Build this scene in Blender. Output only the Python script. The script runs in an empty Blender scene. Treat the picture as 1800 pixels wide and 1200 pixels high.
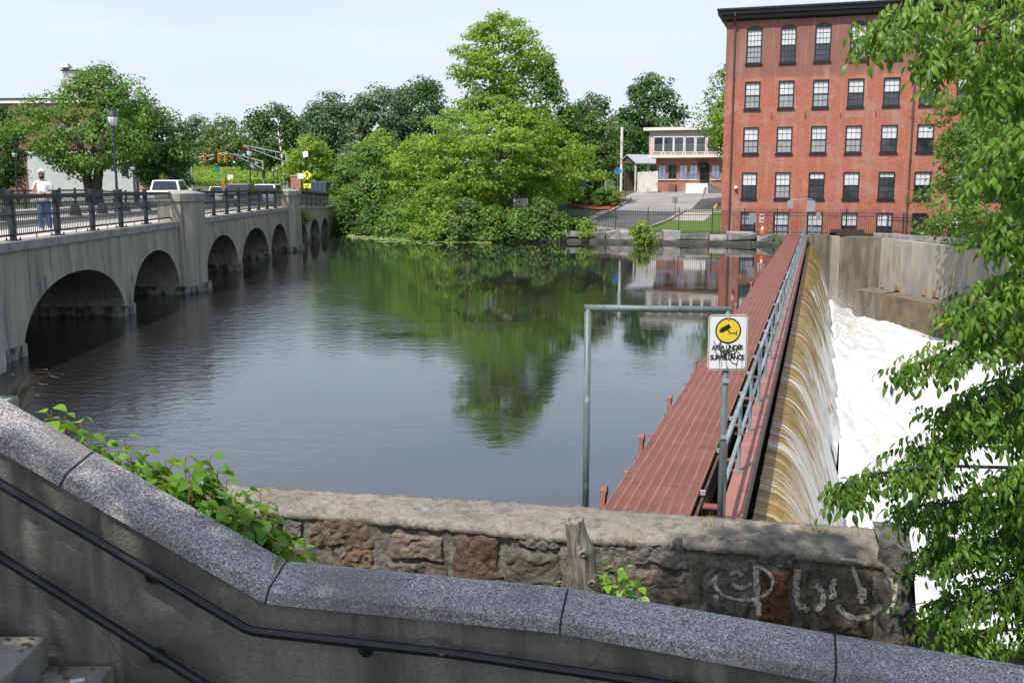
import bpy, bmesh, math, random
import numpy as np
from mathutils import Vector, Matrix, noise as mnoise
from mathutils.bvhtree import BVHTree

SC = bpy.context.scene
COL = SC.collection
R = math.radians
random.seed(7)
RNG = np.random.default_rng(11)

# ------------------------------------------------------------------ camera, sky, sun
EYE = 4.15                      # metres above the pond, which is z = 0
FPX, CX, CY = 1750.0, 900.0, 600.0
PITCH = math.atan(272 / 1750)
cam_d = bpy.data.cameras.new('camera'); cam = bpy.data.objects.new('camera', cam_d); COL.objects.link(cam)
cam.location = (0, 0, EYE); cam.rotation_euler = (math.pi / 2 - PITCH, 0, 0)
cam_d.lens = 35; cam_d.sensor_width = 36; cam_d.clip_end = 3000; cam_d.clip_start = .05
SC.camera = cam

SUN_EL = R(57); SUN_AZ = math.atan2(-.56, -.83)     # sun stands behind the viewer, to the left
SDIR = Vector((math.sin(SUN_AZ) * math.cos(SUN_EL), math.cos(SUN_AZ) * math.cos(SUN_EL), math.sin(SUN_EL)))
W = bpy.data.worlds.new('World'); SC.world = W; W.use_nodes = True
nt = W.node_tree; nt.nodes.clear()
def wn(t): return nt.nodes.new(t)
sky = wn('ShaderNodeTexSky'); sky.sky_type = 'NISHITA'; sky.sun_disc = False
sky.sun_elevation = SUN_EL; sky.sun_rotation = SUN_AZ; sky.air_density = 1.0; sky.dust_density = 1.6; sky.ozone_density = 1.5
b1 = wn('ShaderNodeBackground'); b1.inputs['Strength'].default_value = .15; nt.links.new(sky.outputs[0], b1.inputs[0])
b2 = wn('ShaderNodeBackground'); b2.inputs['Color'].default_value = (.82, .905, 1, 1); b2.inputs['Strength'].default_value = .77
tc = wn('ShaderNodeTexCoord'); mp = wn('ShaderNodeMapping'); mp.inputs['Scale'].default_value = (1.2, 1.6, 7.5); mp.inputs['Rotation'].default_value = (0, R(6), R(20))
nz = wn('ShaderNodeTexNoise'); nz.inputs['Scale'].default_value = 2.2; nz.inputs['Detail'].default_value = 7; nz.inputs['Roughness'].default_value = .58
rp = wn('ShaderNodeMapRange'); rp.inputs['From Min'].default_value = .36; rp.inputs['From Max'].default_value = .62
rp.inputs['To Min'].default_value = .66; rp.inputs['To Max'].default_value = 1.0
nt.links.new(tc.outputs['Generated'], mp.inputs[0]); nt.links.new(mp.outputs[0], nz.inputs[0]); nt.links.new(nz.outputs[0], rp.inputs[0])
sz = wn('ShaderNodeSeparateXYZ'); nt.links.new(tc.outputs['Generated'], sz.inputs[0])     # the veil thins out overhead
hi = wn('ShaderNodeMapRange'); hi.inputs['From Min'].default_value = .17; hi.inputs['From Max'].default_value = .48; hi.inputs['To Min'].default_value = 1; hi.inputs['To Max'].default_value = .4
nt.links.new(sz.outputs['Z'], hi.inputs[0]); mu = wn('ShaderNodeMath'); mu.operation = 'MULTIPLY'; nt.links.new(rp.outputs[0], mu.inputs[0]); nt.links.new(hi.outputs[0], mu.inputs[1])
mx = wn('ShaderNodeMixShader'); nt.links.new(mu.outputs[0], mx.inputs[0]); nt.links.new(b1.outputs[0], mx.inputs[1]); nt.links.new(b2.outputs[0], mx.inputs[2])
wo = wn('ShaderNodeOutputWorld'); nt.links.new(mx.outputs[0], wo.inputs[0])

sl = bpy.data.lights.new('sun', 'SUN'); sl.energy = 3.8; sl.angle = R(.55); sl.color = (1, .955, .88)
so = bpy.data.objects.new('sun', sl); COL.objects.link(so); so.location = SDIR * 60
so.rotation_euler = SDIR.to_track_quat('Z', 'Y').to_euler()
SC.view_settings.view_transform = 'Standard'; SC.view_settings.look = 'None'; SC.view_settings.gamma = 1
SC.view_settings.use_curve_mapping = False; SC.view_settings.exposure = 0.40
SC.cycles.use_denoising = True; SC.cycles.max_bounces = 7; SC.cycles.diffuse_bounces = 4; SC.cycles.glossy_bounces = 4
SC.cycles.transmission_bounces = 4; SC.cycles.transparent_max_bounces = 6; SC.cycles.sample_clamp_indirect = 6
SC.cycles.caustics_reflective = False; SC.cycles.caustics_refractive = False

# ------------------------------------------------------------------ surveying helpers (where the rays of the photo meet the place)
def ray(px, py):
    a, b = (px - CX) / FPX, (CY - py) / FPX
    c, s = math.cos(PITCH), math.sin(PITCH)
    return Vector((a, c + b * s, -s + b * c))
def at(px, py, Y):
    d = ray(px, py); return Vector((0, 0, EYE)) + d * (Y / d.y)
def onz(px, py, z):
    d = ray(px, py); return Vector((0, 0, EYE)) + d * ((z - EYE) / d.z)
def zat(px, py, Y): return at(px, py, Y).z

# ------------------------------------------------------------------ object helpers
def tag(o, label=None, cat=None, group=None, kind=None):
    if label: o['label'] = label
    if cat: o['category'] = cat
    if group: o['group'] = group
    if kind: o['kind'] = kind
    return o
def thing(name, label, cat, loc=(0, 0, 0), rz=0, group=None):
    o = bpy.data.objects.new(name, None); COL.objects.link(o); o.empty_display_size = .2
    o.location = loc; o.rotation_euler = (0, 0, rz)
    return tag(o, label, cat, group)
def origin(o):
    v = Vector((0, 0, 0))
    while o is not None: v += o.location; o = o.parent
    return v
def link(name, me, parent=None, mat=None):
    o = bpy.data.objects.new(name, me); COL.objects.link(o)
    if mat is not None:
        me.materials.clear()
        for m in (mat if isinstance(mat, (list, tuple)) else [mat]): me.materials.append(m)
    if parent is not None: o.parent = parent
    return o
def copy_tree(o, parent=None):
    c = o.copy(); COL.objects.link(c)
    if parent is not None: c.parent = parent
    for ch in list(o.children): copy_tree(ch, c)
    return c

class MB:
    """collects faces; build() links them as one mesh object"""
    def __init__(s): s.v = []; s.f = []; s.mi = []; s.cur = 0
    def add(s, vs, fs):
        b = len(s.v); s.v += [tuple(v) for v in vs]
        for f in fs: s.f.append([b + i for i in f]); s.mi.append(s.cur)
        return s
    def quad(s, *vs): return s.add(vs, [list(range(len(vs)))])
    def box(s, c, size, rot=None):
        x, y, z = [k / 2 for k in size]
        vs = [Vector((a * x, b * y, d * z)) for d in (-1, 1) for b in (-1, 1) for a in (-1, 1)]
        if rot is not None: vs = [rot @ v for v in vs]
        c = Vector(c)
        return s.add([v + c for v in vs], [[0, 2, 3, 1], [4, 5, 7, 6], [0, 1, 5, 4], [2, 6, 7, 3], [0, 4, 6, 2], [1, 3, 7, 5]])
    def box2(s, lo, hi):
        return s.box([(a + b) / 2 for a, b in zip(lo, hi)], [b - a for a, b in zip(lo, hi)])
    def beam(s, a, b, w, h, up=(0, 0, 1)):
        a, b = Vector(a), Vector(b); d = (b - a).normalized(); r = d.cross(Vector(up))
        r = r.normalized() if r.length > 1e-6 else Vector((1, 0, 0)); u = r.cross(d)
        vs = [p + r * (i * w / 2) + u * (j * h / 2) for p in (a, b) for i, j in ((-1, -1), (1, -1), (1, 1), (-1, 1))]
        return s.add(vs, [[3, 2, 1, 0], [4, 5, 6, 7], [0, 1, 5, 4], [1, 2, 6, 5], [2, 3, 7, 6], [3, 0, 4, 7]])
    def tube(s, pts, rad, seg=8, cap=True):
        pts = [Vector(p) for p in pts]; n = len(pts)
        if not isinstance(rad, (list, tuple)): rad = [rad] * n
        vs = []; fs = []; ref = Vector((.13, .21, 1)).normalized()
        for i, p in enumerate(pts):
            d = (pts[min(i + 1, n - 1)] - pts[max(i - 1, 0)]).normalized()
            if abs(d.dot(ref)) > .95: ref = Vector((1, .1, 0)).normalized()
            r = d.cross(ref).normalized(); u = r.cross(d); ref = u
            for k in range(seg):
                a = 2 * math.pi * k / seg; vs.append(p + (r * math.cos(a) + u * math.sin(a)) * rad[i])
        for i in range(n - 1):
            for k in range(seg):
                k2 = (k + 1) % seg; fs.append([i * seg + k, i * seg + k2, (i + 1) * seg + k2, (i + 1) * seg + k])
        if cap: fs.append(list(range(seg))[::-1]); fs.append([(n - 1) * seg + k for k in range(seg)])
        return s.add(vs, fs)
    def lathe(s, prof, c=(0, 0, 0), seg=14):
        c = Vector(c); vs = []; fs = []
        for r, z in prof:
            for k in range(seg):
                a = 2 * math.pi * k / seg; vs.append(c + Vector((r * math.cos(a), r * math.sin(a), z)))
        for i in range(len(prof) - 1):
            for k in range(seg):
                k2 = (k + 1) % seg; fs.append([i * seg + k, i * seg + k2, (i + 1) * seg + k2, (i + 1) * seg + k])
        fs.append(list(range(seg))[::-1]); fs.append([(len(prof) - 1) * seg + k for k in range(seg)])
        return s.add(vs, fs)
    def prism(s, poly, d):
        """polygon (list of 3D points) pushed along vector d"""
        poly = [Vector(p) for p in poly]; d = Vector(d); n = len(poly)
        vs = poly + [p + d for p in poly]
        return s.add(vs, [list(range(n))[::-1], [n + i for i in range(n)]] + [[i, (i + 1) % n, n + (i + 1) % n, n + i] for i in range(n)])
    def build(s, name, mat, parent=None, world=False, smooth=False, bevel=0, **kw):
        o0 = origin(parent) if (world and parent is not None) else Vector((0, 0, 0))
        me = bpy.data.meshes.new(name)
        me.from_pydata([tuple(Vector(v) - o0) for v in s.v], [], s.f)
        if isinstance(mat, (list, tuple)): me.polygons.foreach_set('material_index', s.mi)
        o = link(name, me, parent, mat)
        if smooth: me.polygons.foreach_set('use_smooth', [True] * len(me.polygons))
        bm = bmesh.new(); bm.from_mesh(me); bmesh.ops.recalc_face_normals(bm, faces=bm.faces)
        if bevel:
            es = [e for e in bm.edges if len(e.link_faces) == 2 and e.calc_face_angle(0) > .6]
            bmesh.ops.bevel(bm, geom=es, offset=bevel, segments=2, profile=.6, affect='EDGES', clamp_overlap=True)
        bm.to_mesh(me); bm.free()
        if smooth: me.polygons.foreach_set('use_smooth', [True] * len(me.polygons))
        if kw: tag(o, **kw)
        return o
def mesh_np(name, V, F, mat, parent=None, rnd=None, smooth=False):
    """numpy vertices (n,3) and equal-sided faces (m,k) -> one object; rnd: a number per face"""
    me = bpy.data.meshes.new(name); k = F.shape[1]
    me.vertices.add(len(V)); me.vertices.foreach_set('co', np.ascontiguousarray(V, dtype=np.float32).ravel())
    me.loops.add(F.size); me.loops.foreach_set('vertex_index', np.ascontiguousarray(F, dtype=np.int32).ravel())
    me.polygons.add(len(F)); me.polygons.foreach_set('loop_start', np.arange(0, F.size, k, dtype=np.int32))
    if rnd is not None:
        a = me.attributes.new('rnd', 'FLOAT', 'FACE'); a.data.foreach_set('value', np.ascontiguousarray(rnd, dtype=np.float32))
    me.update(calc_edges=True)
    if smooth: me.polygons.foreach_set('use_smooth', [True] * len(F))
    return link(name, me, parent, mat)
def grid_np(nu, nv):
    i, j = np.meshgrid(np.arange(nu - 1), np.arange(nv - 1), indexing='ij'); a = i * nv + j
    return np.stack([a, a + nv, a + nv + 1, a + 1], -1).reshape(-1, 4)

# ------------------------------------------------------------------ materials
MATS = {}
def new_mat(name):
    m = bpy.data.materials.new(name); m.use_nodes = True; t = m.node_tree; t.nodes.clear()
    out = t.nodes.new('ShaderNodeOutputMaterial'); p = t.nodes.new('ShaderNodeBsdfPrincipled'); t.links.new(p.outputs[0], out.inputs[0])
    MATS[name] = m
    return m, t, p, out
def c4(c): return (c[0], c[1], c[2], 1)
def noise_node(t, scale, stretch=(1, 1, 1), detail=4, coord='pos', rough=.55, dist=0):
    if coord == 'pos': g = t.nodes.new('ShaderNodeNewGeometry').outputs['Position']
    elif coord == 'uv': g = t.nodes.new('ShaderNodeTexCoord').outputs['UV']
    else: g = t.nodes.new('ShaderNodeTexCoord').outputs['Object']
    mp = t.nodes.new('ShaderNodeMapping'); mp.inputs['Scale'].default_value = stretch; t.links.new(g, mp.inputs[0])
    n = t.nodes.new('ShaderNodeTexNoise'); n.inputs['Scale'].default_value = scale; n.inputs['Detail'].default_value = detail
    n.inputs['Roughness'].default_value = rough; n.inputs['Distortion'].default_value = dist; t.links.new(mp.outputs[0], n.inputs[0])
    return n
def rng_node(t, src, a, b, lo=0, hi=1):
    r = t.nodes.new('ShaderNodeMapRange'); r.inputs['From Min'].default_value = a; r.inputs['From Max'].default_value = b
    r.inputs['To Min'].default_value = lo; r.inputs['To Max'].default_value = hi; t.links.new(src, r.inputs[0]); return r.outputs[0]
def mix_node(t, fac, a, b):
    m = t.nodes.new('ShaderNodeMix'); m.data_type = 'RGBA'
    if isinstance(fac, float): m.inputs[0].default_value = fac
    else: t.links.new(fac, m.inputs[0])
    for i, c in ((6, a), (7, b)):
        if isinstance(c, tuple): m.inputs[i].default_value = c4(c)
        else: t.links.new(c, m.inputs[i])
    return m.outputs[2]
def bump_node(t, p, height, strength=.3, dist=.02):
    b = t.nodes.new('ShaderNodeBump'); b.inputs['Strength'].default_value = strength; b.inputs['Distance'].default_value = dist
    t.links.new(height, b.inputs['Height']); t.links.new(b.outputs[0], p.inputs['Normal']); return b
def M(name, col, col2=None, scale=2, stretch=(1, 1, 1), lim=(.4, .6), rough=.75, metal=0, bump=0, bscale=30, bdist=.01, spec=None,
      col3=None, scale3=8, lim3=(.55, .7), stretch3=(1, 1, 1), coord='pos', detail=5):
    if name in MATS: return MATS[name]
    m, t, p, out = new_mat(name)
    p.inputs['Roughness'].default_value = rough; p.inputs['Metallic'].default_value = metal
    if spec is not None: p.inputs['Specular IOR Level'].default_value = spec
    c = tuple(col)
    if col2 is not None:
        n = noise_node(t, scale, stretch, detail, coord); c = mix_node(t, rng_node(t, n.outputs[0], *lim), tuple(col), tuple(col2))
    if col3 is not None:
        n3 = noise_node(t, scale3, stretch3, 6, coord); c = mix_node(t, rng_node(t, n3.outputs[0], *lim3), c, tuple(col3))
    if isinstance(c, tuple): p.inputs['Base Color'].default_value = c4(c)
    else: t.links.new(c, p.inputs['Base Color'])
    if bump:
        nb = noise_node(t, bscale, (1, 1, 1), 6, coord); bump_node(t, p, nb.outputs[0], bump, bdist)
    return m
def leaf_mat(name, c1, c2, trans=.35, rough=.5):
    m, t, p, out = new_mat(name)
    a = t.nodes.new('ShaderNodeAttribute'); a.attribute_name = 'rnd'
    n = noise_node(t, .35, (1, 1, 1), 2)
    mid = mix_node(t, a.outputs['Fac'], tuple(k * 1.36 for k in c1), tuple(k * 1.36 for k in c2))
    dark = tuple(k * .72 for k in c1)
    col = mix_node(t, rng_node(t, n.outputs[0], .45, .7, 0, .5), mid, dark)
    t.links.new(col, p.inputs['Base Color']); p.inputs['Roughness'].default_value = rough; p.inputs['Specular IOR Level'].default_value = .35
    tr = t.nodes.new('ShaderNodeBsdfTranslucent'); ml = t.nodes.new('ShaderNodeMix'); ml.data_type = 'RGBA'; ml.blend_type = 'MULTIPLY'
    ml.inputs[0].default_value = 1; t.links.new(col, ml.inputs[6]); ml.inputs[7].default_value = (1.5, 1.6, .7, 1)
    t.links.new(ml.outputs[2], tr.inputs[0])
    ms = t.nodes.new('ShaderNodeMixShader'); ms.inputs[0].default_value = trans
    t.links.new(p.outputs[0], ms.inputs[1]); t.links.new(tr.outputs[0], ms.inputs[2]); t.links.new(ms.outputs[0], out.inputs[0])
    return m

M('bridge_concrete', (.42, .385, .315), (.27, .248, .205), 1.1, (1.6, 1.6, .35), (.38, .64), .9, bump=.35, bscale=16, bdist=.015,
  col3=(.13, .12, .10), scale3=2.2, lim3=(.52, .72), stretch3=(2.4, 2.4, .16))
M('bridge_cap_concrete', (.36, .34, .30), (.24, .225, .2), 2.5, (1, 1, 1), (.38, .62), .9, bump=.3, bscale=30)
M('footing_concrete', (.30, .28, .22), (.05, .05, .045), 2.2, (1.5, 1.5, .8), (.42, .58), .9, bump=.6, bscale=9, bdist=.04)
M('sidewalk_concrete', (.58, .53, .46), (.50, .45, .39), .8, (1, 1, 1), (.4, .6), .9, bump=.1)
M('pale_concrete', (.45, .42, .37), (.36, .33, .29), 1.2, rough=.9, bump=.15)
M('asphalt', (.115, .113, .11), (.085, .083, .082), .5, rough=.92, bump=.2, bscale=60)
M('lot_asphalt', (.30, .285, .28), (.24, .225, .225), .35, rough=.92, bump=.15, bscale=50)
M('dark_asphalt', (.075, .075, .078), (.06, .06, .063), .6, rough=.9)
M('lawn_green', (.10, .17, .02), (.075, .14, .018), 2.5, rough=.9, bump=.5, bscale=40, bdist=.03)
M('soil', (.09, .07, .045), (.06, .06, .03), 2, rough=.95, bump=.5, bscale=10, bdist=.05)
M('meadow', (.08, .12, .03), (.055, .08, .025), .8, rough=.95, bump=.6, bscale=6, bdist=.08)
M('mulch', (.30, .10, .045), (.22, .065, .03), 6, rough=.95, bump=.8, bscale=25, bdist=.04)
M('rail_paint', (.026, .031, .041), rough=.42)
M('black_paint', (.012, .012, .014), (.03, .03, .03), 18, (1, 1, 1), (.62, .7), .33)
M('rail_worn', (.010, .011, .013), (.016, .016, .018), 30, lim=(.4, .6), rough=.30, col3=(.16, .16, .155), scale3=26, lim3=(.70, .73), stretch3=(.5, 1.5, 1.5))
M('pipe_paint', (.16, .20, .20), (.11, .14, .14), 4, (2, 2, .6), rough=.45, col3=(.24, .28, .28), scale3=14, lim3=(.62, .7))
M('guard_paint', (.23, .29, .31), (.18, .23, .25), 3, rough=.45, col3=(.12, .11, .07), scale3=9, lim3=(.64, .74))
M('rusty_pipe', (.20, .17, .09), (.08, .07, .05), 8, rough=.7)
M('oxide_red', (.255, .085, .062), (.215, .068, .05), 2.2, rough=.6, col3=(.12, .05, .04), scale3=7, lim3=(.6, .75))
M('oxide_pale', (.34, .15, .115), (.27, .115, .088), 2.5, rough=.6, col3=(.16, .07, .055), scale3=6, lim3=(.62, .78), bump=.08)
M('girder_dark', (.10, .052, .045), (.06, .035, .03), 3, rough=.7)
M('galvanized', (.45, .46, .46), (.36, .37, .38), 10, rough=.5, metal=.3)
M('steel_grey', (.28, .29, .30), rough=.55, metal=.2)
M('white_paint', (.78, .78, .76), rough=.6)
M('sign_white', (.80, .80, .80), rough=.35)
M('sign_yellow', (.80, .60, .05), rough=.35)
M('sign_lime', (.75, .78, .02), rough=.4)
M('sign_black', (.012, .012, .012), rough=.5)
M('sign_blue', (.03, .20, .62), rough=.4)
M('sign_green', (.02, .25, .18), rough=.4)
M('orange', (.75, .12, .02), rough=.5)
M('red_paint', (.42, .025, .02), rough=.4)
M('yellow_paint', (.70, .33, .01), rough=.45)
M('grey_plate', (.33, .34, .35), rough=.55, metal=.2)
M('lamp_globe', (.72, .74, .76), rough=.25)
M('glass_dark', (.016, .019, .024), rough=.06, spec=.8)
M('glass_mid', (.05, .06, .075), (.02, .024, .03), .9, rough=.07, spec=.9)
M('blind_white', (.66, .68, .70), (.58, .6, .62), 1.5, rough=.3)
M('blind_grey', (.34, .36, .39), (.28, .3, .33), 1.5, rough=.3)
M('curtain_blue', (.22, .28, .46), (.17, .22, .38), 2, rough=.4)
M('frame_black', (.012, .012, .014), rough=.5)
M('bark_grey', (.12, .10, .085), (.07, .06, .05), 5, (2, 2, .4), rough=.95, bump=.7, bscale=12, bdist=.04)
M('bark_light', (.24, .22, .19), (.15, .135, .115), 5, (2, 2, .4), rough=.95, bump=.5, bscale=14, bdist=.03)
M('bark_dark', (.055, .045, .038), (.035, .03, .026), 6, (2, 2, .4), rough=.95, bump=.6, bscale=20)
M('skin', (.50, .28, .20), rough=.55)
M('beard', (.03, .022, .018), rough=.8)
M('shirt', (.82, .82, .84), rough=.9)
M('denim', (.055, .10, .24), (.13, .2, .36), 6, lim=(.5, .72), rough=.9)
M('cap_cloth', (.68, .69, .70), rough=.9)
M('tyre', (.015, .015, .016), rough=.85)
M('chrome', (.6, .6, .62), rough=.25, metal=.9)
M('tail_red', (.45, .02, .02), rough=.25)
for nm, c in (('car_white', (.78, .79, .80)), ('car_black', (.012, .013, .016)), ('car_grey', (.16, .17, .19)), ('car_silver', (.42, .44, .46)), ('car_navy', (.03, .05, .09)), ('car_maroon', (.12, .02, .03))):
    M(nm, c, rough=.28, spec=.6)
# leaf materials
leaf_mat('leaf_mid', (.062, .135, .02), (.135, .225, .038))
leaf_mat('leaf_dark', (.036, .085, .018), (.07, .135, .03))
leaf_mat('leaf_blue', (.058, .10, .042), (.10, .15, .07), .2)
leaf_mat('leaf_bright', (.135, .215, .03), (.25, .325, .05), .44)
leaf_mat('leaf_yellow', (.145, .215, .025), (.25, .31, .035))
leaf_mat('leaf_olive', (.075, .125, .03), (.135, .185, .05))
leaf_mat('leaf_near', (.045, .11, .013), (.15, .25, .032), .40, .42)
leaf_mat('leaf_knot', (.075, .19, .02), (.19, .33, .03), .36, .42)
leaf_mat('leaf_lily', (.22, .29, .09), (.40, .45, .20), .1)
# ================================================================== WATER
DA = math.atan2(.2924, .9563)
DU = Vector((.2924, .9563, 0)); DN = Vector((.9563, -.2924, 0))     # along the dam, and downstream
def dam(s, o, z=0): return DU * s + DN * o + Vector((0, 0, z))
DEND = 74.6                                                          # far end of the dam
def pond_material():
    m, t, p, out = new_mat('pond_water')
    p.inputs['Base Color'].default_value = (.017, .017, .016, 1); p.inputs['IOR'].default_value = 1.9; p.inputs['Roughness'].default_value = .03
    p.inputs['Specular IOR Level'].default_value = .85; p.inputs['Specular Tint'].default_value = (.88, .90, 1, 1)
    n1 = noise_node(t, 1.0, (1.9, 3.0, 1), 4, dist=.4); n2 = noise_node(t, 5.5, (1.0, 1.5, 1), 3, rough=.6)
    # breeze: a gusty patch along the bridge and a band across the pond, calm nearer the dam
    g = t.nodes.new('ShaderNodeNewGeometry'); sx = t.nodes.new('ShaderNodeSeparateXYZ'); t.links.new(g.outputs['Position'], sx.inputs[0])
    nb = noise_node(t, .075, (1, 1.7, 1), 3, dist=.6)
    left = rng_node(t, sx.outputs['X'], -3, -11, 0, .9)
    gust = t.nodes.new('ShaderNodeMath'); gust.operation = 'ADD'; t.links.new(rng_node(t, nb.outputs[0], .48, .68, .035, .42), gust.inputs[0]); t.links.new(left, gust.inputs[1])
    far = t.nodes.new('ShaderNodeMath'); far.operation = 'MULTIPLY'; t.links.new(gust.outputs[0], far.inputs[0]); t.links.new(rng_node(t, sx.outputs['Y'], 34, 58, 1, .10), far.inputs[1])
    ad = t.nodes.new('ShaderNodeMath'); ad.operation = 'MULTIPLY_ADD'; ad.inputs[1].default_value = .35
    t.links.new(n2.outputs[0], ad.inputs[0]); t.links.new(n1.outputs[0], ad.inputs[2])
    b = bump_node(t, p, ad.outputs[0], .3, .022); t.links.new(far.outputs[0], b.inputs['Strength'])
    return m
pw = pond_material()
mb = MB(); mb.quad((-75, 5.5, 0), dam(8.4, -.62), dam(DEND, -.62), (19.5, 80, 0), (0, 99, 0), (-75, 99, 0))
mb.build('pond_water', pw, kind='structure')

def foam_material():
    m, t, p, out = new_mat('white_foam')
    n = noise_node(t, .55, (1, 1, 1), 7, rough=.6, dist=.8); n2 = noise_node(t, 1.3, (1, 1, 1), 4, rough=.6)
    c = mix_node(t, rng_node(t, n.outputs[0], .50, .68, 0, .8), (.60, .60, .60), (.53, .50, .42))
    c = mix_node(t, rng_node(t, n2.outputs[0], .50, .68, 0, .7), c, (.45, .45, .45))
    t.links.new(c, p.inputs['Base Color']); p.inputs['Roughness'].default_value = .85; p.inputs['Specular IOR Level'].default_value = .2
    p.inputs['Subsurface Weight'].default_value = 0
    bump_node(t, p, n2.outputs[0], .35, .15); return m
fm = foam_material()
# lower river: churned white water, highest under the fall
RZ = -4.1
nu, nv = 230, 150
s_ = np.linspace(4, 92, nu); o_ = .75 + (np.linspace(0, 1, nv) ** 1.6) * 46
S, O = np.meshgrid(s_, o_, indexing='ij')
Z = np.zeros_like(S)
for i in range(nu):
    for j in range(nv):
        q = Vector((S[i, j] * .5, O[i, j] * .5, 0)); near = math.exp(-(O[i, j] - 1.2) / (1.7 if S[i, j] < 50 else 1.1)) if O[i, j] > 1.2 else 1
        near *= .75 + .9 * mnoise.noise(Vector((S[i, j] * .33, 7, 0))) + .5 * mnoise.noise(Vector((S[i, j] * 1.1, 3, 0))); Z[i, j] = RZ - .38 * min(1, max(0, (O[i, j] - 1.5) / 2.5)) + (.24 + .75 * max(0, near)) * mnoise.turbulence(q * 1.0, 3, False) + .95 * max(0, near) * (1 if S[i, j] < 50 else .6) + .05 * mnoise.noise(q * 4)
V = np.stack([S * DU.x + O * DN.x, S * DU.y + O * DN.y, Z], -1).reshape(-1, 3)
rv = mesh_np('river_water', V, grid_np(nu, nv), fm, smooth=True); tag(rv, kind='structure')

# ================================================================== WATERFALL
def fall_material():
    m, t, p, out = new_mat('falling_water')
    st = noise_node(t, 1.0, (1.7, .20, 1), 7, 'uv', .62, .9); fine = noise_node(t, 1.0, (6, .55, 1), 6, 'uv', .66, 1.1)
    big = noise_node(t, .5, (1, .22, 1), 4, 'uv', .6, .4)
    uv = t.nodes.new('ShaderNodeTexCoord'); sp = t.nodes.new('ShaderNodeSeparateXYZ'); t.links.new(uv.outputs['UV'], sp.inputs[0])
    gold = mix_node(t, rng_node(t, st.outputs[0], .36, .62), (.085, .052, .008), (.36, .225, .045))
    gold = mix_node(t, rng_node(t, fine.outputs[0], .50, .68, 0, .55), gold, (.46, .37, .19))
    # the sheet breaks up into white the further it has dropped
    a = t.nodes.new('ShaderNodeMath'); a.operation = 'MULTIPLY_ADD'; t.links.new(sp.outputs['Y'], a.inputs[0]); a.inputs[1].default_value = .088
    t.links.new(fine.outputs[0], a.inputs[2])
    b = t.nodes.new('ShaderNodeMath'); b.operation = 'MULTIPLY_ADD'; t.links.new(big.outputs[0], b.inputs[0]); b.inputs[1].default_value = .55; t.links.new(a.outputs[0], b.inputs[2])
    nr = t.nodes.new('ShaderNodeMath'); nr.operation = 'ADD'; t.links.new(b.outputs[0], nr.inputs[0]); t.links.new(rng_node(t, sp.outputs['X'], 18, 46, .13, .03), nr.inputs[1])
    fo = rng_node(t, nr.outputs[0], .93, 1.10)
    c = mix_node(t, fo, gold, (.64, .63, .59))
    t.links.new(c, p.inputs['Base Color']); t.links.new(rng_node(t, fo, 0, 1, .12, .7), p.inputs['Roughness'])
    h = t.nodes.new('ShaderNodeMath'); h.operation = 'ADD'; t.links.new(st.outputs[0], h.inputs[0]); t.links.new(fine.outputs[0], h.inputs[1])
    bump_node(t, p, h.outputs[0], .6, .12); return m
wf = fall_material()
nu, nv = 760, 34
s_ = np.linspace(8.6, DEND - .9, nu); k_ = np.linspace(0, 1, nv)
V = np.zeros((nu, nv, 3)); UV = np.zeros((nu, nv, 2))
for i, s in enumerate(s_):
    f1 = mnoise.noise(Vector((s * .42, 0, 3))); f2 = mnoise.noise(Vector((s * 1.9, 4, 0))); f3 = mnoise.noise(Vector((s * 5.2, 9, 1)))
    reach = 1.5 + .45 * f1 + .12 * f2 - (.5 if 43 < s < 46 else 0)
    for j, k in enumerate(k_):
        z = -4.25 * k; drop = k ** .55
        o = -.62 + (reach) * drop + (.10 * f2 + .07 * f3) * k + .05 * mnoise.noise(Vector((s * 3, k * 3, 0))) * (.2 + k) + max(0, k - .5) * (.55 * mnoise.turbulence(Vector((s * 1.7, k * 4, 0)), 4, False) + .15 * mnoise.noise(Vector((s * 9, k * 9, 0))))
        zz = .05 - 4.25 * (k ** 1.25) if k > 0 else .05
        p_ = dam(s, o, zz); V[i, j] = p_; UV[i, j] = (s, k * 5)
wfo = mesh_np('waterfall', V.reshape(-1, 3), grid_np(nu, nv)[:, ::-1], wf, smooth=True)
ul = wfo.data.uv_layers.new(name='UVMap'); li = np.empty(len(wfo.data.loops), np.int32); wfo.data.loops.foreach_get('vertex_index', li)
ul.data.foreach_set('uv', UV.reshape(-1, 2)[li].astype(np.float32).ravel())
tag(wfo, 'golden brown sheet of water streaming over the dam into white foam', 'waterfall')
# spray: torn drops hanging over the foot of the fall
def blobs(name, P, r, mat, **kw):
    t = np.array([[1, 1, 1], [-1, -1, 1], [-1, 1, -1], [1, -1, -1]]) / 1.732
    V = (P[:, None, :] + t[None] * r[:, None, None]).reshape(-1, 3)
    F = np.array([[0, 1, 2], [0, 3, 1], [0, 2, 3], [1, 3, 2]]); F = (F[None] + 4 * np.arange(len(P))[:, None, None]).reshape(-1, 3)
    return tag(mesh_np(name, V, F, mat), **kw)
n = 9000
s = RNG.uniform(0, 1, n) ** .45 * (DEND - 12) + 10; o = 1.1 + np.abs(RNG.normal(0, .8, n)); z = RZ + .35 + np.abs(RNG.normal(0, .42, n)) * np.exp(-(o - 1.1) / 1.6) * (1 + (s > 60) * .9)
P = np.stack([s * DU.x + o * DN.x, s * DU.y + o * DN.y, z], -1)
blobs('spray', P, RNG.uniform(.008, .024, n), fm, kind='stuff')

# dam body, hidden under the fall, and the abutments
dm = MB(); dm.prism([dam(8.6, -1.0, -5), dam(8.6, -1.0, -.12), dam(8.6, -.68, -.12), dam(8.6, .35, -5)], DU * (DEND - 8.6))
tag(dm.build('dam_wall', MATS['footing_concrete']), 'dark concrete dam wall behind the falling water', 'dam')

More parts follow.
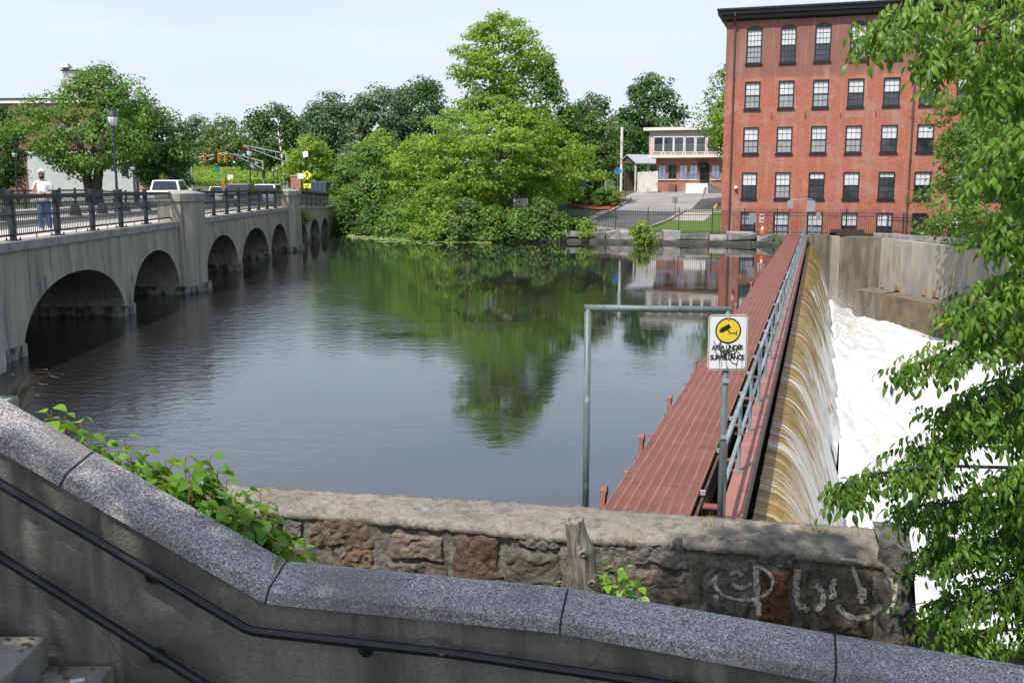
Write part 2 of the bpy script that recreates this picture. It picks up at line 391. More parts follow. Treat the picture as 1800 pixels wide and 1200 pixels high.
# ================================================================== FAR TERRAIN
BX = np.array([-140, -60, -16.6, -9, -2, 4.3, 19.3, 19.8, 60, 160.]); BY = np.array([112, 99, 90.5, 80, 76.6, 76.2, 76.2 - .29 * 15, 78, 78, 78.])
def bankY(x): return np.interp(x, BX, BY)
def smooth(a, b, x):
    k = np.clip((x - a) / (b - a), 0, 1); return k * k * (3 - 2 * k)
S_R = np.array([-12, -.05, .0, .9, 33, 36, 80, 130, 420, 1500]); Z_R = np.array([-7, -7, .52, .62, 3.55, 3.6, 3.7, 4.6, 9, 16])
S_L = np.array([-12, -.3, .0, 2.5, 7, 45, 75, 110, 420, 1500]); Z_L = np.array([-7, -1.5, -.1, 1.5, 2.4, 2.4, 4.2, 6.5, 12, 16])
def gz(x, y):
    s = y - bankY(x); k = smooth(0, 4.2, np.asarray(x, float))
    return k * np.interp(s, S_R, Z_R) + (1 - k) * np.interp(s, S_L, Z_L)
xs = np.unique(np.concatenate([np.linspace(-700, -140, 9), np.linspace(-140, -20, 25), np.linspace(-20, 60, 70), [4.3, 19.3, 19.8], np.linspace(60, 160, 12), np.linspace(160, 800, 8)]))
ss = np.array([-12, -.3, -.05, 0, .45, .9, 1.7, 2.5, 4, 5.5, 7, 10, 15, 20, 26, 33, 36, 45, 60, 75, 80, 95, 110, 130, 200, 300, 420, 800, 1500])
X, S = np.meshgrid(xs, ss, indexing='ij'); Y = bankY(X) + S; Zt = gz(X, Y)
gr = mesh_np('far_ground', np.stack([X, Y, Zt], -1).reshape(-1, 3), grid_np(len(xs), len(ss)), MATS['meadow']); tag(gr, kind='structure')
# valley floor: one sheet under everything
mb = MB(); mb.quad((-1500, -800, -5.2), (1500, -800, -5.2), (1500, 2500, -5.2), (-1500, 2500, -5.2)); mb.build('river_bed', MATS['soil'], kind='structure')

# lot, kerbs, lawn on the sloping bank (a plane: z = PA + PB * s)
PB = (3.55 - .62) / (33 - .9)
def plane_hit(px, py, lift=0):
    d = ray(px, py); a = .62 - PB * .9 - PB * 76.2 + PB * .29 * (-4.3) + lift     # z = a + PB*(y + .29 x)
    t = (a - EYE) / (d.z - PB * (d.y + .29 * d.x)); return Vector((0, 0, EYE)) + d * t
def sheet(name, pts, mat, lift, **kw):
    mb = MB(); mb.add([plane_hit(x, y, lift) for x, y in pts], [list(range(len(pts)))]); return mb.build(name, mat, **kw)
sheet('parking_lot', [(1005, 400), (1100, 345), (1120, 336.5), (1275, 336.5), (1285, 406), (1180, 410), (1010, 407)], MATS['lot_asphalt'], .012, kind='structure')
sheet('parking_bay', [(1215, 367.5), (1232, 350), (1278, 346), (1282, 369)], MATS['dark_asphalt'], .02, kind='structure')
sheet('driveway', [(1036, 396), (1078, 369), (1190, 373), (1152, 399), (1120, 403)], MATS['asphalt'], .02, kind='structure')
sheet('parking_line', [(1253, 367), (1258, 358), (1262, 358), (1257, 367)], MATS['yellow_paint'], .03, kind='structure')
sheet('lawn', [(1146, 400), (1178, 386.5), (1238, 388.5), (1256, 374), (1284, 374), (1284, 409), (1146, 409)], MATS['lawn_green'], .028, kind='structure')
sheet('lawn_strip', [(1205, 369.6), (1284, 369.6), (1284, 372), (1205, 372)], MATS['lawn_green'], .028, kind='structure')
sheet('footpath', [(1178, 386.5), (1205, 371.5), (1284, 371.5), (1284, 374), (1255, 374), (1236, 388.3)], MATS['pale_concrete'], .034, kind='structure')
sheet('planting_bed', [(1000, 362), (1008, 354), (1040, 349), (1100, 349), (1108, 351), (1080, 368), (1040, 367.5)], MATS['mulch'], .12, kind='structure')
kb = MB()
for a, b in (((1110, 350), (1080, 368.6)), ((1080, 368.6), (1035, 391)), ((1003, 362), (1040, 367.6)), ((1144, 400), (1178, 387)), ((1178, 387), (1205, 371))):
    kb.beam(plane_hit(*a, .05), plane_hit(*b, .05), .16, .26)
kb.build('kerb', MATS['pale_concrete'], kind='structure')

# ================================================================== ARCH BRIDGE
def bdeck(Y): return float(np.interp(Y, [0, 70, 88, 95], [2.82, 2.82, 2.45, 2.42]))
def bp(Y, off, z): return Vector((-10.61 - .062 * Y - off, Y, z))     # off: metres inwards from the river face
ARCHES = [(24.35, 32.2, 1.78), (32.95, 38.88, 1.88), (43.0, 49.9, 1.92), (50.6, 58.3, 1.92), (59.0, 65.1, 1.86), (69.5, 74.4, 1.5), (75.4, 81.3, 1.62), (82.0, 87.5, 1.5)]
bridge = thing('arch_bridge', 'weathered grey concrete bridge with a row of round arches over the pond', 'bridge', (-12, 24, 0))
def arch_z(a, b, h, Y):
    q = (2 * Y - a - b) / (b - a); return h * math.sqrt(max(0, 1 - abs(q) ** 2.15))
wall = MB(); WID = 15
def strip(Ya, Yb, za, zb, off=0): wall.quad(bp(Ya, off, za), bp(Yb, off, zb), bp(Yb, off, bdeck(Yb) - .2), bp(Ya, off, bdeck(Ya) - .2))
Yp = 10.0
for a, b, h in ARCHES:
    strip(Yp, a, -1, -1)
    for i in range(28):
        # cosine spacing keeps the steep springings round
        y0 = (a + b) / 2 - (b - a) / 2 * math.cos(math.pi * i / 28); y1 = (a + b) / 2 - (b - a) / 2 * math.cos(math.pi * (i + 1) / 28)
        z0, z1 = arch_z(a, b, h, y0), arch_z(a, b, h, y1); strip(y0, y1, z0, z1)
        wall.quad(bp(y0, 0, z0), bp(y0, WID, z0), bp(y1, WID, z1), bp(y1, 0, z1))
    for y in (a, b): wall.quad(bp(y, 0, -1), bp(y, WID, -1), bp(y, WID, 0), bp(y, 0, 0))
    Yp = b
strip(Yp, 93, -1, -1)
wall.quad(bp(10, WID, 2.0), bp(93, WID, 2.0), bp(93, WID, 2.6), bp(10, WID, 2.6))
wall.build('spandrel_wall', MATS['bridge_concrete'], bridge, world=True)
for a, b, h in ARCHES:
    rg = MB(); N = 30
    P = []
    for i in range(N + 1):
        th = math.pi * i / N; c = (a + b) / 2; hw = (b - a) / 2
        y = c - hw * math.cos(th); z = arch_z(a, b, h, y)
        k = .30 if b - a > 5 else .2
        yo = c - (hw + k) * math.cos(th); zo = (z + k * 1.25 * math.sin(th)) if i not in (0, N) else 0
        P.append((bp(y, -.035, max(z, 0)), bp(yo, -.035, max(zo, 0)), bp(yo, .01, max(zo, 0)), bp(y, .01, max(z, 0))))
    for i in range(N):
        A, B = P[i], P[i + 1]
        rg.quad(A[0], B[0], B[1], A[1]); rg.quad(A[1], B[1], B[2], A[2]); rg.quad(A[3], B[3], B[0], A[0])
    rg.build('arch_ring', MATS['bridge_concrete'], bridge, world=True)
ends = [(ARCHES[i][1], ARCHES[i + 1][0]) for i in range(len(ARCHES) - 1)] + [(87.5, 92)]
ends = [(20.0, 24.35)] + ends
for a, b in ends:
    ft = MB(); r = random.Random(int(a * 10))
    off = -.06
    for k in range(6):
        o0 = off + k * 2.5; e = .16 + r.uniform(-.03, .05)
        A, B = a - e, b + e
        ft.add([bp(A, o0, -.6), bp(B, o0, -.6), bp(B, o0 + 2.46, -.6), bp(A, o0 + 2.46, -.6), bp(A, o0, .30 + r.uniform(-.05, .05)), bp(B, o0, .3), bp(B, o0 + 2.46, .3), bp(A, o0 + 2.46, .30 + r.uniform(-.05, .05))],
               [[0, 1, 2, 3][::-1], [4, 5, 6, 7], [0, 1, 5, 4], [1, 2, 6, 5], [2, 3, 7, 6], [3, 0, 4, 7]])
    ft.build('pier_footing', MATS['footing_concrete'], bridge, world=True)
cp = MB()
for a, b in ((10, 39.05), (41.75, 65.3), (68.6, 93)):
    n = max(1, int((b - a) / 6))
    for i in range(n):
        y0, y1 = a + (b - a) * i / n, a + (b - a) * (i + 1) / n - .012
        d0, d1 = bdeck(y0), bdeck(y1)
        cp.add([bp(y0, -.07, d0 - .22), bp(y1, -.07, d1 - .22), bp(y1, .62, d1 - .22), bp(y0, .62, d0 - .22), bp(y0, -.07, d0), bp(y1, -.07, d1), bp(y1, .62, d1), bp(y0, .62, d0)],
               [[3, 2, 1, 0], [4, 5, 6, 7], [0, 1, 5, 4], [1, 2, 6, 5], [2, 3, 7, 6], [3, 0, 4, 7]])
cp.build('coping', MATS['bridge_cap_concrete'], bridge, world=True)
for (a, b) in ((39.0, 41.85), (65.2, 68.7)):
    pl = MB(); o = -.5; zt = bdeck(a) + 1.08
    poly = [bp(a, .75, -.6), bp(a, o + .35, -.6), bp(a + .4, o, -.6), bp(b - .4, o, -.6), bp(b, o + .35, -.6), bp(b, .75, -.6)]
    pl.prism(poly, (0, 0, zt - .32 + .6)); p = pl.build('pilaster', MATS['bridge_concrete'], bridge, world=True)
    cb = MB(); e = .07
    poly = [bp(a - e, .82, zt - .32), bp(a - e, o + .33, zt - .32), bp(a + .38, o - e, zt - .32), bp(b - .38, o - e, zt - .32), bp(b + e, o + .33, zt - .32), bp(b + e, .82, zt - .32)]
    cb.prism(poly, (0, 0, .30)); c = Vector((0, 0, 0))
    for q in poly: c += q / 6
    top = [Vector((q.x, q.y, zt - .02)) for q in poly]; apex = [Vector((c.x + (q.x - c.x) * .25, c.y + (q.y - c.y) * .25, zt + .09)) for q in top]
    for i in range(6): cb.quad(top[i], top[(i + 1) % 6], apex[(i + 1) % 6], apex[i])
    cb.quad(*apex); cb.build('pilaster_cap', MATS['bridge_cap_concrete'], p, world=True)
    fb = MB(); fb.prism([bp(a - .15, .8, -.6), bp(a - .15, o + .3, -.6), bp(a + .3, o - .15, -.6), bp(b - .3, o - .15, -.6), bp(b + .15, o + .3, -.6), bp(b + .15, .8, -.6)], (0, 0, .86))
    fb.build('pilaster_footing', MATS['footing_concrete'], bridge, world=True)

def deck_sheet(name, o0, o1, mat, lift, Y0=8, Y1=93, Yend=None):
    mb = MB(); ys = list(np.linspace(Y0, 70, 8)) + [76, 82, 88, 93]
    if Yend: ys += [Yend]
    for y0, y1 in zip(ys, ys[1:]): mb.quad(bp(y0, o0, bdeck(y0) + lift), bp(y1, o0, bdeck(y1) + lift), bp(y1, o1, bdeck(y1) + lift), bp(y0, o1, bdeck(y0) + lift))
    return mb.build(name, mat, kind='structure')
deck_sheet('road', .5, 15.2, MATS['asphalt'], -.14, Yend=190)
def raised(name, o0, o1, mat, lift):
    mb = MB(); ys = list(np.arange(8, 93, 3.0)) + [93]
    for y0, y1 in zip(ys, ys[1:]):
        d0, d1 = bdeck(y0) + lift, bdeck(y1) + lift; y1 -= .012
        mb.add([bp(y0, o0, d0 - .2), bp(y1, o0, d1 - .2), bp(y1, o1, d1 - .2), bp(y0, o1, d0 - .2), bp(y0, o0, d0), bp(y1, o0, d1), bp(y1, o1, d1), bp(y0, o1, d0)],
               [[3, 2, 1, 0], [4, 5, 6, 7], [0, 1, 5, 4], [1, 2, 6, 5], [2, 3, 7, 6], [3, 0, 4, 7]])
    return mb.build(name, mat, kind='structure')
raised('pavement', .63, 3.3, MATS['sidewalk_concrete'], 0.0)
raised('median_kerb', 6.2, 7.5, MATS['pale_concrete'], .02)
raised('far_pavement', 13.2, 15.2, MATS['sidewalk_concrete'], 0.0)
mb = MB(); mb.quad(bp(93, 15.2, 2.30), bp(93, .5, 2.30), bp(93, .5, -1), bp(93, 15.2, -1)); mb.build('bridge_abutment_face', MATS['bridge_concrete'], bridge, world=True)

# railings: posts, rails, pickets and the woven band under the top rail
def railing(Y0, Y1, posts, label, picket_parts, off=.25, gap=.122):
    root = thing('bridge_railing', label, 'railing', bp(Y0, off, bdeck(Y0)), group='railings along the bridge')
    def ln(mb, z, w, h, ya=Y0, yb=Y1):
        ys = [ya] + [y for y in (70, 76, 82, 88) if ya < y < yb] + [yb]
        for a, b in zip(ys, ys[1:]): mb.beam(bp(a, off, bdeck(a) + z), bp(b, off, bdeck(b) + z), w, h)
    for nm, z, w, h in (('top_rail', 1.08, .10, .11), ('upper_rail', .90, .045, .035), ('middle_rail', .62, .04, .035), ('bottom_rail', .14, .055, .05)):
        mb = MB(); ln(mb, z, w, h); mb.build(nm, MATS['rail_paint'], root, world=True)
    pm = None
    for y in posts:
        z = bdeck(y)
        if pm is None:
            mb = MB(); mb.box((0, 0, .6), (.125, .125, 1.2)); mb.box((0, 0, 1.22), (.15, .15, .05)); mb.box((0, 0, .012), (.3, .3, .024))
            for sx in (-1, 1):
                for sy in (-1, 1): mb.lathe([(.022, .024), (.022, .075), (.012, .085)], (sx * .115, sy * .115, 0), 6)
            pm = mb.build('post', MATS['rail_paint'], root, bevel=.006); po = pm
        else:
            po = link('post', pm.data, root)
        po.location = bp(y, off, z) - root.location
    ys = [Y0] + list(posts) + [Y1]; zz = MB(); n = 0; pk = None
    bulk = MB()
    for a, b in zip(ys, ys[1:]):
        L = b - a
        if L < .3: continue
        m = max(2, int(L / gap))
        for i in range(1, m):
            y = a + L * i / m
            if picket_parts and n < 295:
                if pk is None:
                    mb = MB(); mb.box((0, 0, .5), (.015, .015, .78)); pk = mb.build('picket', MATS['rail_paint'], root); po = pk
                else: po = link('picket', pk.data, root)
                po.location = bp(y, off, bdeck(y)) - root.location; n += 1
            else: bulk.box(bp(y, off, bdeck(y) + .5), (.015, .015, .78))
        for i in range(m):
            y = a + L * i / m; q = L / m
            zz.beam(bp(y, off, bdeck(y) + .915), bp(y + q * .9, off, bdeck(y) + 1.03), .016, .016)
        mid = (a + b) / 2; bulk.box(bp(mid, off, bdeck(mid) + .06), (.02, .02, .12))
    tag(zz.build('lattice_band', MATS['rail_paint'], root, world=True), kind='stuff')
    if bulk.v: tag(bulk.build('picket_row', MATS['rail_paint'], root, world=True), kind='stuff')
    return root
railing(20.3, 39.0, [22.15, 24.86, 27.7, 30.45, 33.1, 35.85], 'dark blue-black picket railing on the bridge in front of the walking man', True)
railing(41.85, 65.2, [43.6, 46.2, 48.9, 51.7, 54.4, 57.1, 59.8, 62.5], 'dark railing between the two square concrete pilasters of the bridge', True)
railing(68.7, 90, [70.5, 73.2, 75.9, 78.6, 81.3, 84, 86.7, 89.4], 'short dark railing at the far end of the bridge beside the green trees', False)
railing(30, 92, list(np.arange(31, 92, 2.7)), 'dark railing along the far side of the bridge road behind the man', False, off=15.0, gap=.45)
# ================================================================== MILL
def brick_mat(name, base, alt, mortar, scale=1.0, patch=None):
    m, t, p, out = new_mat(name)
    tcn = t.nodes.new('ShaderNodeTexCoord'); sx = t.nodes.new('ShaderNodeSeparateXYZ'); t.links.new(tcn.outputs['Object'], sx.inputs[0])
    ad = t.nodes.new('ShaderNodeMath'); ad.operation = 'ADD'; t.links.new(sx.outputs['X'], ad.inputs[0]); t.links.new(sx.outputs['Y'], ad.inputs[1])
    cb = t.nodes.new('ShaderNodeCombineXYZ'); t.links.new(ad.outputs[0], cb.inputs[0]); t.links.new(sx.outputs['Z'], cb.inputs[1])
    b = t.nodes.new('ShaderNodeTexBrick'); b.inputs['Scale'].default_value = 1; b.inputs['Brick Width'].default_value = .22; b.inputs['Row Height'].default_value = .075
    b.inputs['Mortar Size'].default_value = .007; b.inputs['Bias'].default_value = -.1
    b.inputs['Color1'].default_value = c4(base); b.inputs['Color2'].default_value = c4(alt); b.inputs['Mortar'].default_value = c4(mortar)
    t.links.new(cb.outputs[0], b.inputs[0]); col = b.outputs[0]
    n = noise_node(t, .55, (1, 1, 1.6), 6, 'obj', .65); col = mix_node(t, rng_node(t, n.outputs[0], .50, .66, 0, .62), col, (.40, .24, .19))
    n2 = noise_node(t, 3.0, (1, 1, 3), 5, 'obj'); col = mix_node(t, rng_node(t, n2.outputs[0], .5, .72, 0, .5), col, tuple(k * .6 for k in base))
    if patch:     # the top storey and its band were laid in another, duller brick
        r = rng_node(t, sx.outputs['Z'], patch - .25, patch + .25); col = mix_node(t, r, col, mix_node(t, .72, col, (.205, .10, .083)))
    ds = noise_node(t, .9, (2.2, 2.2, .22), 4, 'obj'); col = mix_node(t, rng_node(t, ds.outputs[0], .52, .7, 0, .45), col, (.44, .30, .25))
    t.links.new(col, p.inputs['Base Color']); p.inputs['Roughness'].default_value = .9
    bump_node(t, p, b.outputs['Fac'], -.4, .01); return m
brick_mat('mill_brick', (.43, .118, .07), (.28, .068, .045), (.42, .24, .18), patch=12.0)
brick_mat('patch_brick', (.38, .145, .10), (.27, .09, .065), (.46, .30, .25))
brick_mat('small_brick', (.42, .155, .09), (.34, .11, .065), (.42, .26, .19))
brick_mat('dark_brick', (.23, .085, .07), (.18, .06, .05), (.25, .14, .11))

MRZ = R(-17.5); MC = Vector((15.72, 75.5, 0))
mill = thing('mill_building', 'large five storey red brick mill with black framed windows beside the dam', 'building', MC, MRZ)
MW = 34.0; ZT = 16.45; ZB = -.4
T0, TS, NCOL = 2.0, 2.392, 13
ROWS = [(13.0, 15.45, 1.12, 'top'), (9.78, 11.72, 1.12, 'std'), (6.55, 8.46, 1.12, 'std'), (3.27, 5.15, 1.12, 'std'), (.35, 2.30, 1.14, 'base')]
xs = [0]; 
for c in range(NCOL): xs += [T0 + TS * c - .56, T0 + TS * c + .56]
xs += [MW]; zs = sorted([ZB, ZT] + [z for r in ROWS for z in r[:2]])
mb = MB()
for i in range(len(xs) - 1):
    for j in range(len(zs) - 1):
        hole = (i % 2 == 1) and any(abs(zs[j] - r[0]) < 1e-6 for r in ROWS)
        if not hole: mb.quad((xs[i], 0, zs[j]), (xs[i + 1], 0, zs[j]), (xs[i + 1], 0, zs[j + 1]), (xs[i], 0, zs[j + 1]))
for c in range(NCOL):      # brick reveals
    a, b = T0 + TS * c - .56, T0 + TS * c + .56
    for z0, z1, w, k in ROWS:
        mb.quad((a, 0, z0), (a, .3, z0), (a, .3, z1), (a, 0, z1)); mb.quad((b, .3, z0), (b, 0, z0), (b, 0, z1), (b, .3, z1))
        mb.quad((a, 0, z1), (a, .3, z1), (b, .3, z1), (b, 0, z1)); mb.quad((a, 0, z0), (b, 0, z0), (b, .3, z0), (a, .3, z0))
mb.quad((0, 0, ZB), (0, 0, ZT), (0, 26, ZT), (0, 26, ZB)); mb.quad((MW, 0, ZB), (MW, 26, ZB), (MW, 26, ZT), (MW, 0, ZT))
mb.quad((0, 26, ZB), (0, 26, ZT), (MW, 26, ZT), (MW, 26, ZB))
mb.build('brick_wall', MATS['mill_brick'], mill)
mb = MB(); mb.box2((.01, .32, ZB), (MW - .01, .40, ZT - .1)); mb.build('dark_interior', MATS['frame_black'], mill)
mb = MB(); mb.box2((0, -.014, 15.52), (MW, 0, 15.58)); mb.build('brick_band', MATS['mill_brick'], mill)
mb = MB()       # low roof with a deep black eaves board
ov = .62
mb.add([(-ov, -ov, ZT + .02), (MW + ov, -ov, ZT + .02), (MW + ov, 26.6, ZT + .02), (-ov, 26.6, ZT + .02), (-ov, -ov, ZT + .42), (MW + ov, -ov, ZT + .42), (MW + ov, 26.6, ZT + .42), (-ov, 26.6, ZT + .42), (6, 13, ZT + 2.0), (MW - 6, 13, ZT + 2.0)],
       [[0, 1, 5, 4], [1, 2, 6, 5], [2, 3, 7, 6], [3, 0, 4, 7], [4, 5, 9, 8], [5, 6, 9], [6, 7, 8, 9], [7, 4, 8], [3, 2, 1, 0]])
mb.prism([(-.35, -.36, ZT - .28), (-.35, -.36, ZT + .018), (-.35, -.003, ZT + .018), (-.35, -.003, ZT - .42)], (MW + .6, 0, 0)); mb.build('roof', MATS['frame_black'], mill)
gt = MB(); gt.beam((-ov - .05, -ov - .075, ZT + .36), (MW + ov, -ov - .075, ZT + .36), .14, .13); gt.build('gutter', MATS['frame_black'], mill)
def window_set(kind, w, h):
    """returns the meshes of a sash window, local origin at the sill's middle"""
    mb = MB(); f = .09; y0, y1 = -.012, .16
    mb.box2((-w / 2 + .002, y0, 0), (-w / 2 + f, y1, h)); mb.box2((w / 2 - f, y0, 0), (w / 2 - .002, y1, h))
    mb.box2((-w / 2 + f, y0, h - f), (w / 2 - f, y1, h - .002)); mb.box2((-w / 2 + f, y0, .002), (w / 2 - f, y1, f))
    if kind == 'top':     # shallow arched head, standing proud of the brick
        a = [(-w / 2 - .02, y0 - .02, h + .002)] + [(-w / 2 - .02 + (w + .04) * i / 12, y0 - .02, h + .002 + .20 * math.sin(math.pi * i / 12) ** .8) for i in range(1, 12)] + [(w / 2 + .02, y0 - .02, h + .002)]
        mb.prism(a, (0, .03, 0))
    fr = mb
    u = MB(); m = h * .5; u.box2((-w / 2 + f, .04, m - .03), (w / 2 - f, .12, m + .03))
    g = .022
    nv, nh = (3, 3) if kind == 'top' else (2, 2)
    for half in (0, 1):
        z0, z1 = (f, m - .03) if half == 0 else (m + .03, h - f)
        for i in range(1, nv + 1): x = -w / 2 + f + (w - 2 * f) * i / (nv + 1); u.box2((x - g / 2, .065, z0), (x + g / 2, .085, z1))
        for i in range(1, nh): z = z0 + (z1 - z0) * i / nh; u.box2((-w / 2 + f, .066, z - g / 2), (w / 2 - f, .084, z + g / 2))
    gl = MB(); gl.box2((-w / 2 + f - .01, .088, f - .01), (w / 2 - f + .01, .094, m)); gu = MB(); gu.box2((-w / 2 + f - .01, .088, m), (w / 2 - f + .01, .094, h - f + .01))
    sl = MB(); sl.box2((-w / 2 - .06, -.11, -.11), (w / 2 + .06, .10, .001))
    return fr, u, gl, gu, sl
PROTO = {}
for kind, h in (('top', 2.45), ('std', 1.92), ('base', 1.95)):
    fr, u, gl, gu, sl = window_set(kind, 1.12, h); d = {}
    for nm, mbx, mt in (('window', fr, 'frame_black'), ('sash', u, 'frame_black'), ('pane', gl, 'glass_mid'), ('sill', sl, 'frame_black')):
        o = mbx.build(nm, MATS[mt]); d[nm] = o.data; bpy.data.objects.remove(o)
    d['panes'] = {}
    for half, mbx in (('lo', gl), ('hi', gu)):
        for mt in ('glass_mid', 'glass_dark', 'blind_white', 'blind_grey'):
            o = mbx.build('pane', MATS[mt]); d['panes'][half, mt] = o.data; bpy.data.objects.remove(o)
    PROTO[kind] = d
LOOK = {0: 'WG WD WD WG WD WD', 1: 'WG WG WG WD WD WD', 2: 'WG WG WG WG WD WD', 3: 'WD WG KD WD KD WD', 4: 'GD WG WG WD WD KD WK'}
KEY = {'W': 'blind_white', 'G': 'blind_grey', 'D': 'glass_mid', 'K': 'glass_dark'}
rr = random.Random(3)
for ri, (z0, z1, w, kind) in enumerate(ROWS):
    lk = LOOK[ri].split()
    for c in range(NCOL):
        d = PROTO[kind]; o = link('window', d['window'], mill); o.location = (T0 + TS * c, 0, z0)
        link('sash', d['sash'], o); link('sill', d['sill'], o)
        k = lk[c] if c < len(lk) else rr.choice(['WD', 'WG', 'WD', 'KD'])
        link('upper_pane', d['panes']['hi', KEY[k[0]]], o); link('lower_pane', d['panes']['lo', KEY[k[1]]], o)
        if (ri, c) in ((3, 0), (3, 2), (3, 3), (3, 4), (3, 5)):    # half-drawn blinds behind the glass line
            bz = {0: .95, 2: 1.45, 3: 1.2, 4: 1.55, 5: 1.4}[c]
            b = MB(); b.box2((-.46, .080, bz), (.46, .0865, 1.80)); b.build('blind', MATS['blind_white'], o)
for c in range(1, 6):     # bricked-up openings: paler trapezoid patches under the second row of windows
    x = T0 + TS * c; mb = MB(); mb.prism([(x - .60, -.004, 9.66), (x + .60, -.004, 9.66), (x + .68, -.004, 9.05), (x - .68, -.004, 9.05)], (0, .003, 0)); mb.build('brick_patch', MATS['patch_brick'], mill)
for c in range(0, 6):
    x = T0 + TS * c; mb = MB(); mb.prism([(x - .66, -.005, 11.74), (x + .66, -.005, 11.74), (x + .66, -.005, 11.96), (x - .66, -.005, 11.96)], (0, .003, 0)); mb.build('brick_lintel', MATS['patch_brick'] if c == 2 else MATS['small_brick'], mill)
for x, k in ((.62, 'x'), (13.05, 'x'), (26.0, 'x')):
    mb = MB(); mb.tube([(x, -.62, ZT + .2), (x, -.62, ZT - .1), (x, -.10, ZT - .8), (x, -.10, .3)], .065, 8)
    for z in (3, 6, 9, 12): mb.box((x, -.08, z), (.2, .16, .06))
    mb.build('downpipe', M('pipe_brown', (.085, .06, .052), rough=.6), mill)
for c in range(12):
    mb = MB(); mb.tube([(T0 + TS * (c + .6), -.02, 9.0), (T0 + TS * (c + .6) + .02, -.05, 9.2), (T0 + TS * (c + .6) - .05, -.03, 9.45)], .022, 5); mb.build('wall_anchor', MATS['frame_black'], mill)
mb = MB(); mb.lathe([(.05, -.1), (.12, -.05), (.13, .05), (.08, .14)], (1.05, -.16, 4.05), 10); mb.box((1.05, -.06, 4.12), (.1, .12, .1)); mb.build('dome_camera', MATS['white_paint'], mill)
def on_mill(px, py, off=-.06):      # point of the facade seen at a pixel, in the mill's own frame
    n = Vector((math.sin(-MRZ) * -1, -math.cos(MRZ), 0)); d = ray(px, py); E = Vector((0, 0, EYE)); t = (MC - E).dot(n) / d.dot(n); p = E + d * t - MC
    return Vector((p.x * math.cos(MRZ) + p.y * math.sin(MRZ), off, p.z))
q = on_mill(1339, 384); mb = MB(); mb.box((q.x, -.03, q.z), (.34, .04, .62)); sg = mb.build('wall_sign', MATS['sign_white'], mill)
mb = MB(); mb.box((q.x, -.054, q.z + .17), (.22, .006, .16)); mb.box((q.x - .05, -.054, q.z - .12), (.09, .006, .2)); mb.box((q.x + .08, -.054, q.z - .12), (.09, .006, .2)); mb.build('sign_mark', MATS['red_paint'], sg)
cone = thing('traffic_cone', 'orange traffic cone on the wall top in front of the mill', 'cone', at(1340, 411, 72.2))
mb = MB(); mb.box((0, 0, .02), (.4, .4, .04)); mb.lathe([(.16, .04), (.11, .3)], seg=12); mb.lathe([(.075, .52), (.03, .76), (.028, .77)], seg=12); mb.build('cone_body', MATS['orange'], cone)
mb = MB(); mb.lathe([(.11, .3), (.075, .52)], seg=12); mb.build('cone_band', MATS['sign_white'], cone)

# ================================================================== BANK WALL, ABUTMENTS, FENCE
bw = thing('bank_wall', 'low wall of large grey stone blocks along the far water edge', 'stone wall', (4, 77, 0))
def bwp(x, dy, z): return Vector((x, float(bankY(x)) + dy, z))
rk = random.Random(5)
M('block_stone', (.31, .30, .28), (.19, .185, .178), 2.2, rough=.92, bump=.5, bscale=9, bdist=.04, col3=(.40, .32, .30), scale3=.9, lim3=(.58, .72))
M('block_stone_dark', (.10, .095, .088), (.055, .05, .045), 1.6, (1, 1, 2.5), rough=.85, bump=.6, bscale=8, bdist=.05)
def rough_block(mb, c0, c1, y0, y1, z0, z1, r, j=.05):
    pts = []
    for z in (z0, z1):
        for x, dy in ((c0, y0), (c1, y0), (c1, y1), (c0, y1)): pts.append(bwp(x + r.uniform(-j, j) * .5, dy + r.uniform(-j, j), z + r.uniform(-j, j)))
    mb.add(pts, [[3, 2, 1, 0], [4, 5, 6, 7], [0, 1, 5, 4], [1, 2, 6, 5], [2, 3, 7, 6], [3, 0, 4, 7]])
x = 2.6
while x < 18.7:
    w = rk.uniform(.9, 2.1)
    if x + w > 18.4: w = 18.8 - x
    mb = MB(); rough_block(mb, x + .03, x + w - .03, -.35, .5, .27, .27 + rk.uniform(.36, .66), rk, .13); mb.build('stone', MATS['block_stone'], bw, world=True, bevel=.05)
    x += w
x = 1.5
while x < 19.0:
    w = rk.uniform(1.5, 3.2); w = min(w, 19.05 - x) if 19.05 - x - w > .6 else 19.05 - x
    mb = MB(); rough_block(mb, x + .02, x + w - .02, -.62, .4, -.9, .26, rk, .04); mb.build('base_stone', MATS['block_stone_dark'], bw, world=True, bevel=.04); x += w

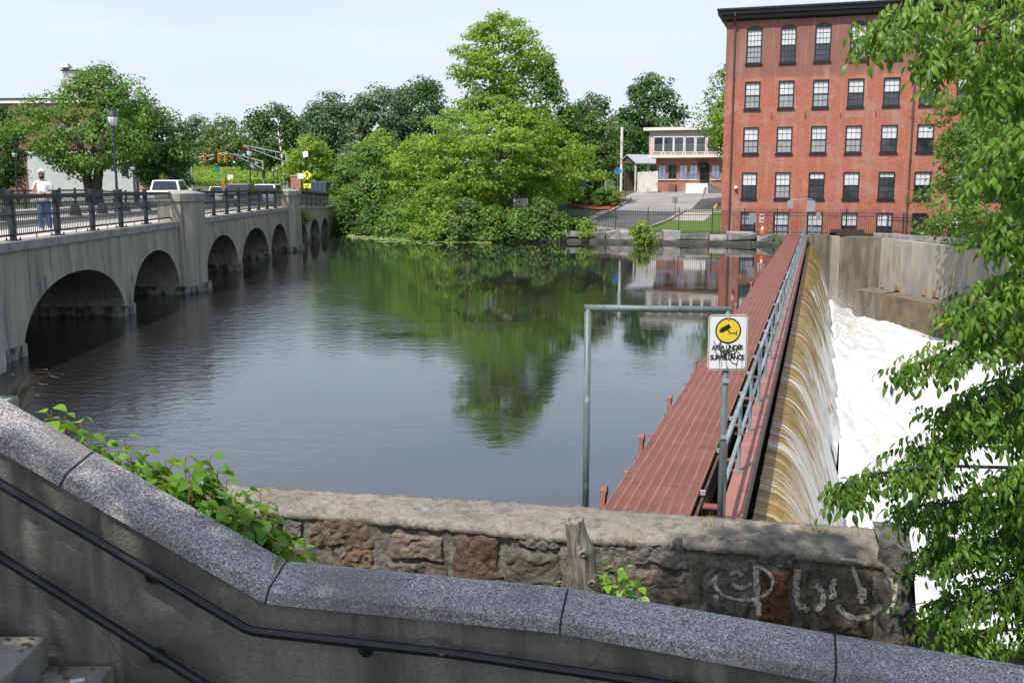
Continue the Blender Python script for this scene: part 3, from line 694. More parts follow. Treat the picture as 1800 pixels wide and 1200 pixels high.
ab = thing('dam_abutment', 'streaked tan concrete abutment walls stepping down beside the foaming river', 'retaining wall', (24.8, 69, -4))
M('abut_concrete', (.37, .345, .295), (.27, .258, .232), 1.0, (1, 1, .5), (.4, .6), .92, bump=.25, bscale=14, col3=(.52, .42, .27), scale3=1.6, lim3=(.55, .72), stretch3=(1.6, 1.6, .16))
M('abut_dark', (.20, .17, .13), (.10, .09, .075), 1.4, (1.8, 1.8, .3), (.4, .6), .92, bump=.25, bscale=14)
M('abut_tan', (.22, .155, .095), (.125, .10, .072), 1.2, (1, 1, .8), (.36, .62), .92, bump=.25, bscale=12, col3=(.06, .05, .04), scale3=.8, lim3=(.55, .7))
def wallrun(pts, zt, zb, mat, name, thick=(0, 0), parent=ab, ztops=None):
    """a wall along plan points, visible face first, with a level top of the given thickness vector"""
    mb = MB(); zt_ = ztops or [zt] * len(pts)
    T = Vector((thick[0], thick[1], 0))
    for i in range(len(pts) - 1):
        a, b = Vector((*pts[i], 0)), Vector((*pts[i + 1], 0)); za, zb_ = zt_[i], zt_[i + 1]
        up = lambda p, z: Vector((p.x, p.y, z))
        mb.quad(up(a, zb), up(b, zb), up(b, zb_), up(a, za)); mb.quad(up(a, za), up(b, zb_), up(b + T, zb_), up(a + T, za)); mb.quad(up(b + T, zb), up(a + T, zb), up(a + T, za), up(b + T, zb_))
        if i == 0: mb.quad(up(a + T, zb), up(a, zb), up(a, za), up(a + T, za))
        if i == len(pts) - 2: mb.quad(up(b, zb), up(b + T, zb), up(b + T, zb_), up(b, za if False else zb_))
    return mb.build(name, mat, parent, world=True)
e0 = dam(DEND, -3.6); e1 = dam(DEND, .9); e2 = Vector((21.7, 67.6, 0))
# wall at the dam's end, then the pier face, then the long curving wall downstream
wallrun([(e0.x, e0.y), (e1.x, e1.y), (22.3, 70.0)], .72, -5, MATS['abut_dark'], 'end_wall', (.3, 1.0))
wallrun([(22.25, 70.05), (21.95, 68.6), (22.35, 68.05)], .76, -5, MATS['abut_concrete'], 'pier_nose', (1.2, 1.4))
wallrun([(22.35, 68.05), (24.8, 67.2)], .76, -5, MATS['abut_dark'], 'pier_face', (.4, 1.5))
lw = [(24.8, 67.2), (25.35, 64.2), (25.95, 61.2), (26.6, 58.2), (27.5, 55.2), (29.5, 51), (33, 46), (38, 41)]
for i in range(len(lw) - 1):       # poured in bays with visible joints
    a, b = Vector((*lw[i], 0)), Vector((*lw[i + 1], 0)); d = (b - a).normalized() * .015
    wallrun([(a.x + d.x, a.y + d.y), (b.x - d.x, b.y - d.y)], 0, -5, MATS['abut_concrete'], 'wall_bay', (1.0, .2), ztops=[.74 - .05 * i, .74 - .05 * (i + 1)])
led = [(22.7, 65.9), (23.75, 63.6), (24.3, 60.6), (25.0, 57.4), (26.2, 53.6), (28.4, 49.5), (33, 44)]
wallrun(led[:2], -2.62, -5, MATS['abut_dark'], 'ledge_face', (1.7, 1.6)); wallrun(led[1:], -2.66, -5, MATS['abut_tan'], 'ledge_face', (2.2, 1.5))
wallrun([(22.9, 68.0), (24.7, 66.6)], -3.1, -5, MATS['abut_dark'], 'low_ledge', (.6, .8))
lp = MB()
for i, q in enumerate([(24.85, 66.6), (25.2, 64.9), (25.75, 62.0), (26.0, 60.8)]):
    lp.box((q[0] - .02, q[1], -2.35), (.12, .35 + .3 * (i % 2), .4))
lp.build('buttress_stub', M('rust_stain', (.30, .14, .07), (.42, .34, .25), 2, rough=.9), ab, world=True)
ms = MB()
for k in range(60): ms.box((23.9 + rk.uniform(-.7, .8), 66.9 - rk.uniform(-.1, .6), -3.05), (.12, .12, rk.uniform(.06, .18)))
tag(ms.build('moss_tuft', MATS['lawn_green'], ab, world=True), kind='stuff')
# ground behind the abutment
mb = MB(); poly = [(18.9, 72.6), (22.4, 71.2), (25.0, 68.3), (26.3, 64.4), (27.0, 61.4), (27.7, 58.4), (28.7, 55.4), (30.5, 51.2), (34, 46.2), (39, 41.2), (120, 20), (120, 62), (26, 79), (19.0, 79)]
poly = [(19.25, 73.2), (19.25, 79), ] [::-1] and poly; mb.add([(x, y, .62) for x, y in poly], [list(range(len(poly)))]); mb.add([(39, 41.2, .62), (39, 41.2, -5), (120, 20, -5), (120, 20, .62)], [[0, 1, 2, 3]]); mb.build('mill_yard', MATS['soil'], kind='structure')
# stone course on top of the wall, one block after another
cs = thing('coping_course', 'course of pale weathered stones topping the wall below the fence', 'stone course', (25.5, 66, .7))
cpts = [Vector((25.0, 68.6, 0)), Vector((25.9, 65.0, 0)), Vector((26.9, 61.0, 0)), Vector((27.9, 57.6, 0))]
for a, b in zip(cpts, cpts[1:]):
    n = 4
    for i in range(n):
        p = a + (b - a) * (i + .5) / n; L = (b - a).length / n; ang = math.atan2((b - a).y, (b - a).x)
        mb = MB(); mb.box((p.x, p.y, .86 + rk.uniform(-.03, .03)), (L - .03, .55, .36), Matrix.Rotation(ang, 3, 'Z')); mb.build('stone', MATS['block_stone'], cs, world=True, bevel=.03)

tb = thing('timber_stack', 'dark timber beams lying on the abutment below the mill windows', 'timber', (23.3, 68.9, .77))
for i, (a, b, z) in enumerate((((22.3, 70.4), (24.6, 69.6), .86), ((22.6, 69.7), (25.6, 68.8), .86), ((22.3, 70.1), (24.4, 69.4), 1.10))):
    mb = MB(); mb.beam((*a, z), (*b, z), .28, .22); mb.build('beam', M('old_timber', (.06, .04, .03), (.035, .025, .02), 6, rough=.9), tb, world=True)

def iron_fence(label, pts, h, zfun, spacing, postgap, mat='rail_paint'):
    p0 = Vector((*pts[0], zfun(pts[0]))); root = thing('iron_fence', label, 'fence', p0, group='iron picket fences by the mill')
    rails = [MB(), MB(), MB()]; n = 0; pk = None; po = None; bulk = MB()
    acc = 0
    for a, b in zip(pts, pts[1:]):
        L = math.dist(a, b); k = max(1, int(L / spacing)); za, zb = zfun(a), zfun(b)
        for r_, fz in zip(rails, (.16, h - .22, h - .42)): r_.beam((*a, za + fz), (*b, zb + fz), .045, .04)
        for i in range(k):
            t = i / k; p = Vector((a[0] + (b[0] - a[0]) * t, a[1] + (b[1] - a[1]) * t, za + (zb - za) * t)); last = acc; acc += spacing
            if int(acc / postgap) != int(last / postgap) or n == 0 and i == 0:
                if po is None:
                    mb = MB(); mb.box((0, 0, h / 2 + .03), (.07, .07, h + .06)); mb.box((0, 0, h + .08), (.09, .09, .04)); po = mb.build('post', MATS[mat], root); q = po
                else: q = link('post', po.data, root)
                q.location = p - p0
            elif n < 290:
                if pk is None:
                    mb = MB(); mb.box((0, 0, h / 2 + .03), (.022, .022, h - .06)); mb.lathe([(.016, h), (.002, h + .07)], seg=4); pk = mb.build('picket', MATS[mat], root); q = pk
                else: q = link('picket', pk.data, root)
                q.location = p - p0; n += 1
    for r_ in rails: r_.build('rail', MATS[mat], root, world=True)
    return root
def fz1(p): return .72
A = [bwp(3.4, .75, 0), bwp(19.2, .75, 0)]
iron_fence('black iron picket fence on the bank wall in front of the lawn and mill', [(A[0].x, A[0].y), (A[1].x, A[1].y), (22.3, 71.2), (25.9, 69.9)], 1.78, fz1, .135, 2.35)
iron_fence('shorter black iron fence on the stone course above the curved wall', [(25.5, 68.0), (26.3, 64.4), (27.2, 61.0), (28.2, 57.5), (30, 52.5)], 1.30, lambda p: 1.02, .135, 1.8)

# ================================================================== CATWALK ON THE DAM
CZ = .75
walk = thing('catwalk', 'rust red grated steel catwalk running along the top of the dam', 'catwalk', dam(9.6, -1.6, 0))
def grating_mat():
    m, t, p, out = new_mat('grating_red')
    tcn = t.nodes.new('ShaderNodeTexCoord'); mp = t.nodes.new('ShaderNodeMapping'); mp.inputs['Rotation'].default_value = (0, 0, DA); t.links.new(tcn.outputs['Object'], mp.inputs[0])
    g = t.nodes.new('ShaderNodeNewGeometry'); mp2 = t.nodes.new('ShaderNodeMapping'); mp2.vector_type = 'POINT'; mp2.inputs['Rotation'].default_value = (0, 0, DA); t.links.new(g.outputs['Position'], mp2.inputs[0])
    w = t.nodes.new('ShaderNodeTexWave'); w.wave_type = 'BANDS'; w.bands_direction = 'Y'; w.inputs['Scale'].default_value = 7.5; w.inputs['Distortion'].default_value = .6; w.inputs['Detail'].default_value = 1; w.inputs['Detail Scale'].default_value = 6
    t.links.new(mp2.outputs[0], w.inputs[0])
    w2 = t.nodes.new('ShaderNodeTexWave'); w2.wave_type = 'BANDS'; w2.bands_direction = 'X'; w2.inputs['Scale'].default_value = 14; t.links.new(mp2.outputs[0], w2.inputs[0])
    mm = t.nodes.new('ShaderNodeMath'); mm.operation = 'MULTIPLY'; t.links.new(w.outputs['Fac'], mm.inputs[0]); t.links.new(rng_node(t, w2.outputs['Fac'], 0, 1, .55, 1), mm.inputs[1])
    n = noise_node(t, 1.4, (1, 1, 1), 6); n2 = noise_node(t, 22, (1, 1, 1), 3)
    c = mix_node(t, rng_node(t, n.outputs[0], .38, .64), (.225, .085, .056), (.17, .062, .042))
    c = mix_node(t, rng_node(t, mm.outputs[0], .15, .6, .5, 0), c, (.12, .05, .036))
    c = mix_node(t, rng_node(t, n2.outputs[0], .68, .76, 0, .7), c, (.46, .33, .27))
    t.links.new(c, p.inputs['Base Color']); p.inputs['Roughness'].default_value = .65; bump_node(t, p, mm.outputs[0], .7, .012); return m
gm = grating_mat()
OL, OR = -2.07, -1.15; NP = 8; PW = (OR - OL) / NP; SEG = 1.83
seg_edges = [9.3]
while seg_edges[-1] < DEND - .3: seg_edges.append(min(seg_edges[-1] + SEG, DEND - .3))
M('flange_pink', (.36, .17, .125), (.27, .115, .08), 3, rough=.6)
pmesh = {}
for i, (a, b) in enumerate(zip(seg_edges, seg_edges[1:])):
    for k in range(NP):
        L = round(b - a - .014, 3)
        if L < .1: continue
        if L not in pmesh:
            mb = MB(); w = PW - .006      # tread between two raised edge flanges
            mb.box2((-w / 2 + .010, 0, -.04), (w / 2 - .010, L, -.006)); mb.box2((-w / 2, 0, -.06), (-w / 2 + .010, L, .002)); mb.box2((w / 2 - .010, 0, -.06), (w / 2, L, .002))
            pmesh[L] = mb.build('grating_plank', gm)
            bpy.data.objects.remove(pmesh[L].copy()) if False else None
            me = pmesh[L].data; bpy.data.objects.remove(pmesh[L]); pmesh[L] = me; me.materials.clear(); me.materials.append(gm); me.materials.append(MATS['flange_pink'])
            for pi, po_ in enumerate(me.polygons): po_.material_index = 0 if pi < 6 else 1
        o = link('grating_plank', pmesh[L], walk); o.location = dam(a + .007, OL + PW * (k + .5), CZ + random.uniform(-.003, .003)) - walk.location; o.rotation_euler = (0, 0, -DA)
for off, nm in ((OL + .05, 'side_beam'), (OR + .005, 'side_beam')):
    mb = MB(); mb.beam(dam(9.3, off, CZ - .215), dam(DEND - .3, off, CZ - .215), .03, .30); mb.beam(dam(9.3, off, CZ - .075), dam(DEND - .3, off, CZ - .075), .10, .02); mb.beam(dam(9.3, off, CZ - .36), dam(DEND - .3, off, CZ - .36), .10, .02)
    mb.build(nm, MATS['girder_dark'], walk, world=True)
GL, GR = -.85, -.625; GZ = CZ
mb = MB()
sgs = [9.5]
while sgs[-1] < DEND - .3: sgs.append(min(sgs[-1] + 4.0, DEND - .3))
for a, b in zip(sgs, sgs[1:]):
    g = MB(); g.beam(dam(a + .006, (GL + GR) / 2, GZ - .012), dam(b - .006, (GL + GR) / 2, GZ - .012), GR - GL, .024); g.build('top_flange', MATS['oxide_pale'], walk, world=True)
mb.beam(dam(9.5, GR - .05, GZ - .25), dam(DEND - .3, GR - .05, GZ - .25), .03, .45); mb.beam(dam(9.5, GL + .05, GZ - .25), dam(DEND - .3, GL + .05, GZ - .25), .02, .45)
mb.build('outer_girder', MATS['girder_dark'], walk, world=True)
s = 10.9; i = 0
while s < DEND - 1:
    mb = MB(); mb.beam(dam(s, OR, GZ - .13), dam(s, GL, GZ - .13), .14, .02); mb.beam(dam(s, OR, GZ - .21), dam(s, GL, GZ - .21), .02, .14); mb.build('cross_beam', MATS['oxide_red'], walk, world=True); s += 2.0; i += 1
s = 12.0
while s < DEND - 3:
    mb = MB(); mb.beam(dam(s - .35, OR + .04, .32), dam(s - .35, GL - .02, .32), .10, .012); mb.build('gusset_plate', MATS['galvanized'], walk, world=True); s += 4.0
s = 11.0                     # clips along both edges of the grating
while s < 45:
    for off in (OL - .012, OR + .04):
        mb = MB(); mb.box(dam(s + (0 if off > -1.5 else .5), off, CZ - .01), (.06, .05, .05), Matrix.Rotation(-DA, 3, 'Z')); mb.build('grating_clip', MATS['galvanized'] if off > -1.5 else MATS['oxide_pale'], walk, world=True)
    s += 1.9 if s < 25 else 3.8
for s in (10.75, 13.3, 16.0, 19.6, 24.0, 29.5, 36.5, 45):        # lifting lugs of the gate frames on the pond side
    lg = MB(); c = dam(s, OL - .13, CZ - .12)
    lg.beam(c + DU * -.05 + Vector((0, 0, -.25)), c + DU * .05 + Vector((0, 0, .10)), .05, .12, up=DU); lg.tube([c + DU * .05 + Vector((0, 0, .09)) - DN * .035, c + DU * .05 + Vector((0, 0, .09)) + DN * .035], .062, 10)
    lg.beam(c - DU * .18 + Vector((0, 0, -.4)), c - DU * .18 + Vector((0, 0, -.12)), .09, .09); lg.beam(c - DU * .24 - Vector((0, 0, .12)), c + DN * .12 - DU * .24 - Vector((0, 0, .12)), .05, .06); lg.build('lifting_lug', MATS['oxide_red'], walk, world=True)

gr_ = thing('guard_rail', 'grey pipe guard rail fixed along the red dam girder', 'guard rail', dam(9.7, GL + .05, GZ))
go = GL + .06; TOP = .86; MIDZ = .43
panels = []; s = 9.9
while s < DEND - 2: panels.append((s, min(s + 6.1, DEND - 1))); s += 6.3
for a, b in panels:
    mb = MB(); mb.tube([dam(a + .02, go, GZ + TOP), dam(b - .02, go, GZ + TOP)], .026, 8); mb.build('top_rail', MATS['guard_paint'], gr_, world=True, smooth=True)
    mb = MB(); mb.tube([dam(a + .02, go, GZ + MIDZ), dam(b - .02, go, GZ + MIDZ)], .024, 8); mb.build('middle_rail', MATS['guard_paint'], gr_, world=True, smooth=True)
    n = 3
    for k in range(n + 1):
        q = a + (b - a) * k / n; mb = MB(); mb.tube([dam(q, go, GZ), dam(q, go, GZ + TOP)], .024, 8); mb.box(dam(q, go, GZ + .008), (.09, .09, .012), Matrix.Rotation(-DA, 3, 'Z'))
        mb.build('post', MATS['rusty_pipe'] if (k == 0 and a < 10) else MATS['guard_paint'], gr_, world=True)
# ================================================================== NEAR PARAPET AND STAIR
def agg_mat():
    m, t, p, out = new_mat('exposed_aggregate')
    g = t.nodes.new('ShaderNodeNewGeometry')
    v = t.nodes.new('ShaderNodeTexVoronoi'); v.inputs['Scale'].default_value = 150; t.links.new(g.outputs['Position'], v.inputs['Vector'])
    sx = t.nodes.new('ShaderNodeSeparateColor'); t.links.new(v.outputs['Color'], sx.inputs[0])
    c = mix_node(t, rng_node(t, sx.outputs[0], .22, .80), (.125, .114, .114), (.54, .50, .50))
    c = mix_node(t, rng_node(t, sx.outputs[1], .88, .93, 0, .8), c, (.9, .88, .88))
    c = mix_node(t, rng_node(t, v.outputs['Distance'], .25, .6, 0, .45), c, (.19, .177, .18))
    n = noise_node(t, 2.2, (1, 1, 1), 6); c = mix_node(t, rng_node(t, n.outputs[0], .44, .64, 0, .62), c, (.13, .12, .115)); n5 = noise_node(t, 5, (1, 1, 1), 7, rough=.7); c = mix_node(t, rng_node(t, n5.outputs[0], .58, .68, 0, .5), c, (.38, .36, .34)); n6 = noise_node(t, 14, (1, 1, 1), 5, rough=.7); c = mix_node(t, rng_node(t, n6.outputs[0], .62, .68, 0, .7), c, (.07, .066, .06))
    t.links.new(c, p.inputs['Base Color']); p.inputs['Roughness'].default_value = .85
    bump_node(t, p, v.outputs['Distance'], -.7, .007); return m
am = agg_mat()
M('stucco', (.215, .205, .185), (.125, .12, .11), 2.2, (1, 1, .55), (.36, .66), .92, bump=.5, bscale=55, bdist=.008, col3=(.30, .285, .25), scale3=1.5, lim3=(.56, .72), stretch3=(1.6, 1.6, .35))
def stucco_mat():
    m, t, p, out = new_mat('stucco'); n = noise_node(t, 1.7, (1, 1, .8), 7, rough=.65, dist=.5); c = mix_node(t, rng_node(t, n.outputs[0], .38, .62), (.25, .232, .195), (.10, .094, .08))
    s = noise_node(t, 2.0, (3, 3, .28), 5); c = mix_node(t, rng_node(t, s.outputs[0], .50, .70, 0, .75), c, (.09, .085, .075)); s2 = noise_node(t, 1.3, (4, 4, .25), 5, dist=.3); c = mix_node(t, rng_node(t, s2.outputs[0], .56, .74, 0, .6), c, (.42, .395, .34))
    f = noise_node(t, 60, (1, 1, 1), 4); c = mix_node(t, rng_node(t, f.outputs[0], .42, .62, 0, .35), c, (.10, .095, .085)); v = t.nodes.new('ShaderNodeTexVoronoi'); v.feature = 'DISTANCE_TO_EDGE'; v.inputs['Scale'].default_value = 1.1; g = noise_node(t, 3, (1, 1, 1), 4)
    gm_ = t.nodes.new('ShaderNodeNewGeometry'); ad = t.nodes.new('ShaderNodeMix'); ad.data_type = 'RGBA'; ad.inputs[0].default_value = .22; t.links.new(gm_.outputs['Position'], ad.inputs[6]); t.links.new(g.outputs['Color'], ad.inputs[7]); t.links.new(ad.outputs[2], v.inputs['Vector'])
    c = mix_node(t, rng_node(t, v.outputs['Distance'], 0, .006, .55, 0), c, (.06, .055, .05)); t.links.new(c, p.inputs['Base Color']); p.inputs['Roughness'].default_value = .93; bump_node(t, p, f.outputs[0], .7, .012); return m
stucco_mat()
M('joint_dark', (.05, .05, .05), rough=.95)
par = thing('stair_parapet', 'grey parapet wall with speckled stone coping sloping down beside the stair', 'parapet', (-1.2, 4.8, 0))
PP = [at(-330, 506, 5.3), at(168, 792, 5.22), at(506, 984, 5.15), at(1000, 1031, 4.95), at(1467, 1112, 4.62), at(1960, 1194, 4.3)]      # back top edge of the coping, joint by joint
def offs(i, d):
    """plan offset towards the viewer at point i, mitred"""
    ds = []
    for a, b in ((i - 1, i), (i, i + 1)):
        if a >= 0 and b < len(PP): v = PP[b] - PP[a]; v.z = 0; v.normalize(); ds.append(Vector((v.y, -v.x, 0)))
    n = sum(ds, Vector((0, 0, 0))).normalized(); n = n if n.y < 0 else -n
    return n * (d / max(.3, n.dot(ds[0] if ds[0].y < 0 else -ds[0])))
PROF = [(0, -.135), (0, -.012), (.012, 0), (.055, 0), (.066, -.004), (.24, -.05), (.256, -.058), (.265, -.072), (.265, -.138)]
def ups(i):
    """the coping stands square to its own slope: mitred 'up' at joint i"""
    us = []
    for a, b in ((i - 1, i), (i, i + 1)):
        if a >= 0 and b < len(PP): g = (PP[b] - PP[a]).normalized(); us.append((Vector((0, 0, 1)) - g * g.z).normalized())
    u = sum(us, Vector((0, 0, 0))).normalized(); return u / u.dot(us[0])
for i in range(len(PP) - 1):
    mb = MB(); a, b = PP[i], PP[i + 1]; g = (b - a).normalized() * .006; N = 6
    rings = []
    for k in range(N + 1):
        t = k / N; ring = []
        for d, h in PROF:
            A, B = a + offs(i, d) + ups(i) * h + g, b + offs(i + 1, d) + ups(i + 1) * h - g
            ring.append(A.lerp(B, t))
        rings.append(ring)
    m_ = len(PROF); vs = [p for r_ in rings for p in r_]; fs = []
    for k in range(N):
        for j in range(m_): j2 = (j + 1) % m_; fs.append([k * m_ + j, k * m_ + j2, (k + 1) * m_ + j2, (k + 1) * m_ + j])
    fs.append(list(range(m_))); fs.append([N * m_ + j for j in range(m_)][::-1]); mb.add(vs, fs)
    mb.build('coping_stone', am, par, world=True)
    # dark filled joint between neighbours
    if i:
        jb = MB(); jb.add([a + offs(i, d * .985 + .002) + ups(i) * (h - .006) + g * s_ * 1.0 for s_ in (-1, 1) for d, h in PROF], [[j, (j + 1) % m_, m_ + (j + 1) % m_, m_ + j] for j in range(m_)]); jb.build('coping_joint', MATS['joint_dark'], par, world=True)
mb = MB()
F0 = [PP[i] + offs(i, .225) + ups(i) * -.13 for i in range(len(PP))]; K0 = [PP[i] + offs(i, .03) + ups(i) * -.12 for i in range(len(PP))]
for i in range(len(PP) - 1):
    a, b = F0[i], F0[i + 1]; fl = lambda p: Vector((p.x, p.y, .3))
    mb.quad(fl(a), fl(b), b, a); c, d = K0[i], K0[i + 1]; mb.quad(fl(d), fl(c), c, d)
mb.build('wall_face', MATS['stucco'], par, world=True)

# handrails on brackets
for nm, pts, lab in (('handrail', [at(-260, 690, 5.0), at(-20, 838, 4.93), at(430, 1103, 4.82), at(447, 1109, 4.81), at(470, 1112, 4.80), at(800, 1149, 4.70), at(1170, 1203, 4.52), at(1500, 1262, 4.3)], 'upper black pipe handrail bolted to the parapet'),
                     ('handrail', [at(-260, 806, 4.98), at(0, 978, 4.91), at(262, 1142, 4.84), at(440, 1252, 4.8), at(900, 1310, 4.7)], 'lower black pipe handrail nearest the steps')):
    h = thing(nm, lab, 'handrail', pts[1], group='handrails on the parapet')
    mb = MB(); mb.tube(pts, .0255, 12); mb.build('pipe', MATS['rail_worn'], h, world=True, smooth=True)
    br = [(2, .44)] if 'upper' in lab else [(1, .97)]
    cand = [at(255, 1000, 4.86), at(637, 1131, 4.75), at(1110, 1194, 4.55)] if 'upper' in lab else [at(262, 1142, 4.84)]
    for c in cand:
        b = MB(); b.tube([c, c + Vector((0, .04, -.075)), c + Vector((0, .16, -.085))], .013, 8); w = c + Vector((0, .15, -.085))
        b.lathe([(.038, -.012), (.038, .012)], (0, 0, 0), 14)
        k = len(b.v) - 28
        for q in range(k, len(b.v)): x, y, z = b.v[q]; b.v[q] = (w.x + x, w.y + z * 4, w.z + y)
        b.build('bracket', MATS['black_paint'], h, world=True)
st = thing('stair', 'worn concrete steps climbing to the left beside the parapet', 'stair', (-2, 4, 2))
M('step_concrete', (.30, .28, .24), (.17, .16, .14), 3, rough=.93, bump=.5, bscale=40, bdist=.01, col3=(.10, .08, .06), scale3=3, lim3=(.56, .7))
for k in range(-3, 5):
    x1 = -2.44 + .34 * k; z = 1.82 - .165 * k
    mb = MB(); mb.box2((x1 - .42, 2.0, z - .5), (x1, 4.93, z)); mb.build('step', MATS['step_concrete'], st, world=True, bevel=.012)
lf = MB(); rl = random.Random(9)
for k in range(70):
    x = rl.uniform(-2.9, -1.9); y = 4.90 - abs(rl.gauss(0, .08)); kk = math.ceil((x + 2.44) / .34); z = 1.82 - .165 * kk + .006
    a = rl.uniform(0, 6.3); s = rl.uniform(.008, .028); lf.quad((x + s * math.cos(a), y + s * math.sin(a), z), (x - s * .5 * math.sin(a), y + s * .5 * math.cos(a), z + .012 * rl.random()), (x - s * math.cos(a), y - s * math.sin(a), z + .004), (x + s * .5 * math.sin(a), y - s * .5 * math.cos(a), z + .01 * rl.random()))
lf.build('leaf_litter', M('dead_leaf', (.20, .10, .05), (.10, .06, .035), 14, rough=.9), kind='stuff')
mb = MB(); mb.box((-2.22, 4.76, 1.66), (.07, .035, .004), Matrix.Rotation(.4, 3, 'Z')); tag(mb.build('paper_scrap', MATS['sign_white']), 'small white scrap of paper lying on the lower step', 'litter')
mb = MB(); mb.box2((-6, .2, .2), (-1, 2.0, 1.75)); mb.box2((-6, -4, -.5), (8, 1.9, .9)); mb.build('viewing_terrace', MATS['step_concrete'], kind='structure')

# granite block and post at the head of the stair
gp = thing('granite_post', 'pale granite post on a square block at the bridge corner', 'post', at(10, 705, 5.6))
M('granite', (.33, .34, .31), (.23, .235, .21), 9, rough=.9, bump=.5, bscale=40, bdist=.012)
c = at(8, 705, 5.6); mb = MB(); mb.box((c.x - .12, c.y, c.z - .5), (.24, .34, 1.0)); mb.build('block', MATS['granite'], gp, world=True, bevel=.015)
c = at(-6, 650, 5.7); mb = MB(); mb.box((c.x - .03, c.y, c.z + .3), (.085, .2, .66)); mb.build('post', MATS['granite'], gp, world=True, bevel=.01)
tw = thing('dry_weed', 'brown dried weed curling beside the granite block', 'weed', at(30, 740, 5.9)); mb = MB(); rl = random.Random(4)
for k in range(16):
    p = at(14 + rl.uniform(-4, 14), 740, 5.9); pts = [p]; d = Vector((rl.uniform(-.1, .35), rl.uniform(-.3, .3), 1)).normalized(); L = rl.uniform(.2, .42)
    for q in range(7): d = (d + Vector((.09 + rl.uniform(-.1, .1), rl.uniform(-.1, .1), -.20 * q / 3))).normalized(); pts.append(pts[-1] + d * L / 6)
    mb.tube(pts, [.0035] * 5 + [.002] * 3, 4)
mb.build('stem', M('dry_stem', (.17, .12, .08), rough=.9), tw, world=True)

# ================================================================== NEAR BANK + RUBBLE STONE WALL
mb = MB(); mb.add([(-9, 4.7, .85), (3.1, 4.7, .85), (3.3, 7.6, .7), (2.2, 8.2, .7), (-9, 9.6, .75)], [[0, 1, 2, 3, 4]])
mb.add([(3.1, 4.7, .85), (8.5, 3.2, .2), (9.5, 5.8, -2.6), (4.6, 8.0, -3.2), (3.3, 7.6, .7)], [[0, 1, 2, 3, 4]]); mb.add([(8.5, 3.2, .2), (40, -5, .2), (40, 0, -4.6), (9.5, 5.8, -2.6)], [[0, 1, 2, 3]])
mb.add([(4.6, 8.0, -3.2), (9.5, 5.8, -2.6), (11, 7, -5), (4, 9.6, -5)], [[0, 1, 2, 3]]); mb.build('near_bank', MATS['soil'], kind='structure')

def rock_mat(name, a, b, dark, pale, bump=.9, bs=22, bd=.035, s=3.2):
    m, t, p, out = new_mat(name); n = noise_node(t, s, (1, 1, 1), 8, rough=.68, dist=.4); c = mix_node(t, rng_node(t, n.outputs[0], .38, .62), a, b)
    n2 = noise_node(t, 11, (1, 1, 1.3), 8, rough=.72); c = mix_node(t, rng_node(t, n2.outputs[0], .49, .62, 0, .8), c, dark); n3 = noise_node(t, 6.5, (1, 1, 1), 8, rough=.7, dist=.8); c = mix_node(t, rng_node(t, n3.outputs[0], .57, .68, 0, .7), c, pale)
    f = noise_node(t, 55, (1, 1, 1), 5, rough=.7); c = mix_node(t, rng_node(t, f.outputs[0], .45, .62, 0, .45), c, dark); h = noise_node(t, bs, (1, 1, 1), 8, rough=.7); t.links.new(c, p.inputs['Base Color']); p.inputs['Roughness'].default_value = .95; p.inputs['Specular IOR Level'].default_value = .25; bump_node(t, p, h.outputs[0], bump, bd); return m
MATS['mortar'] = rock_mat('mortar', (.27, .245, .20), (.17, .158, .135), (.07, .066, .058), (.40, .37, .31))
MATS['cap_mortar'] = rock_mat('cap_mortar', (.325, .29, .235), (.225, .205, .17), (.12, .112, .10), (.43, .39, .33), .7, 30, .025, 2.2)
sw = thing('stone_wall', 'old rubble stone wall with a rough cement top and faded graffiti', 'stone wall', onz(1000, 933, 1.45))
WB = [onz(250, 838, 1.45), onz(470, 856, 1.45), onz(1000, 888, 1.45), onz(1387, 918, 1.45), onz(1592, 931, 1.42)]        # back top edge
WF = [onz(250, 880, 1.45), onz(562, 897, 1.43), onz(992, 936, 1.43), onz(1218, 948, 1.43), onz(1600, 985, 1.36)]       # front top edge
def wall_pt(u, which):
    P = WB if which else WF; k = u * (len(P) - 1); i = min(int(k), len(P) - 2); return P[i].lerp(P[i + 1], k - i)
NU = 420; rows = []
for iu in range(NU + 1):
    u = iu / NU; f, b = wall_pt(u, 0), wall_pt(u, 1); col = []
    for k in range(40): z = -.0 + (f.z - .09 + .0) * k / 39; col.append(Vector((f.x + .01, f.y + .012, z)))            # mortar face
    col += [Vector((f.x, f.y - .015, f.z - .075)), Vector((f.x, f.y - .01, f.z - .03)), Vector((f.x, f.y + .05, f.z))]
    for k in range(1, 9): col.append(f.lerp(b, k / 9 * .93 + .06))
    col += [b, Vector((b.x, b.y + .02, b.z - .1)), Vector((b.x, b.y + .02, -1))]
    out = []
    for k, p in enumerate(col):
        q = p * 6; d = (mnoise.turbulence(q, 5, True) - .5) * .035 + mnoise.noise(p * 1.3) * .02; g = mnoise.noise(p * 22) * .010 + mnoise.noise(p * 11) * .012
        if k < 40: out.append(p + Vector((0, -d - g, 0)))
        else: out.append(p + Vector((g, -d * .7 + g, d * .5 + g * .8)))
    rows.append(out)
m_ = len(rows[0]); V = np.array([list(p) for r_ in rows for p in r_]); o0 = np.array(sw.location)
wm = mesh_np('mortar_core', V - o0, grid_np(NU + 1, m_)[:, ::-1], [MATS['mortar'], MATS['cap_mortar']], sw, smooth=True)
mi = np.zeros((NU, m_ - 1), np.int32); mi[:, 40:] = 1; wm.data.polygons.foreach_set('material_index', mi.ravel())
eb = MB(); e = rows[-1]; eb.add(e, [list(range(m_))]); eb.build('wall_end', MATS['mortar'], sw, world=True)
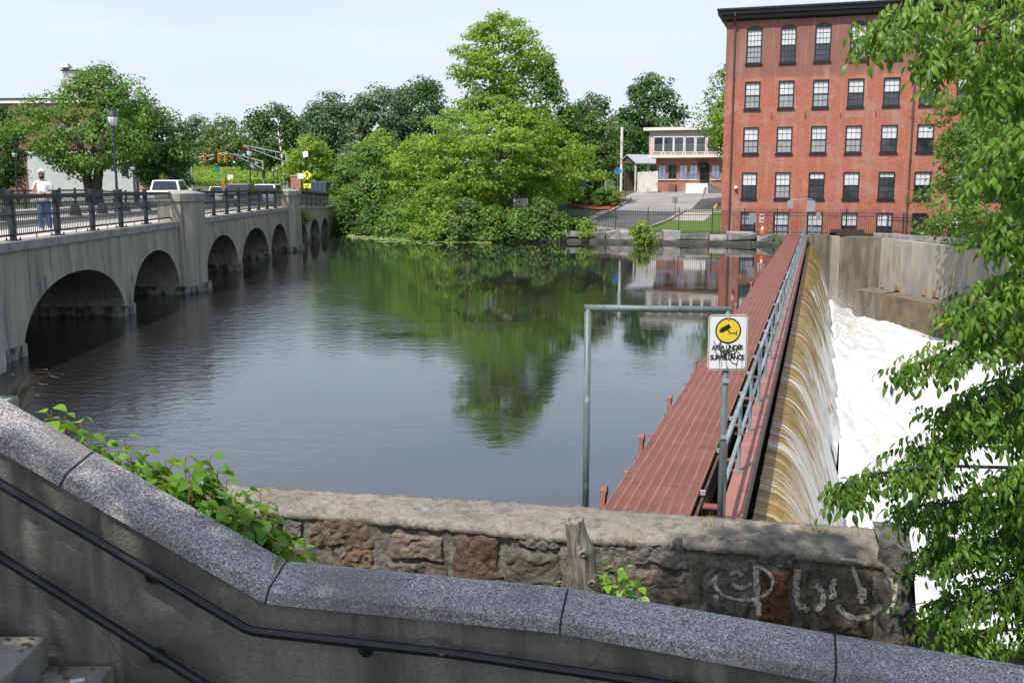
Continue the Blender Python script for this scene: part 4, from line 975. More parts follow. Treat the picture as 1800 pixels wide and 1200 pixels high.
# the stones: each one a rough block bulging out of the mortar
SM = {}
def stone_mat(nm, a, b, c3=None): SM[nm] = rock_mat('rubble_' + nm, tuple(k * .85 for k in a), tuple(k * .8 for k in b), c3 or tuple(k * .35 for k in b), tuple(min(.5, k * 1.25) for k in a), 1.0, 18, .04, 5)
stone_mat('tan', (.34, .28, .215), (.25, .205, .16)); stone_mat('brown', (.27, .21, .15), (.185, .14, .105)); stone_mat('orange', (.34, .235, .15), (.25, .175, .115)); stone_mat('rust', (.25, .13, .07), (.16, .085, .05))
stone_mat('red', (.24, .155, .115), (.16, .105, .08)); stone_mat('dark', (.27, .255, .23), (.165, .155, .14)); stone_mat('moss', (.19, .18, .145), (.125, .12, .098), (.10, .105, .045)); stone_mat('dkbrown', (.26, .22, .175), (.165, .14, .11))
def front_at(px, py):
    """point of the wall's front face seen at a pixel"""
    d = ray(px, py)
    y = 7.6
    for _ in range(12):
        p = Vector((0, 0, EYE)) + d * (y / d.y); u = 0; best = None
        for i in range(len(WF) - 1):
            a, b = WF[i], WF[i + 1]
            if a.x <= p.x <= b.x or (i == len(WF) - 2 and p.x > b.x) or (i == 0 and p.x < a.x): y = a.y + (b.y - a.y) * (p.x - a.x) / (b.x - a.x); break
    return Vector((0, 0, EYE)) + d * (y / d.y)
def make_stone(pts, mat, proud, seed, name='stone'):
    P = [front_at(*q) for q in pts]; n = 26; r = random.Random(seed); c = Vector(P[0]).lerp(P[2], .5); vs = []; fs = []
    for i in range(n):
        for j in range(n):
            u, v = i / (n - 1), j / (n - 1); p = P[0].lerp(P[1], u).lerp(P[3].lerp(P[2], u), v)
            e = min(u, 1 - u, v, 1 - v); edge = min(1, e * 9)
            s = Vector((seed * 3.1, 0, 0)); bulge = proud * .55 * (edge ** .6) + .040 * edge * (mnoise.turbulence(p * 7 + s, 5, True) - .3) + .012 * mnoise.noise(p * 30 + s) * edge
            w = .035 * (1 - edge); jit = Vector((mnoise.noise(p * 5 + s), 0, mnoise.noise(p * 5 - s))) * .05
            vs.append(p + Vector((0, -bulge + (.05 if e == 0 else .008), 0)) + jit + Vector((mnoise.noise(p * 17 + s), 0, mnoise.noise(p * 17 - s))) * .018)
    for i in range(n - 1):
        for j in range(n - 1): fs.append([i * n + j, (i + 1) * n + j, (i + 1) * n + j + 1, i * n + j + 1])
    mb = MB(); mb.add(vs, fs); return mb.build(name, SM[mat], sw, world=True, smooth=True)
STONES = [([(553, 962), (658, 962), (645, 914), (562, 908)], 'brown', .025), ([(590, 1000), (662, 1006), (648, 962), (604, 958)], 'orange', .035), ([(536, 955), (590, 958), (586, 925), (545, 930)], 'orange', .02),
 ([(682, 978), (784, 986), (778, 946), (686, 938)], 'tan', .03), ([(795, 1022), (884, 1022), (876, 948), (803, 938)], 'red', .03), ([(890, 1025), (988, 1040), (986, 968), (893, 962)], 'moss', .035), ([(672, 1028), (790, 1030), (788, 992), (675, 985)], 'dkbrown', .02),
 ([(1040, 1000), (1098, 1006), (1094, 962), (1038, 958)], 'dark', .03), ([(1118, 992), (1212, 1002), (1206, 952), (1122, 950)], 'dark', .05), ([(1085, 1062), (1216, 1076), (1214, 1008), (1088, 1000)], 'dkbrown', .045),
 ([(1226, 1078), (1322, 1096), (1318, 990), (1228, 978)], 'dark', .06), ([(1336, 1100), (1396, 1106), (1392, 1002), (1338, 998)], 'rust', .05), ([(1328, 992), (1402, 996), (1398, 972), (1332, 970)], 'dark', .03),
 ([(1406, 1106), (1424, 1108), (1422, 1000), (1408, 998)], 'dkbrown', .03), ([(1432, 1110), (1540, 1124), (1532, 1000), (1436, 988)], 'dkbrown', .06), ([(1550, 1130), (1614, 1140), (1606, 992), (1552, 984)], 'dark', .07),
 ([(500, 948), (532, 950), (528, 915), (505, 910)], 'dark', .05), ([(450, 940), (495, 945), (492, 900), (455, 895)], 'brown', .04), ([(1002, 1040), (1078, 1050), (1076, 1006), (1006, 1000)], 'dkbrown', .03), ([(905, 960), (985, 966), (983, 945), (908, 940)], 'dark', .02)]
for k, (pts, m_, pr) in enumerate(STONES): make_stone(pts, m_, pr, k + 1)
# squared end block capping the wall's right end
q = [onz(1545, 965, 1.44), onz(1604, 987, 1.40), onz(1594, 929, 1.46), onz(1532, 924, 1.46)]
mb = MB(); n = 8; vs = []; fs = []
for i in range(n):
    for j in range(n):
        p = q[0].lerp(q[1], i / (n - 1)).lerp(q[3].lerp(q[2], i / (n - 1)), j / (n - 1)); vs.append(p + Vector((0, 0, .05 + .03 * mnoise.noise(p * 6) + .02 * mnoise.noise(p * 17))))
for i in range(n - 1):
    for j in range(n - 1): fs.append([i * n + j, (i + 1) * n + j, (i + 1) * n + j + 1, i * n + j + 1])
mb.add(vs, fs)
side = [vs[(n - 1) * n + j] for j in range(n)]; low = [Vector((v.x + .03 + .03 * mnoise.noise(v * 5), v.y - .01, -.6)) for v in side]; mid = [a.lerp(b, .25) + Vector((.05, 0, 0)) for a, b in zip(side, low)]
for j in range(n - 1): mb.quad(side[j + 1], side[j], mid[j], mid[j + 1]); mb.quad(mid[j + 1], mid[j], low[j], low[j + 1])
fr = [vs[i * n] for i in range(n)]
for i in range(n - 1): a, b = fr[i], fr[i + 1]; mb.quad(a, b, b + Vector((.02, .02, -.2)), a + Vector((0, .03, -.2)))
mb.build('end_block', SM['dark'], sw, world=True)
# faded white graffiti strokes laid over the stones
DG = bpy.context.evaluated_depsgraph_get()
tv, tf = [], []
for o in [wm] + [c for c in sw.children if c.name.startswith(('stone', 'end_block'))]:
    b = len(tv); o0_ = origin(o); tv += [v.co + o0_ for v in o.data.vertices]; tf += [[b + i for i in p.vertices] for p in o.data.polygons]
bvh = BVHTree.FromPolygons([tuple(v) for v in tv], tf)
def paint_mat():
    if 'faded_paint' in MATS: return MATS['faded_paint']
    m, t, p, out = new_mat('faded_paint'); n = noise_node(t, 16, (1, 1, 1), 6, rough=.7); t.links.new(mix_node(t, rng_node(t, n.outputs[0], .4, .65), (.52, .50, .46), (.30, .285, .26)), p.inputs['Base Color']); p.inputs['Roughness'].default_value = .95
    tr = t.nodes.new('ShaderNodeBsdfTransparent'); ms = t.nodes.new('ShaderNodeMixShader'); n2 = noise_node(t, 34, (1, 1, 1), 5, rough=.75); t.links.new(rng_node(t, n2.outputs[0], .52, .66), ms.inputs[0]); t.links.new(p.outputs[0], ms.inputs[1]); t.links.new(tr.outputs[0], ms.inputs[2]); t.links.new(ms.outputs[0], out.inputs[0]); return m
def stroke(pts, w):
    mb = MB(); P = []
    for (a, b) in zip(pts, pts[1:]):
        n = max(2, int(math.dist(a, b) / 3)); P += [(a[0] + (b[0] - a[0]) * i / n, a[1] + (b[1] - a[1]) * i / n) for i in range(n)]
    P.append(pts[-1]); L = []
    for i, p in enumerate(P):
        a, b = P[max(0, i - 1)], P[min(len(P) - 1, i + 1)]; dx, dy = b[0] - a[0], b[1] - a[1]; l = math.hypot(dx, dy) or 1; ww = w * (1.15 + .7 * mnoise.noise(Vector((p[0] * .08, p[1] * .08, 0))) + .5 * mnoise.noise(Vector((p[0] * .4, p[1] * .4, 0))))
        row = []
        for s in (-1, 0, 1):
            d = ray(p[0] - dy / l * ww * s, p[1] + dx / l * ww * s); hit = bvh.ray_cast(Vector((0, 0, EYE)), d.normalized()); row.append(hit[0] - d.normalized() * .006 if hit[0] is not None else None)
        L.append(row)
    for r0, r1 in zip(L, L[1:]):
        for s in (0, 1):
            q = [r0[s], r0[s + 1], r1[s + 1], r1[s]]
            if all(x is not None for x in q) and max((q[0] - q[2]).length, (q[1] - q[3]).length) < .08: mb.quad(*q)
    if mb.f: mb.build('paint_stroke', paint_mat(), sw, world=True)
def arc(cx, cy, rx, ry, a0, a1, n=14): return [(cx + rx * math.cos(R(a0 + (a1 - a0) * i / n)), cy + ry * math.sin(R(a0 + (a1 - a0) * i / n))) for i in range(n + 1)]
for pts, w in ((arc(1308, 1022, 52, 32, 200, 20), 2.6), (arc(1308, 1022, 50, 31, 20, -60), 2.3), (arc(1302, 1018, 18, 14, 150, 20), 3.5), ([(1283, 1008), (1296, 1003), (1304, 1012)], 3), ([(1402, 1000), (1399, 1030), (1402, 1060), (1420, 1074)], 5), ([(1434, 1028), (1448, 1040), (1446, 1062), (1432, 1076)], 4),
               ([(1468, 1016), (1462, 1034), (1468, 1046), (1458, 1050)], 4), ([(1498, 994), (1504, 1012), (1512, 1034), (1515, 1060)], 3), ([(1508, 1038), (1516, 1040), (1514, 1052)], 7), (arc(1510, 1050, 40, 36, 20, 160, 12), 4), (arc(1538, 1042, 36, 42, -50, 55, 12), 3), ([(1478, 982), (1500, 984), (1524, 990)], 2.5), ([(1328, 994), (1330, 1030), (1334, 1082)], 4), ([(1256, 1052), (1262, 1046)], 4)):
    stroke(pts, w)

# ================================================================== PIPE FRAME AND SIGN
PY = 8.72
fr = thing('pipe_barrier', 'grey green steel pipe frame standing behind the stone wall', 'barrier', (.68, PY, .4))
a, b, c_, d_ = at(1033.5, 1000, PY), at(1033.5, 541, PY), at(1279, 545, PY), at(1277, 1000, PY)
a.x = b.x; d_.x = c_.x - .005
mb = MB(); mb.tube([a, b + Vector((0, 0, .0))], .0305, 14); mb.build('pipe_post', MATS['pipe_paint'], fr, world=True, smooth=True)
mb = MB(); mb.tube([d_, c_], .0305, 14); mb.build('pipe_post', MATS['pipe_paint'], fr, world=True, smooth=True)
mb = MB(); mb.tube([b - Vector((.03, 0, 0)), c_ + Vector((.03, 0, 0))], .0305, 14); mb.build('cross_pipe', MATS['pipe_paint'], fr, world=True, smooth=True)
for py in (668, 766):
    q = at(1278, py, PY); q.x = d_.x; mb = MB(); mb.box((q.x, q.y - .033, q.z), (.05, .016, .035)); mb.lathe([(.008, -.045), (.008, -.035)], (q.x, q.y, q.z), 6); mb.build('strap_clamp', MATS['galvanized'], fr, world=True)
SY = PY - .045
s0, s1 = at(1246, 553, SY), at(1312, 650, SY); sw_, sh = s1.x - s0.x, s0.z - s1.z; scx, scz = (s0.x + s1.x) / 2, (s0.z + s1.z) / 2
sign = thing('camera_sign', 'white video surveillance sign with a yellow camera roundel and black scrawl', 'sign', (scx, SY, scz), R(1.5))
def rrect(w, h, r, y, n=6):
    pts = []
    for cx, cz, a0 in ((w / 2 - r, h / 2 - r, 0), (-w / 2 + r, h / 2 - r, 90), (-w / 2 + r, -h / 2 + r, 180), (w / 2 - r, -h / 2 + r, 270)):
        for i in range(n + 1): a = R(a0 + 90 * i / n); pts.append((cx + r * math.cos(a), y, cz + r * math.sin(a)))
    return pts
mb = MB(); mb.prism(rrect(sw_, sh, .035, 0), (0, .003, 0)); mb.build('panel', MATS['sign_white'], sign)
def ring(mb, outer, inner):
    n = len(outer); b = mb
    for i in range(n): b.quad(outer[i], outer[(i + 1) % n], inner[(i + 1) % n], inner[i])
mb = MB(); ring(mb, rrect(sw_ - .012, sh - .012, .031, -.002), rrect(sw_ - .022, sh - .022, .027, -.002)); mb.build('border', MATS['sign_black'], sign)
RR = sw_ * .305; rz_ = sh * .215
def disc(r, y, n=40): return [(r * math.cos(2 * math.pi * i / n), y, rz_ + r * math.sin(2 * math.pi * i / n)) for i in range(n)]
mb = MB(); mb.add(disc(RR, -.002), [list(range(40))]); mb.build('roundel', MATS['sign_yellow'], sign)
mb = MB(); ring(mb, disc(RR * 1.08, -.003), disc(RR * .965, -.003)); mb.build('roundel_edge', MATS['sign_black'], sign)
def flat(pts, y): return [(x * RR, y, rz_ + z * RR) for x, z in pts]
mb = MB(); ca, sa = math.cos(R(30)), math.sin(R(30)); rt = lambda x, z: (x * ca - z * sa - .22, x * sa + z * ca + .2)
mb.add(flat([rt(-.42, -.19), rt(.42, -.19), rt(.42, .19), rt(-.42, .19)], -.004), [[0, 1, 2, 3]]); mb.add(flat([rt(-.56, -.12), rt(-.40, -.12), rt(-.40, .11), rt(-.56, .11)], -.0042), [[0, 1, 2, 3]])
mb.add(flat([(-.10, .10), (.0, .10), (.19, -.22), (.10, -.24)], -.0044), [[0, 1, 2, 3]]); mb.add(flat([(.10, -.26), (.66, -.24), (.66, -.17), (.10, -.19)], -.0046), [[0, 1, 2, 3]]); mb.add(flat([(.66, -.42), (.72, -.42), (.72, .0), (.66, .0)], -.0048), [[0, 1, 2, 3]])
mb.build('camera_symbol', MATS['sign_black'], sign)
for txt, z, size, sp in (('AREA UNDER', -.095, .049, .92), ('VIDEO', -.185, .049, .92), ('SURVEILLANCE', -.275, .051, .86)):
    cu = bpy.data.curves.new('lettering', 'FONT'); cu.body = txt; cu.align_x = 'CENTER'; cu.align_y = 'CENTER'; cu.size = size * sh / .46; cu.space_character = sp; cu.extrude = .0004; cu.offset = .0018
    o = bpy.data.objects.new('lettering', cu); COL.objects.link(o); bpy.context.view_layer.update(); me_ = bpy.data.meshes.new_from_object(o.evaluated_get(bpy.context.evaluated_depsgraph_get())); bpy.data.objects.remove(o); o = link('lettering', me_, sign, MATS['sign_black']); o.location = (0, -.0025, z * sh / 1.0); o.rotation_euler = (math.pi / 2, 0, 0); o.scale = (.93, 1.12, 1)
mb = MB(); ux, uz = sw_, sh
def scr(pts, w, y=-.0055):
    P = [Vector((x * ux, y, z * uz)) for x, z in pts]
    for a, b in zip(P, P[1:]):
        d = (b - a); d = d.normalized(); w_ = w * .62; n = Vector((-d.z, 0, d.x)) * w_; mb.quad(a - n - d * w * .5, b - n + d * w * .5, b + n + d * w * .5, a + n - d * w * .5)
for pts, w in (([(-.36, .03), (-.30, -.06), (-.24, -.05), (-.18, .02), (-.17, -.10)], .005), ([(-.10, .02), (.02, -.03), (.06, -.01)], .004), ([(-.29, -.18), (-.22, -.25), (-.19, -.33)], .005), ([(-.16, -.12), (-.17, -.24), (-.08, -.27), (-.03, -.16), (-.04, -.30)], .006), ([(0, -.14), (.05, -.24), (.12, -.20), (.08, -.27)], .005),
               ([(.16, -.28), (.24, -.10), (.30, -.03), (.34, -.08), (.22, -.14), (.36, -.24), (.38, -.36)], .004), ([(.06, -.30), (.14, -.37), (.25, -.40), (.26, -.28)], .005), ([(-.20, -.30), (-.20, -.47)], .002), ([(-.15, -.32), (-.15, -.45)], .002), ([(.24, -.38), (.24, -.47)], .0025), ([(.38, -.34), (.38, -.46)], .002), ([(-.02, -.3), (-.02, -.40), (.01, -.43)], .003), ([(-.36, -.14), (-.30, -.13), (-.33, -.17)], .003)): scr(pts, w)
mb.build('scrawl', MATS['sign_black'], sign)
for z in (.42, -.44): b = MB(); b.lathe([(.008, -.004), (.008, .003)], seg=8); b.v = [(x, -.006 + zz * .5, y + z * sh) for x, y, zz in b.v]; b.build('bolt', MATS['galvanized'], sign)

# steel abutment seat under the near end of the catwalk
mb = MB(); mb.prism([dam(8.3, -2.6, -1), dam(9.55, -2.6, -1), dam(9.55, -2.6, .36), dam(8.3, -2.6, .36)], DN * 2.3); tag(mb.build('concrete_support', MATS['footing_concrete']), 'concrete seat carrying the near end of the red catwalk', 'support')
cl = thing('channel_beam', 'grey steel channel lying across the near end of the dam opening', 'beam', dam(9.75, -1.0, .42))
mb = MB(); mb.beam(dam(9.75, -1.12, .44), dam(9.75, -.70, .44), .1, .12); mb.build('channel', MATS['galvanized'], cl, world=True)

# stump
sp_ = at(1030, 1060, 6.55)
stp = thing('tree_stump', 'weathered grey stump of a cut sapling leaning before the stone wall', 'stump', (sp_.x, 6.55, .8))
def stump_mat():
    m, t, p, out = new_mat('weathered_wood'); n = noise_node(t, 9, (3, 3, .35), 6, 'pos', .65, .6); c = mix_node(t, rng_node(t, n.outputs[0], .36, .64), (.33, .29, .25), (.085, .07, .06)); t.links.new(c, p.inputs['Base Color']); p.inputs['Roughness'].default_value = .95; bump_node(t, p, n.outputs[0], .9, .03); return m
smt = stump_mat()
axis = [at(1042, 1085, 6.55), at(1036, 1040, 6.55), at(1026, 1000, 6.55), at(1021, 968, 6.55), at(1012, 935, 6.55), at(1009, 914, 6.55)]
axis = [Vector((axis[0].x + .02, 6.55, .75))] + axis; rad = [.105, .088, .083, .078, .084, .066, .060]; seg = 22; vs = []; fs = []
ax = []; rdl = []
for i in range(len(axis) - 1):
    for k in range(5): ax.append(axis[i].lerp(axis[i + 1], k / 5)); rdl.append(rad[i] + (rad[i + 1] - rad[i]) * k / 5)
ax.append(axis[-1]); rdl.append(rad[-1])
for i, (c, r_) in enumerate(zip(ax, rdl)):
    for k in range(seg):
        a = 2 * math.pi * k / seg; dv = Vector((math.cos(a), math.sin(a), 0)); n_ = mnoise.noise(Vector((dv.x * 2.2, dv.y * 2.2, c.z * 1.6))) * .016 + mnoise.noise(Vector((dv.x * 6, dv.y * 6, c.z * 2.5))) * .009
        top = .018 * math.cos(a - .5) if i == len(ax) - 1 else 0
        vs.append(c + dv * (r_ + n_) + Vector((0, 0, top)))
for i in range(len(ax) - 1):
    for k in range(seg): k2 = (k + 1) % seg; fs.append([i * seg + k, i * seg + k2, (i + 1) * seg + k2, (i + 1) * seg + k])
fs.append([(len(ax) - 1) * seg + k for k in range(seg)]); mb = MB(); mb.add(vs, fs); mb.build('trunk', smt, stp, world=True, smooth=False)
for px, py, r_ in ((1021, 965, .034), (1036, 1016, .030)):
    c = at(px + 2, py, 6.55) + Vector((0, -.075, 0)); mb = MB(); mb.lathe([(.0, -.02), (r_, -.012), (r_ * .95, .006), (r_ * .55, .016), (r_ * .45, .008), (.002, .006)], seg=12); mb.v = [(c.x + x, c.y - z * 1.6, c.z + y * .85) for x, y, z in mb.v]; mb.build('knot', smt, stp, world=True, smooth=True)
# ================================================================== VEGETATION
def leaf_cloud(P, N, L, wid=.36, rng=RNG, fold=0.0):
    """diamond leaves: centres P, normals N, lengths L -> V, F (quads)"""
    n = len(P); N = N / np.linalg.norm(N, axis=1, keepdims=True); q = rng.normal(size=(n, 3)); T = np.cross(N, q); T /= np.linalg.norm(T, axis=1, keepdims=True) + 1e-9; B = np.cross(N, T)
    L = L[:, None] if np.ndim(L) else L
    V = np.stack([P - T * L / 2, P + B * L * wid - N * L * .08, P + T * L / 2, P - B * L * wid - N * L * .08], 1).reshape(-1, 3)
    return V, np.arange(4 * n).reshape(-1, 4)
PROFS = {'round': lambda t: np.sqrt(np.clip(1 - ((t - .45) / .56) ** 2, 0.02, 1)), 'dome': lambda t: np.sqrt(np.clip(1 - t ** 2.2, .02, 1)), 'cone': lambda t: np.clip(1.05 - t, .06, 1) ** .75 * np.clip(t * 6 + .45, 0, 1),
         'tall': lambda t: np.clip(np.interp(t, [0, .06, .2, .35, .48, .56, .63, .70, .80, .9, .96, 1], [.40, .66, .95, .90, .70, .48, .36, .48, .52, .38, .20, .05]), 0.02, 1), 'oval': lambda t: np.sqrt(np.clip(1 - ((t - .5) / .52) ** 2, .03, 1)), 'wide': lambda t: np.clip(np.interp(t, [0, .12, .35, .6, .85, 1], [.45, .9, 1, .85, .55, .12]), 0, 1)}
def foliage(rng, base, z0, z1, Wd, prof, nclump, cr, nleaf, L, flat=.62, inner=.35, lobe=.2, lean=(0, 0), depth=1.0, droop=.0):
    f = PROFS[prof]; tt = np.linspace(0, 1, 200); w = f(tt); w = w / w.sum(); t = rng.choice(tt, nclump, p=w) + rng.uniform(-.01, .01, nclump); t = np.clip(t, 0, 1)
    a = rng.uniform(0, 2 * np.pi, nclump); ph = rng.uniform(0, 6.3, 3)
    lb = 1 + lobe * (np.sin(2 * a + ph[0] + 3 * t) * .5 + np.sin(3 * a + ph[1] - 5 * t) * .5 + .6 * np.sin(9 * t + ph[2] + a))
    r = np.clip(f(t) * Wd * lb - cr * .55, 0, None) * np.sqrt(rng.uniform(inner, 1, nclump))
    C = np.stack([base[0] + r * np.cos(a) + lean[0] * t, base[1] + (r * np.sin(a)) * depth + lean[1] * t, z0 + (z1 - z0 - cr * .4) * t], 1)
    R_ = cr * rng.uniform(.55, 1.35, nclump)
    k = rng.choice(nclump, nleaf, p=R_ ** 2 / (R_ ** 2).sum()); D = rng.normal(size=(nleaf, 3)); D /= np.linalg.norm(D, axis=1, keepdims=True)
    rad = R_[k] * rng.uniform(.15, 1, nleaf) ** .45; P = C[k] + D * rad[:, None] * np.array([1, 1, flat])
    out = P - np.array([base[0], base[1], (z0 + z1) / 2]); out[:, 2] *= .3; out /= np.linalg.norm(out, axis=1, keepdims=True) + 1e-6
    N = D * .55 + out * .45 + rng.normal(size=(nleaf, 3)) * .42 + np.array([0, 0, .45]); tint = np.clip(rng.normal(.5, .24, nleaf) + (rng.uniform(-.3, .3, nclump))[k], 0, 1)
    P[:, 2] -= droop * rng.uniform(0, 1, nleaf) ** 2 * R_[k]
    return C, P, N, tint
TREES = []
def tree(name, label, cat, px, top, bot, hw, Y, prof, mat, base=None, leafpx=4.9, cover=2.6, crpx=20, bark='bark_grey', group=None, lean=0, flat=.62, inner=.35, lobe=.2, trunk=True, ground=None, tr=None, depth=.9, seed=0, twigs=0, limbs=9):
    rng = np.random.default_rng(1000 + seed + int(px * 3 + top * 7)); s = Y / FPX
    zt, zb = zat(px, top, Y), zat(px, bot, Y); x = at(px, (top + bot) / 2, Y).x; zg = float(gz(x, Y)) if ground is None else ground
    Wd, cr, L = hw * s, crpx * s, leafpx * s; area = hw * 2 * (bot - top) * .75; nleaf = int(area * cover * 2.1 / (leafpx ** 2 * .36)); ncl = max(8, int(area * 3.2 / (crpx ** 2)))
    C, P, N, tint = foliage(rng, (x, Y), zb, zt, Wd, prof, ncl, cr, nleaf, L, flat, inner, lobe, (lean * s, 0), depth)
    root = thing(name, label, cat, (x, Y, zg), group=group); o0 = np.array([x, Y, zg])
    V, F = leaf_cloud(P - o0, N, L * rng.uniform(.65, 1.35, nleaf), rng=rng); mesh_np('crown', V, F, MATS[mat], root, tint)
    if trunk:
        r0 = tr or max(.08, Wd * .055); mb = MB(); h = zb + (zt - zb) * .72 - zg; tp = [Vector((.25 * math.sin(k * .9 + px), .2 * math.cos(k * 1.3 + px), h * k / 6)) * (1 if k else 0) + Vector((0, 0, -.2 if k == 0 else 0)) for k in range(7)]
        mb.tube(tp, [r0 * (1 - .82 * k / 6) for k in range(7)], 8); mb.build('trunk', MATS[bark], root)
        lm = MB(); idx = rng.choice(len(C), min(len(C), limbs + twigs), replace=False)
        for ii, k in enumerate(idx):
            c = Vector(C[k] - o0); zz = max(.15 * h, min(h * .95, c.z - abs(c.x) * .55)); q = zz / h * 6; i0 = min(5, int(q)); p0 = tp[i0].lerp(tp[i0 + 1], q - i0); md = p0.lerp(c, .5) + Vector((0, 0, .12 * (c - p0).length)); rr_ = r0 * .38 * (1 - zz / h * .6) if ii < limbs else r0 * .14
            lm.tube([p0, md, c], [rr_, rr_ * .6, rr_ * .2], 5)
        lm.build('branch', MATS[bark], root)
    return root
g1 = 'trees behind the far end of the bridge'; g2 = 'trees on the far bank'; g3 = 'shrubs at the far water edge'
T = tree
# beyond the bridge, left
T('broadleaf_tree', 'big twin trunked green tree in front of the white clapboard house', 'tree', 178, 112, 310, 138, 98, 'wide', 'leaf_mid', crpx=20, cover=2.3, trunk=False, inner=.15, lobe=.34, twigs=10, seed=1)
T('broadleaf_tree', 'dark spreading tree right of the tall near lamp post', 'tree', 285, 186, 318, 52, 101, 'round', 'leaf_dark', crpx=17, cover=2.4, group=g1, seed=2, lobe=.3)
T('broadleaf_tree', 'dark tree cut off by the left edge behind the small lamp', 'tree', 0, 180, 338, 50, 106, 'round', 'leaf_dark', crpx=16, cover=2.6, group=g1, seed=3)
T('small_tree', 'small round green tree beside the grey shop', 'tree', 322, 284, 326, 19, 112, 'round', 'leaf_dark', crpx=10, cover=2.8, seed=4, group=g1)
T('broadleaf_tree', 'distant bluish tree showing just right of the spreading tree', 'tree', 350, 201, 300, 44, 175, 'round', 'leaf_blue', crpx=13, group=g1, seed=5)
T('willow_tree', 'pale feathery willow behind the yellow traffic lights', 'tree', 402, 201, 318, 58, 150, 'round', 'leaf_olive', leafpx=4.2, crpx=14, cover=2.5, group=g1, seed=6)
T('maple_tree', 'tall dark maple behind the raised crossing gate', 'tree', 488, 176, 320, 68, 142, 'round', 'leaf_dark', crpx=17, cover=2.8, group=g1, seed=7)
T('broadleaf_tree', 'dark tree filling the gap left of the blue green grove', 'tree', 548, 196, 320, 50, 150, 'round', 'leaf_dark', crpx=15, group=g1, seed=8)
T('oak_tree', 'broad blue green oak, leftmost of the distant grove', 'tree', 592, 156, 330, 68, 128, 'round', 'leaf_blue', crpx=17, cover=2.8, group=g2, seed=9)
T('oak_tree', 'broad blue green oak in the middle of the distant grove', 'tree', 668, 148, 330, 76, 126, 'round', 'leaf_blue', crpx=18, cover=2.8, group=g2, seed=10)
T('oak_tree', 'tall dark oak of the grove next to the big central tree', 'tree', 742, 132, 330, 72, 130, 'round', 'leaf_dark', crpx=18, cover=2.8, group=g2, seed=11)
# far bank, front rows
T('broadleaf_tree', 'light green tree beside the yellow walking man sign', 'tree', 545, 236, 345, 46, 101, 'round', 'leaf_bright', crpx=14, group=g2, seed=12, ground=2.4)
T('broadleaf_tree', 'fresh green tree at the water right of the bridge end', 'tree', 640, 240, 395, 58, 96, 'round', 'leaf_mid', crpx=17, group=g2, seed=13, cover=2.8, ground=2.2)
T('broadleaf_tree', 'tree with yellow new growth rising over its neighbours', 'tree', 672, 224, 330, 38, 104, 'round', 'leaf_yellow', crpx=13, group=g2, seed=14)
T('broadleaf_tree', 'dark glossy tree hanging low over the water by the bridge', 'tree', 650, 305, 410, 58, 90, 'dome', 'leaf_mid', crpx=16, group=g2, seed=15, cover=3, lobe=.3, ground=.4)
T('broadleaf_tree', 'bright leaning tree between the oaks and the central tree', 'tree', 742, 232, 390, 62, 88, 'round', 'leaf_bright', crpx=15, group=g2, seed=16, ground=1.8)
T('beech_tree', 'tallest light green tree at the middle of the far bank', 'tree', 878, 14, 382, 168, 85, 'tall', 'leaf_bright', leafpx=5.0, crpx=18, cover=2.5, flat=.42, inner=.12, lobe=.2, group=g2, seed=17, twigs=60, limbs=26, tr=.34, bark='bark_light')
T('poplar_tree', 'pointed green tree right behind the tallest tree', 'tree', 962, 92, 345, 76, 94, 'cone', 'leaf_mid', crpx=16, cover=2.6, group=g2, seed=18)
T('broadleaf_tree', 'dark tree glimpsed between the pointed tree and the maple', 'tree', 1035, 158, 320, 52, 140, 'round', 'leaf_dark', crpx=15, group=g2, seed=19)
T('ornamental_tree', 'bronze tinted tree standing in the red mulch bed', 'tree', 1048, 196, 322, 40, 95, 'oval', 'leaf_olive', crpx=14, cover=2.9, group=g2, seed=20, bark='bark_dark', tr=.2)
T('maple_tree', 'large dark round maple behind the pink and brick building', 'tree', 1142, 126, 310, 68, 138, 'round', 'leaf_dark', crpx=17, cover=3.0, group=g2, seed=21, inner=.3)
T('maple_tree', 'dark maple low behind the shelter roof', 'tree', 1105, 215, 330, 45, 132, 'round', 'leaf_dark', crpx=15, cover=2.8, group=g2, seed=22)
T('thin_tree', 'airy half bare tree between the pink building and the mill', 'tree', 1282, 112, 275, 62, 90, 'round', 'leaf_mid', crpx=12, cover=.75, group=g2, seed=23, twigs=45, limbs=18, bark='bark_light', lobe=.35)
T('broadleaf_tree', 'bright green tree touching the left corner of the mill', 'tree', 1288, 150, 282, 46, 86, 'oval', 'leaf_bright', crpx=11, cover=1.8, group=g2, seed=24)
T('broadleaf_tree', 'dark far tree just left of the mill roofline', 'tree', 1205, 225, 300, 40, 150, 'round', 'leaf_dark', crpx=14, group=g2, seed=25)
T('broadleaf_tree', 'shady leafy tree on the mill yard at the right', 'tree', 1830, 78, 425, 205, 52, 'round', 'leaf_mid', leafpx=7.5, crpx=32, cover=3.0, seed=26, ground=.6, lobe=.28, inner=.2)
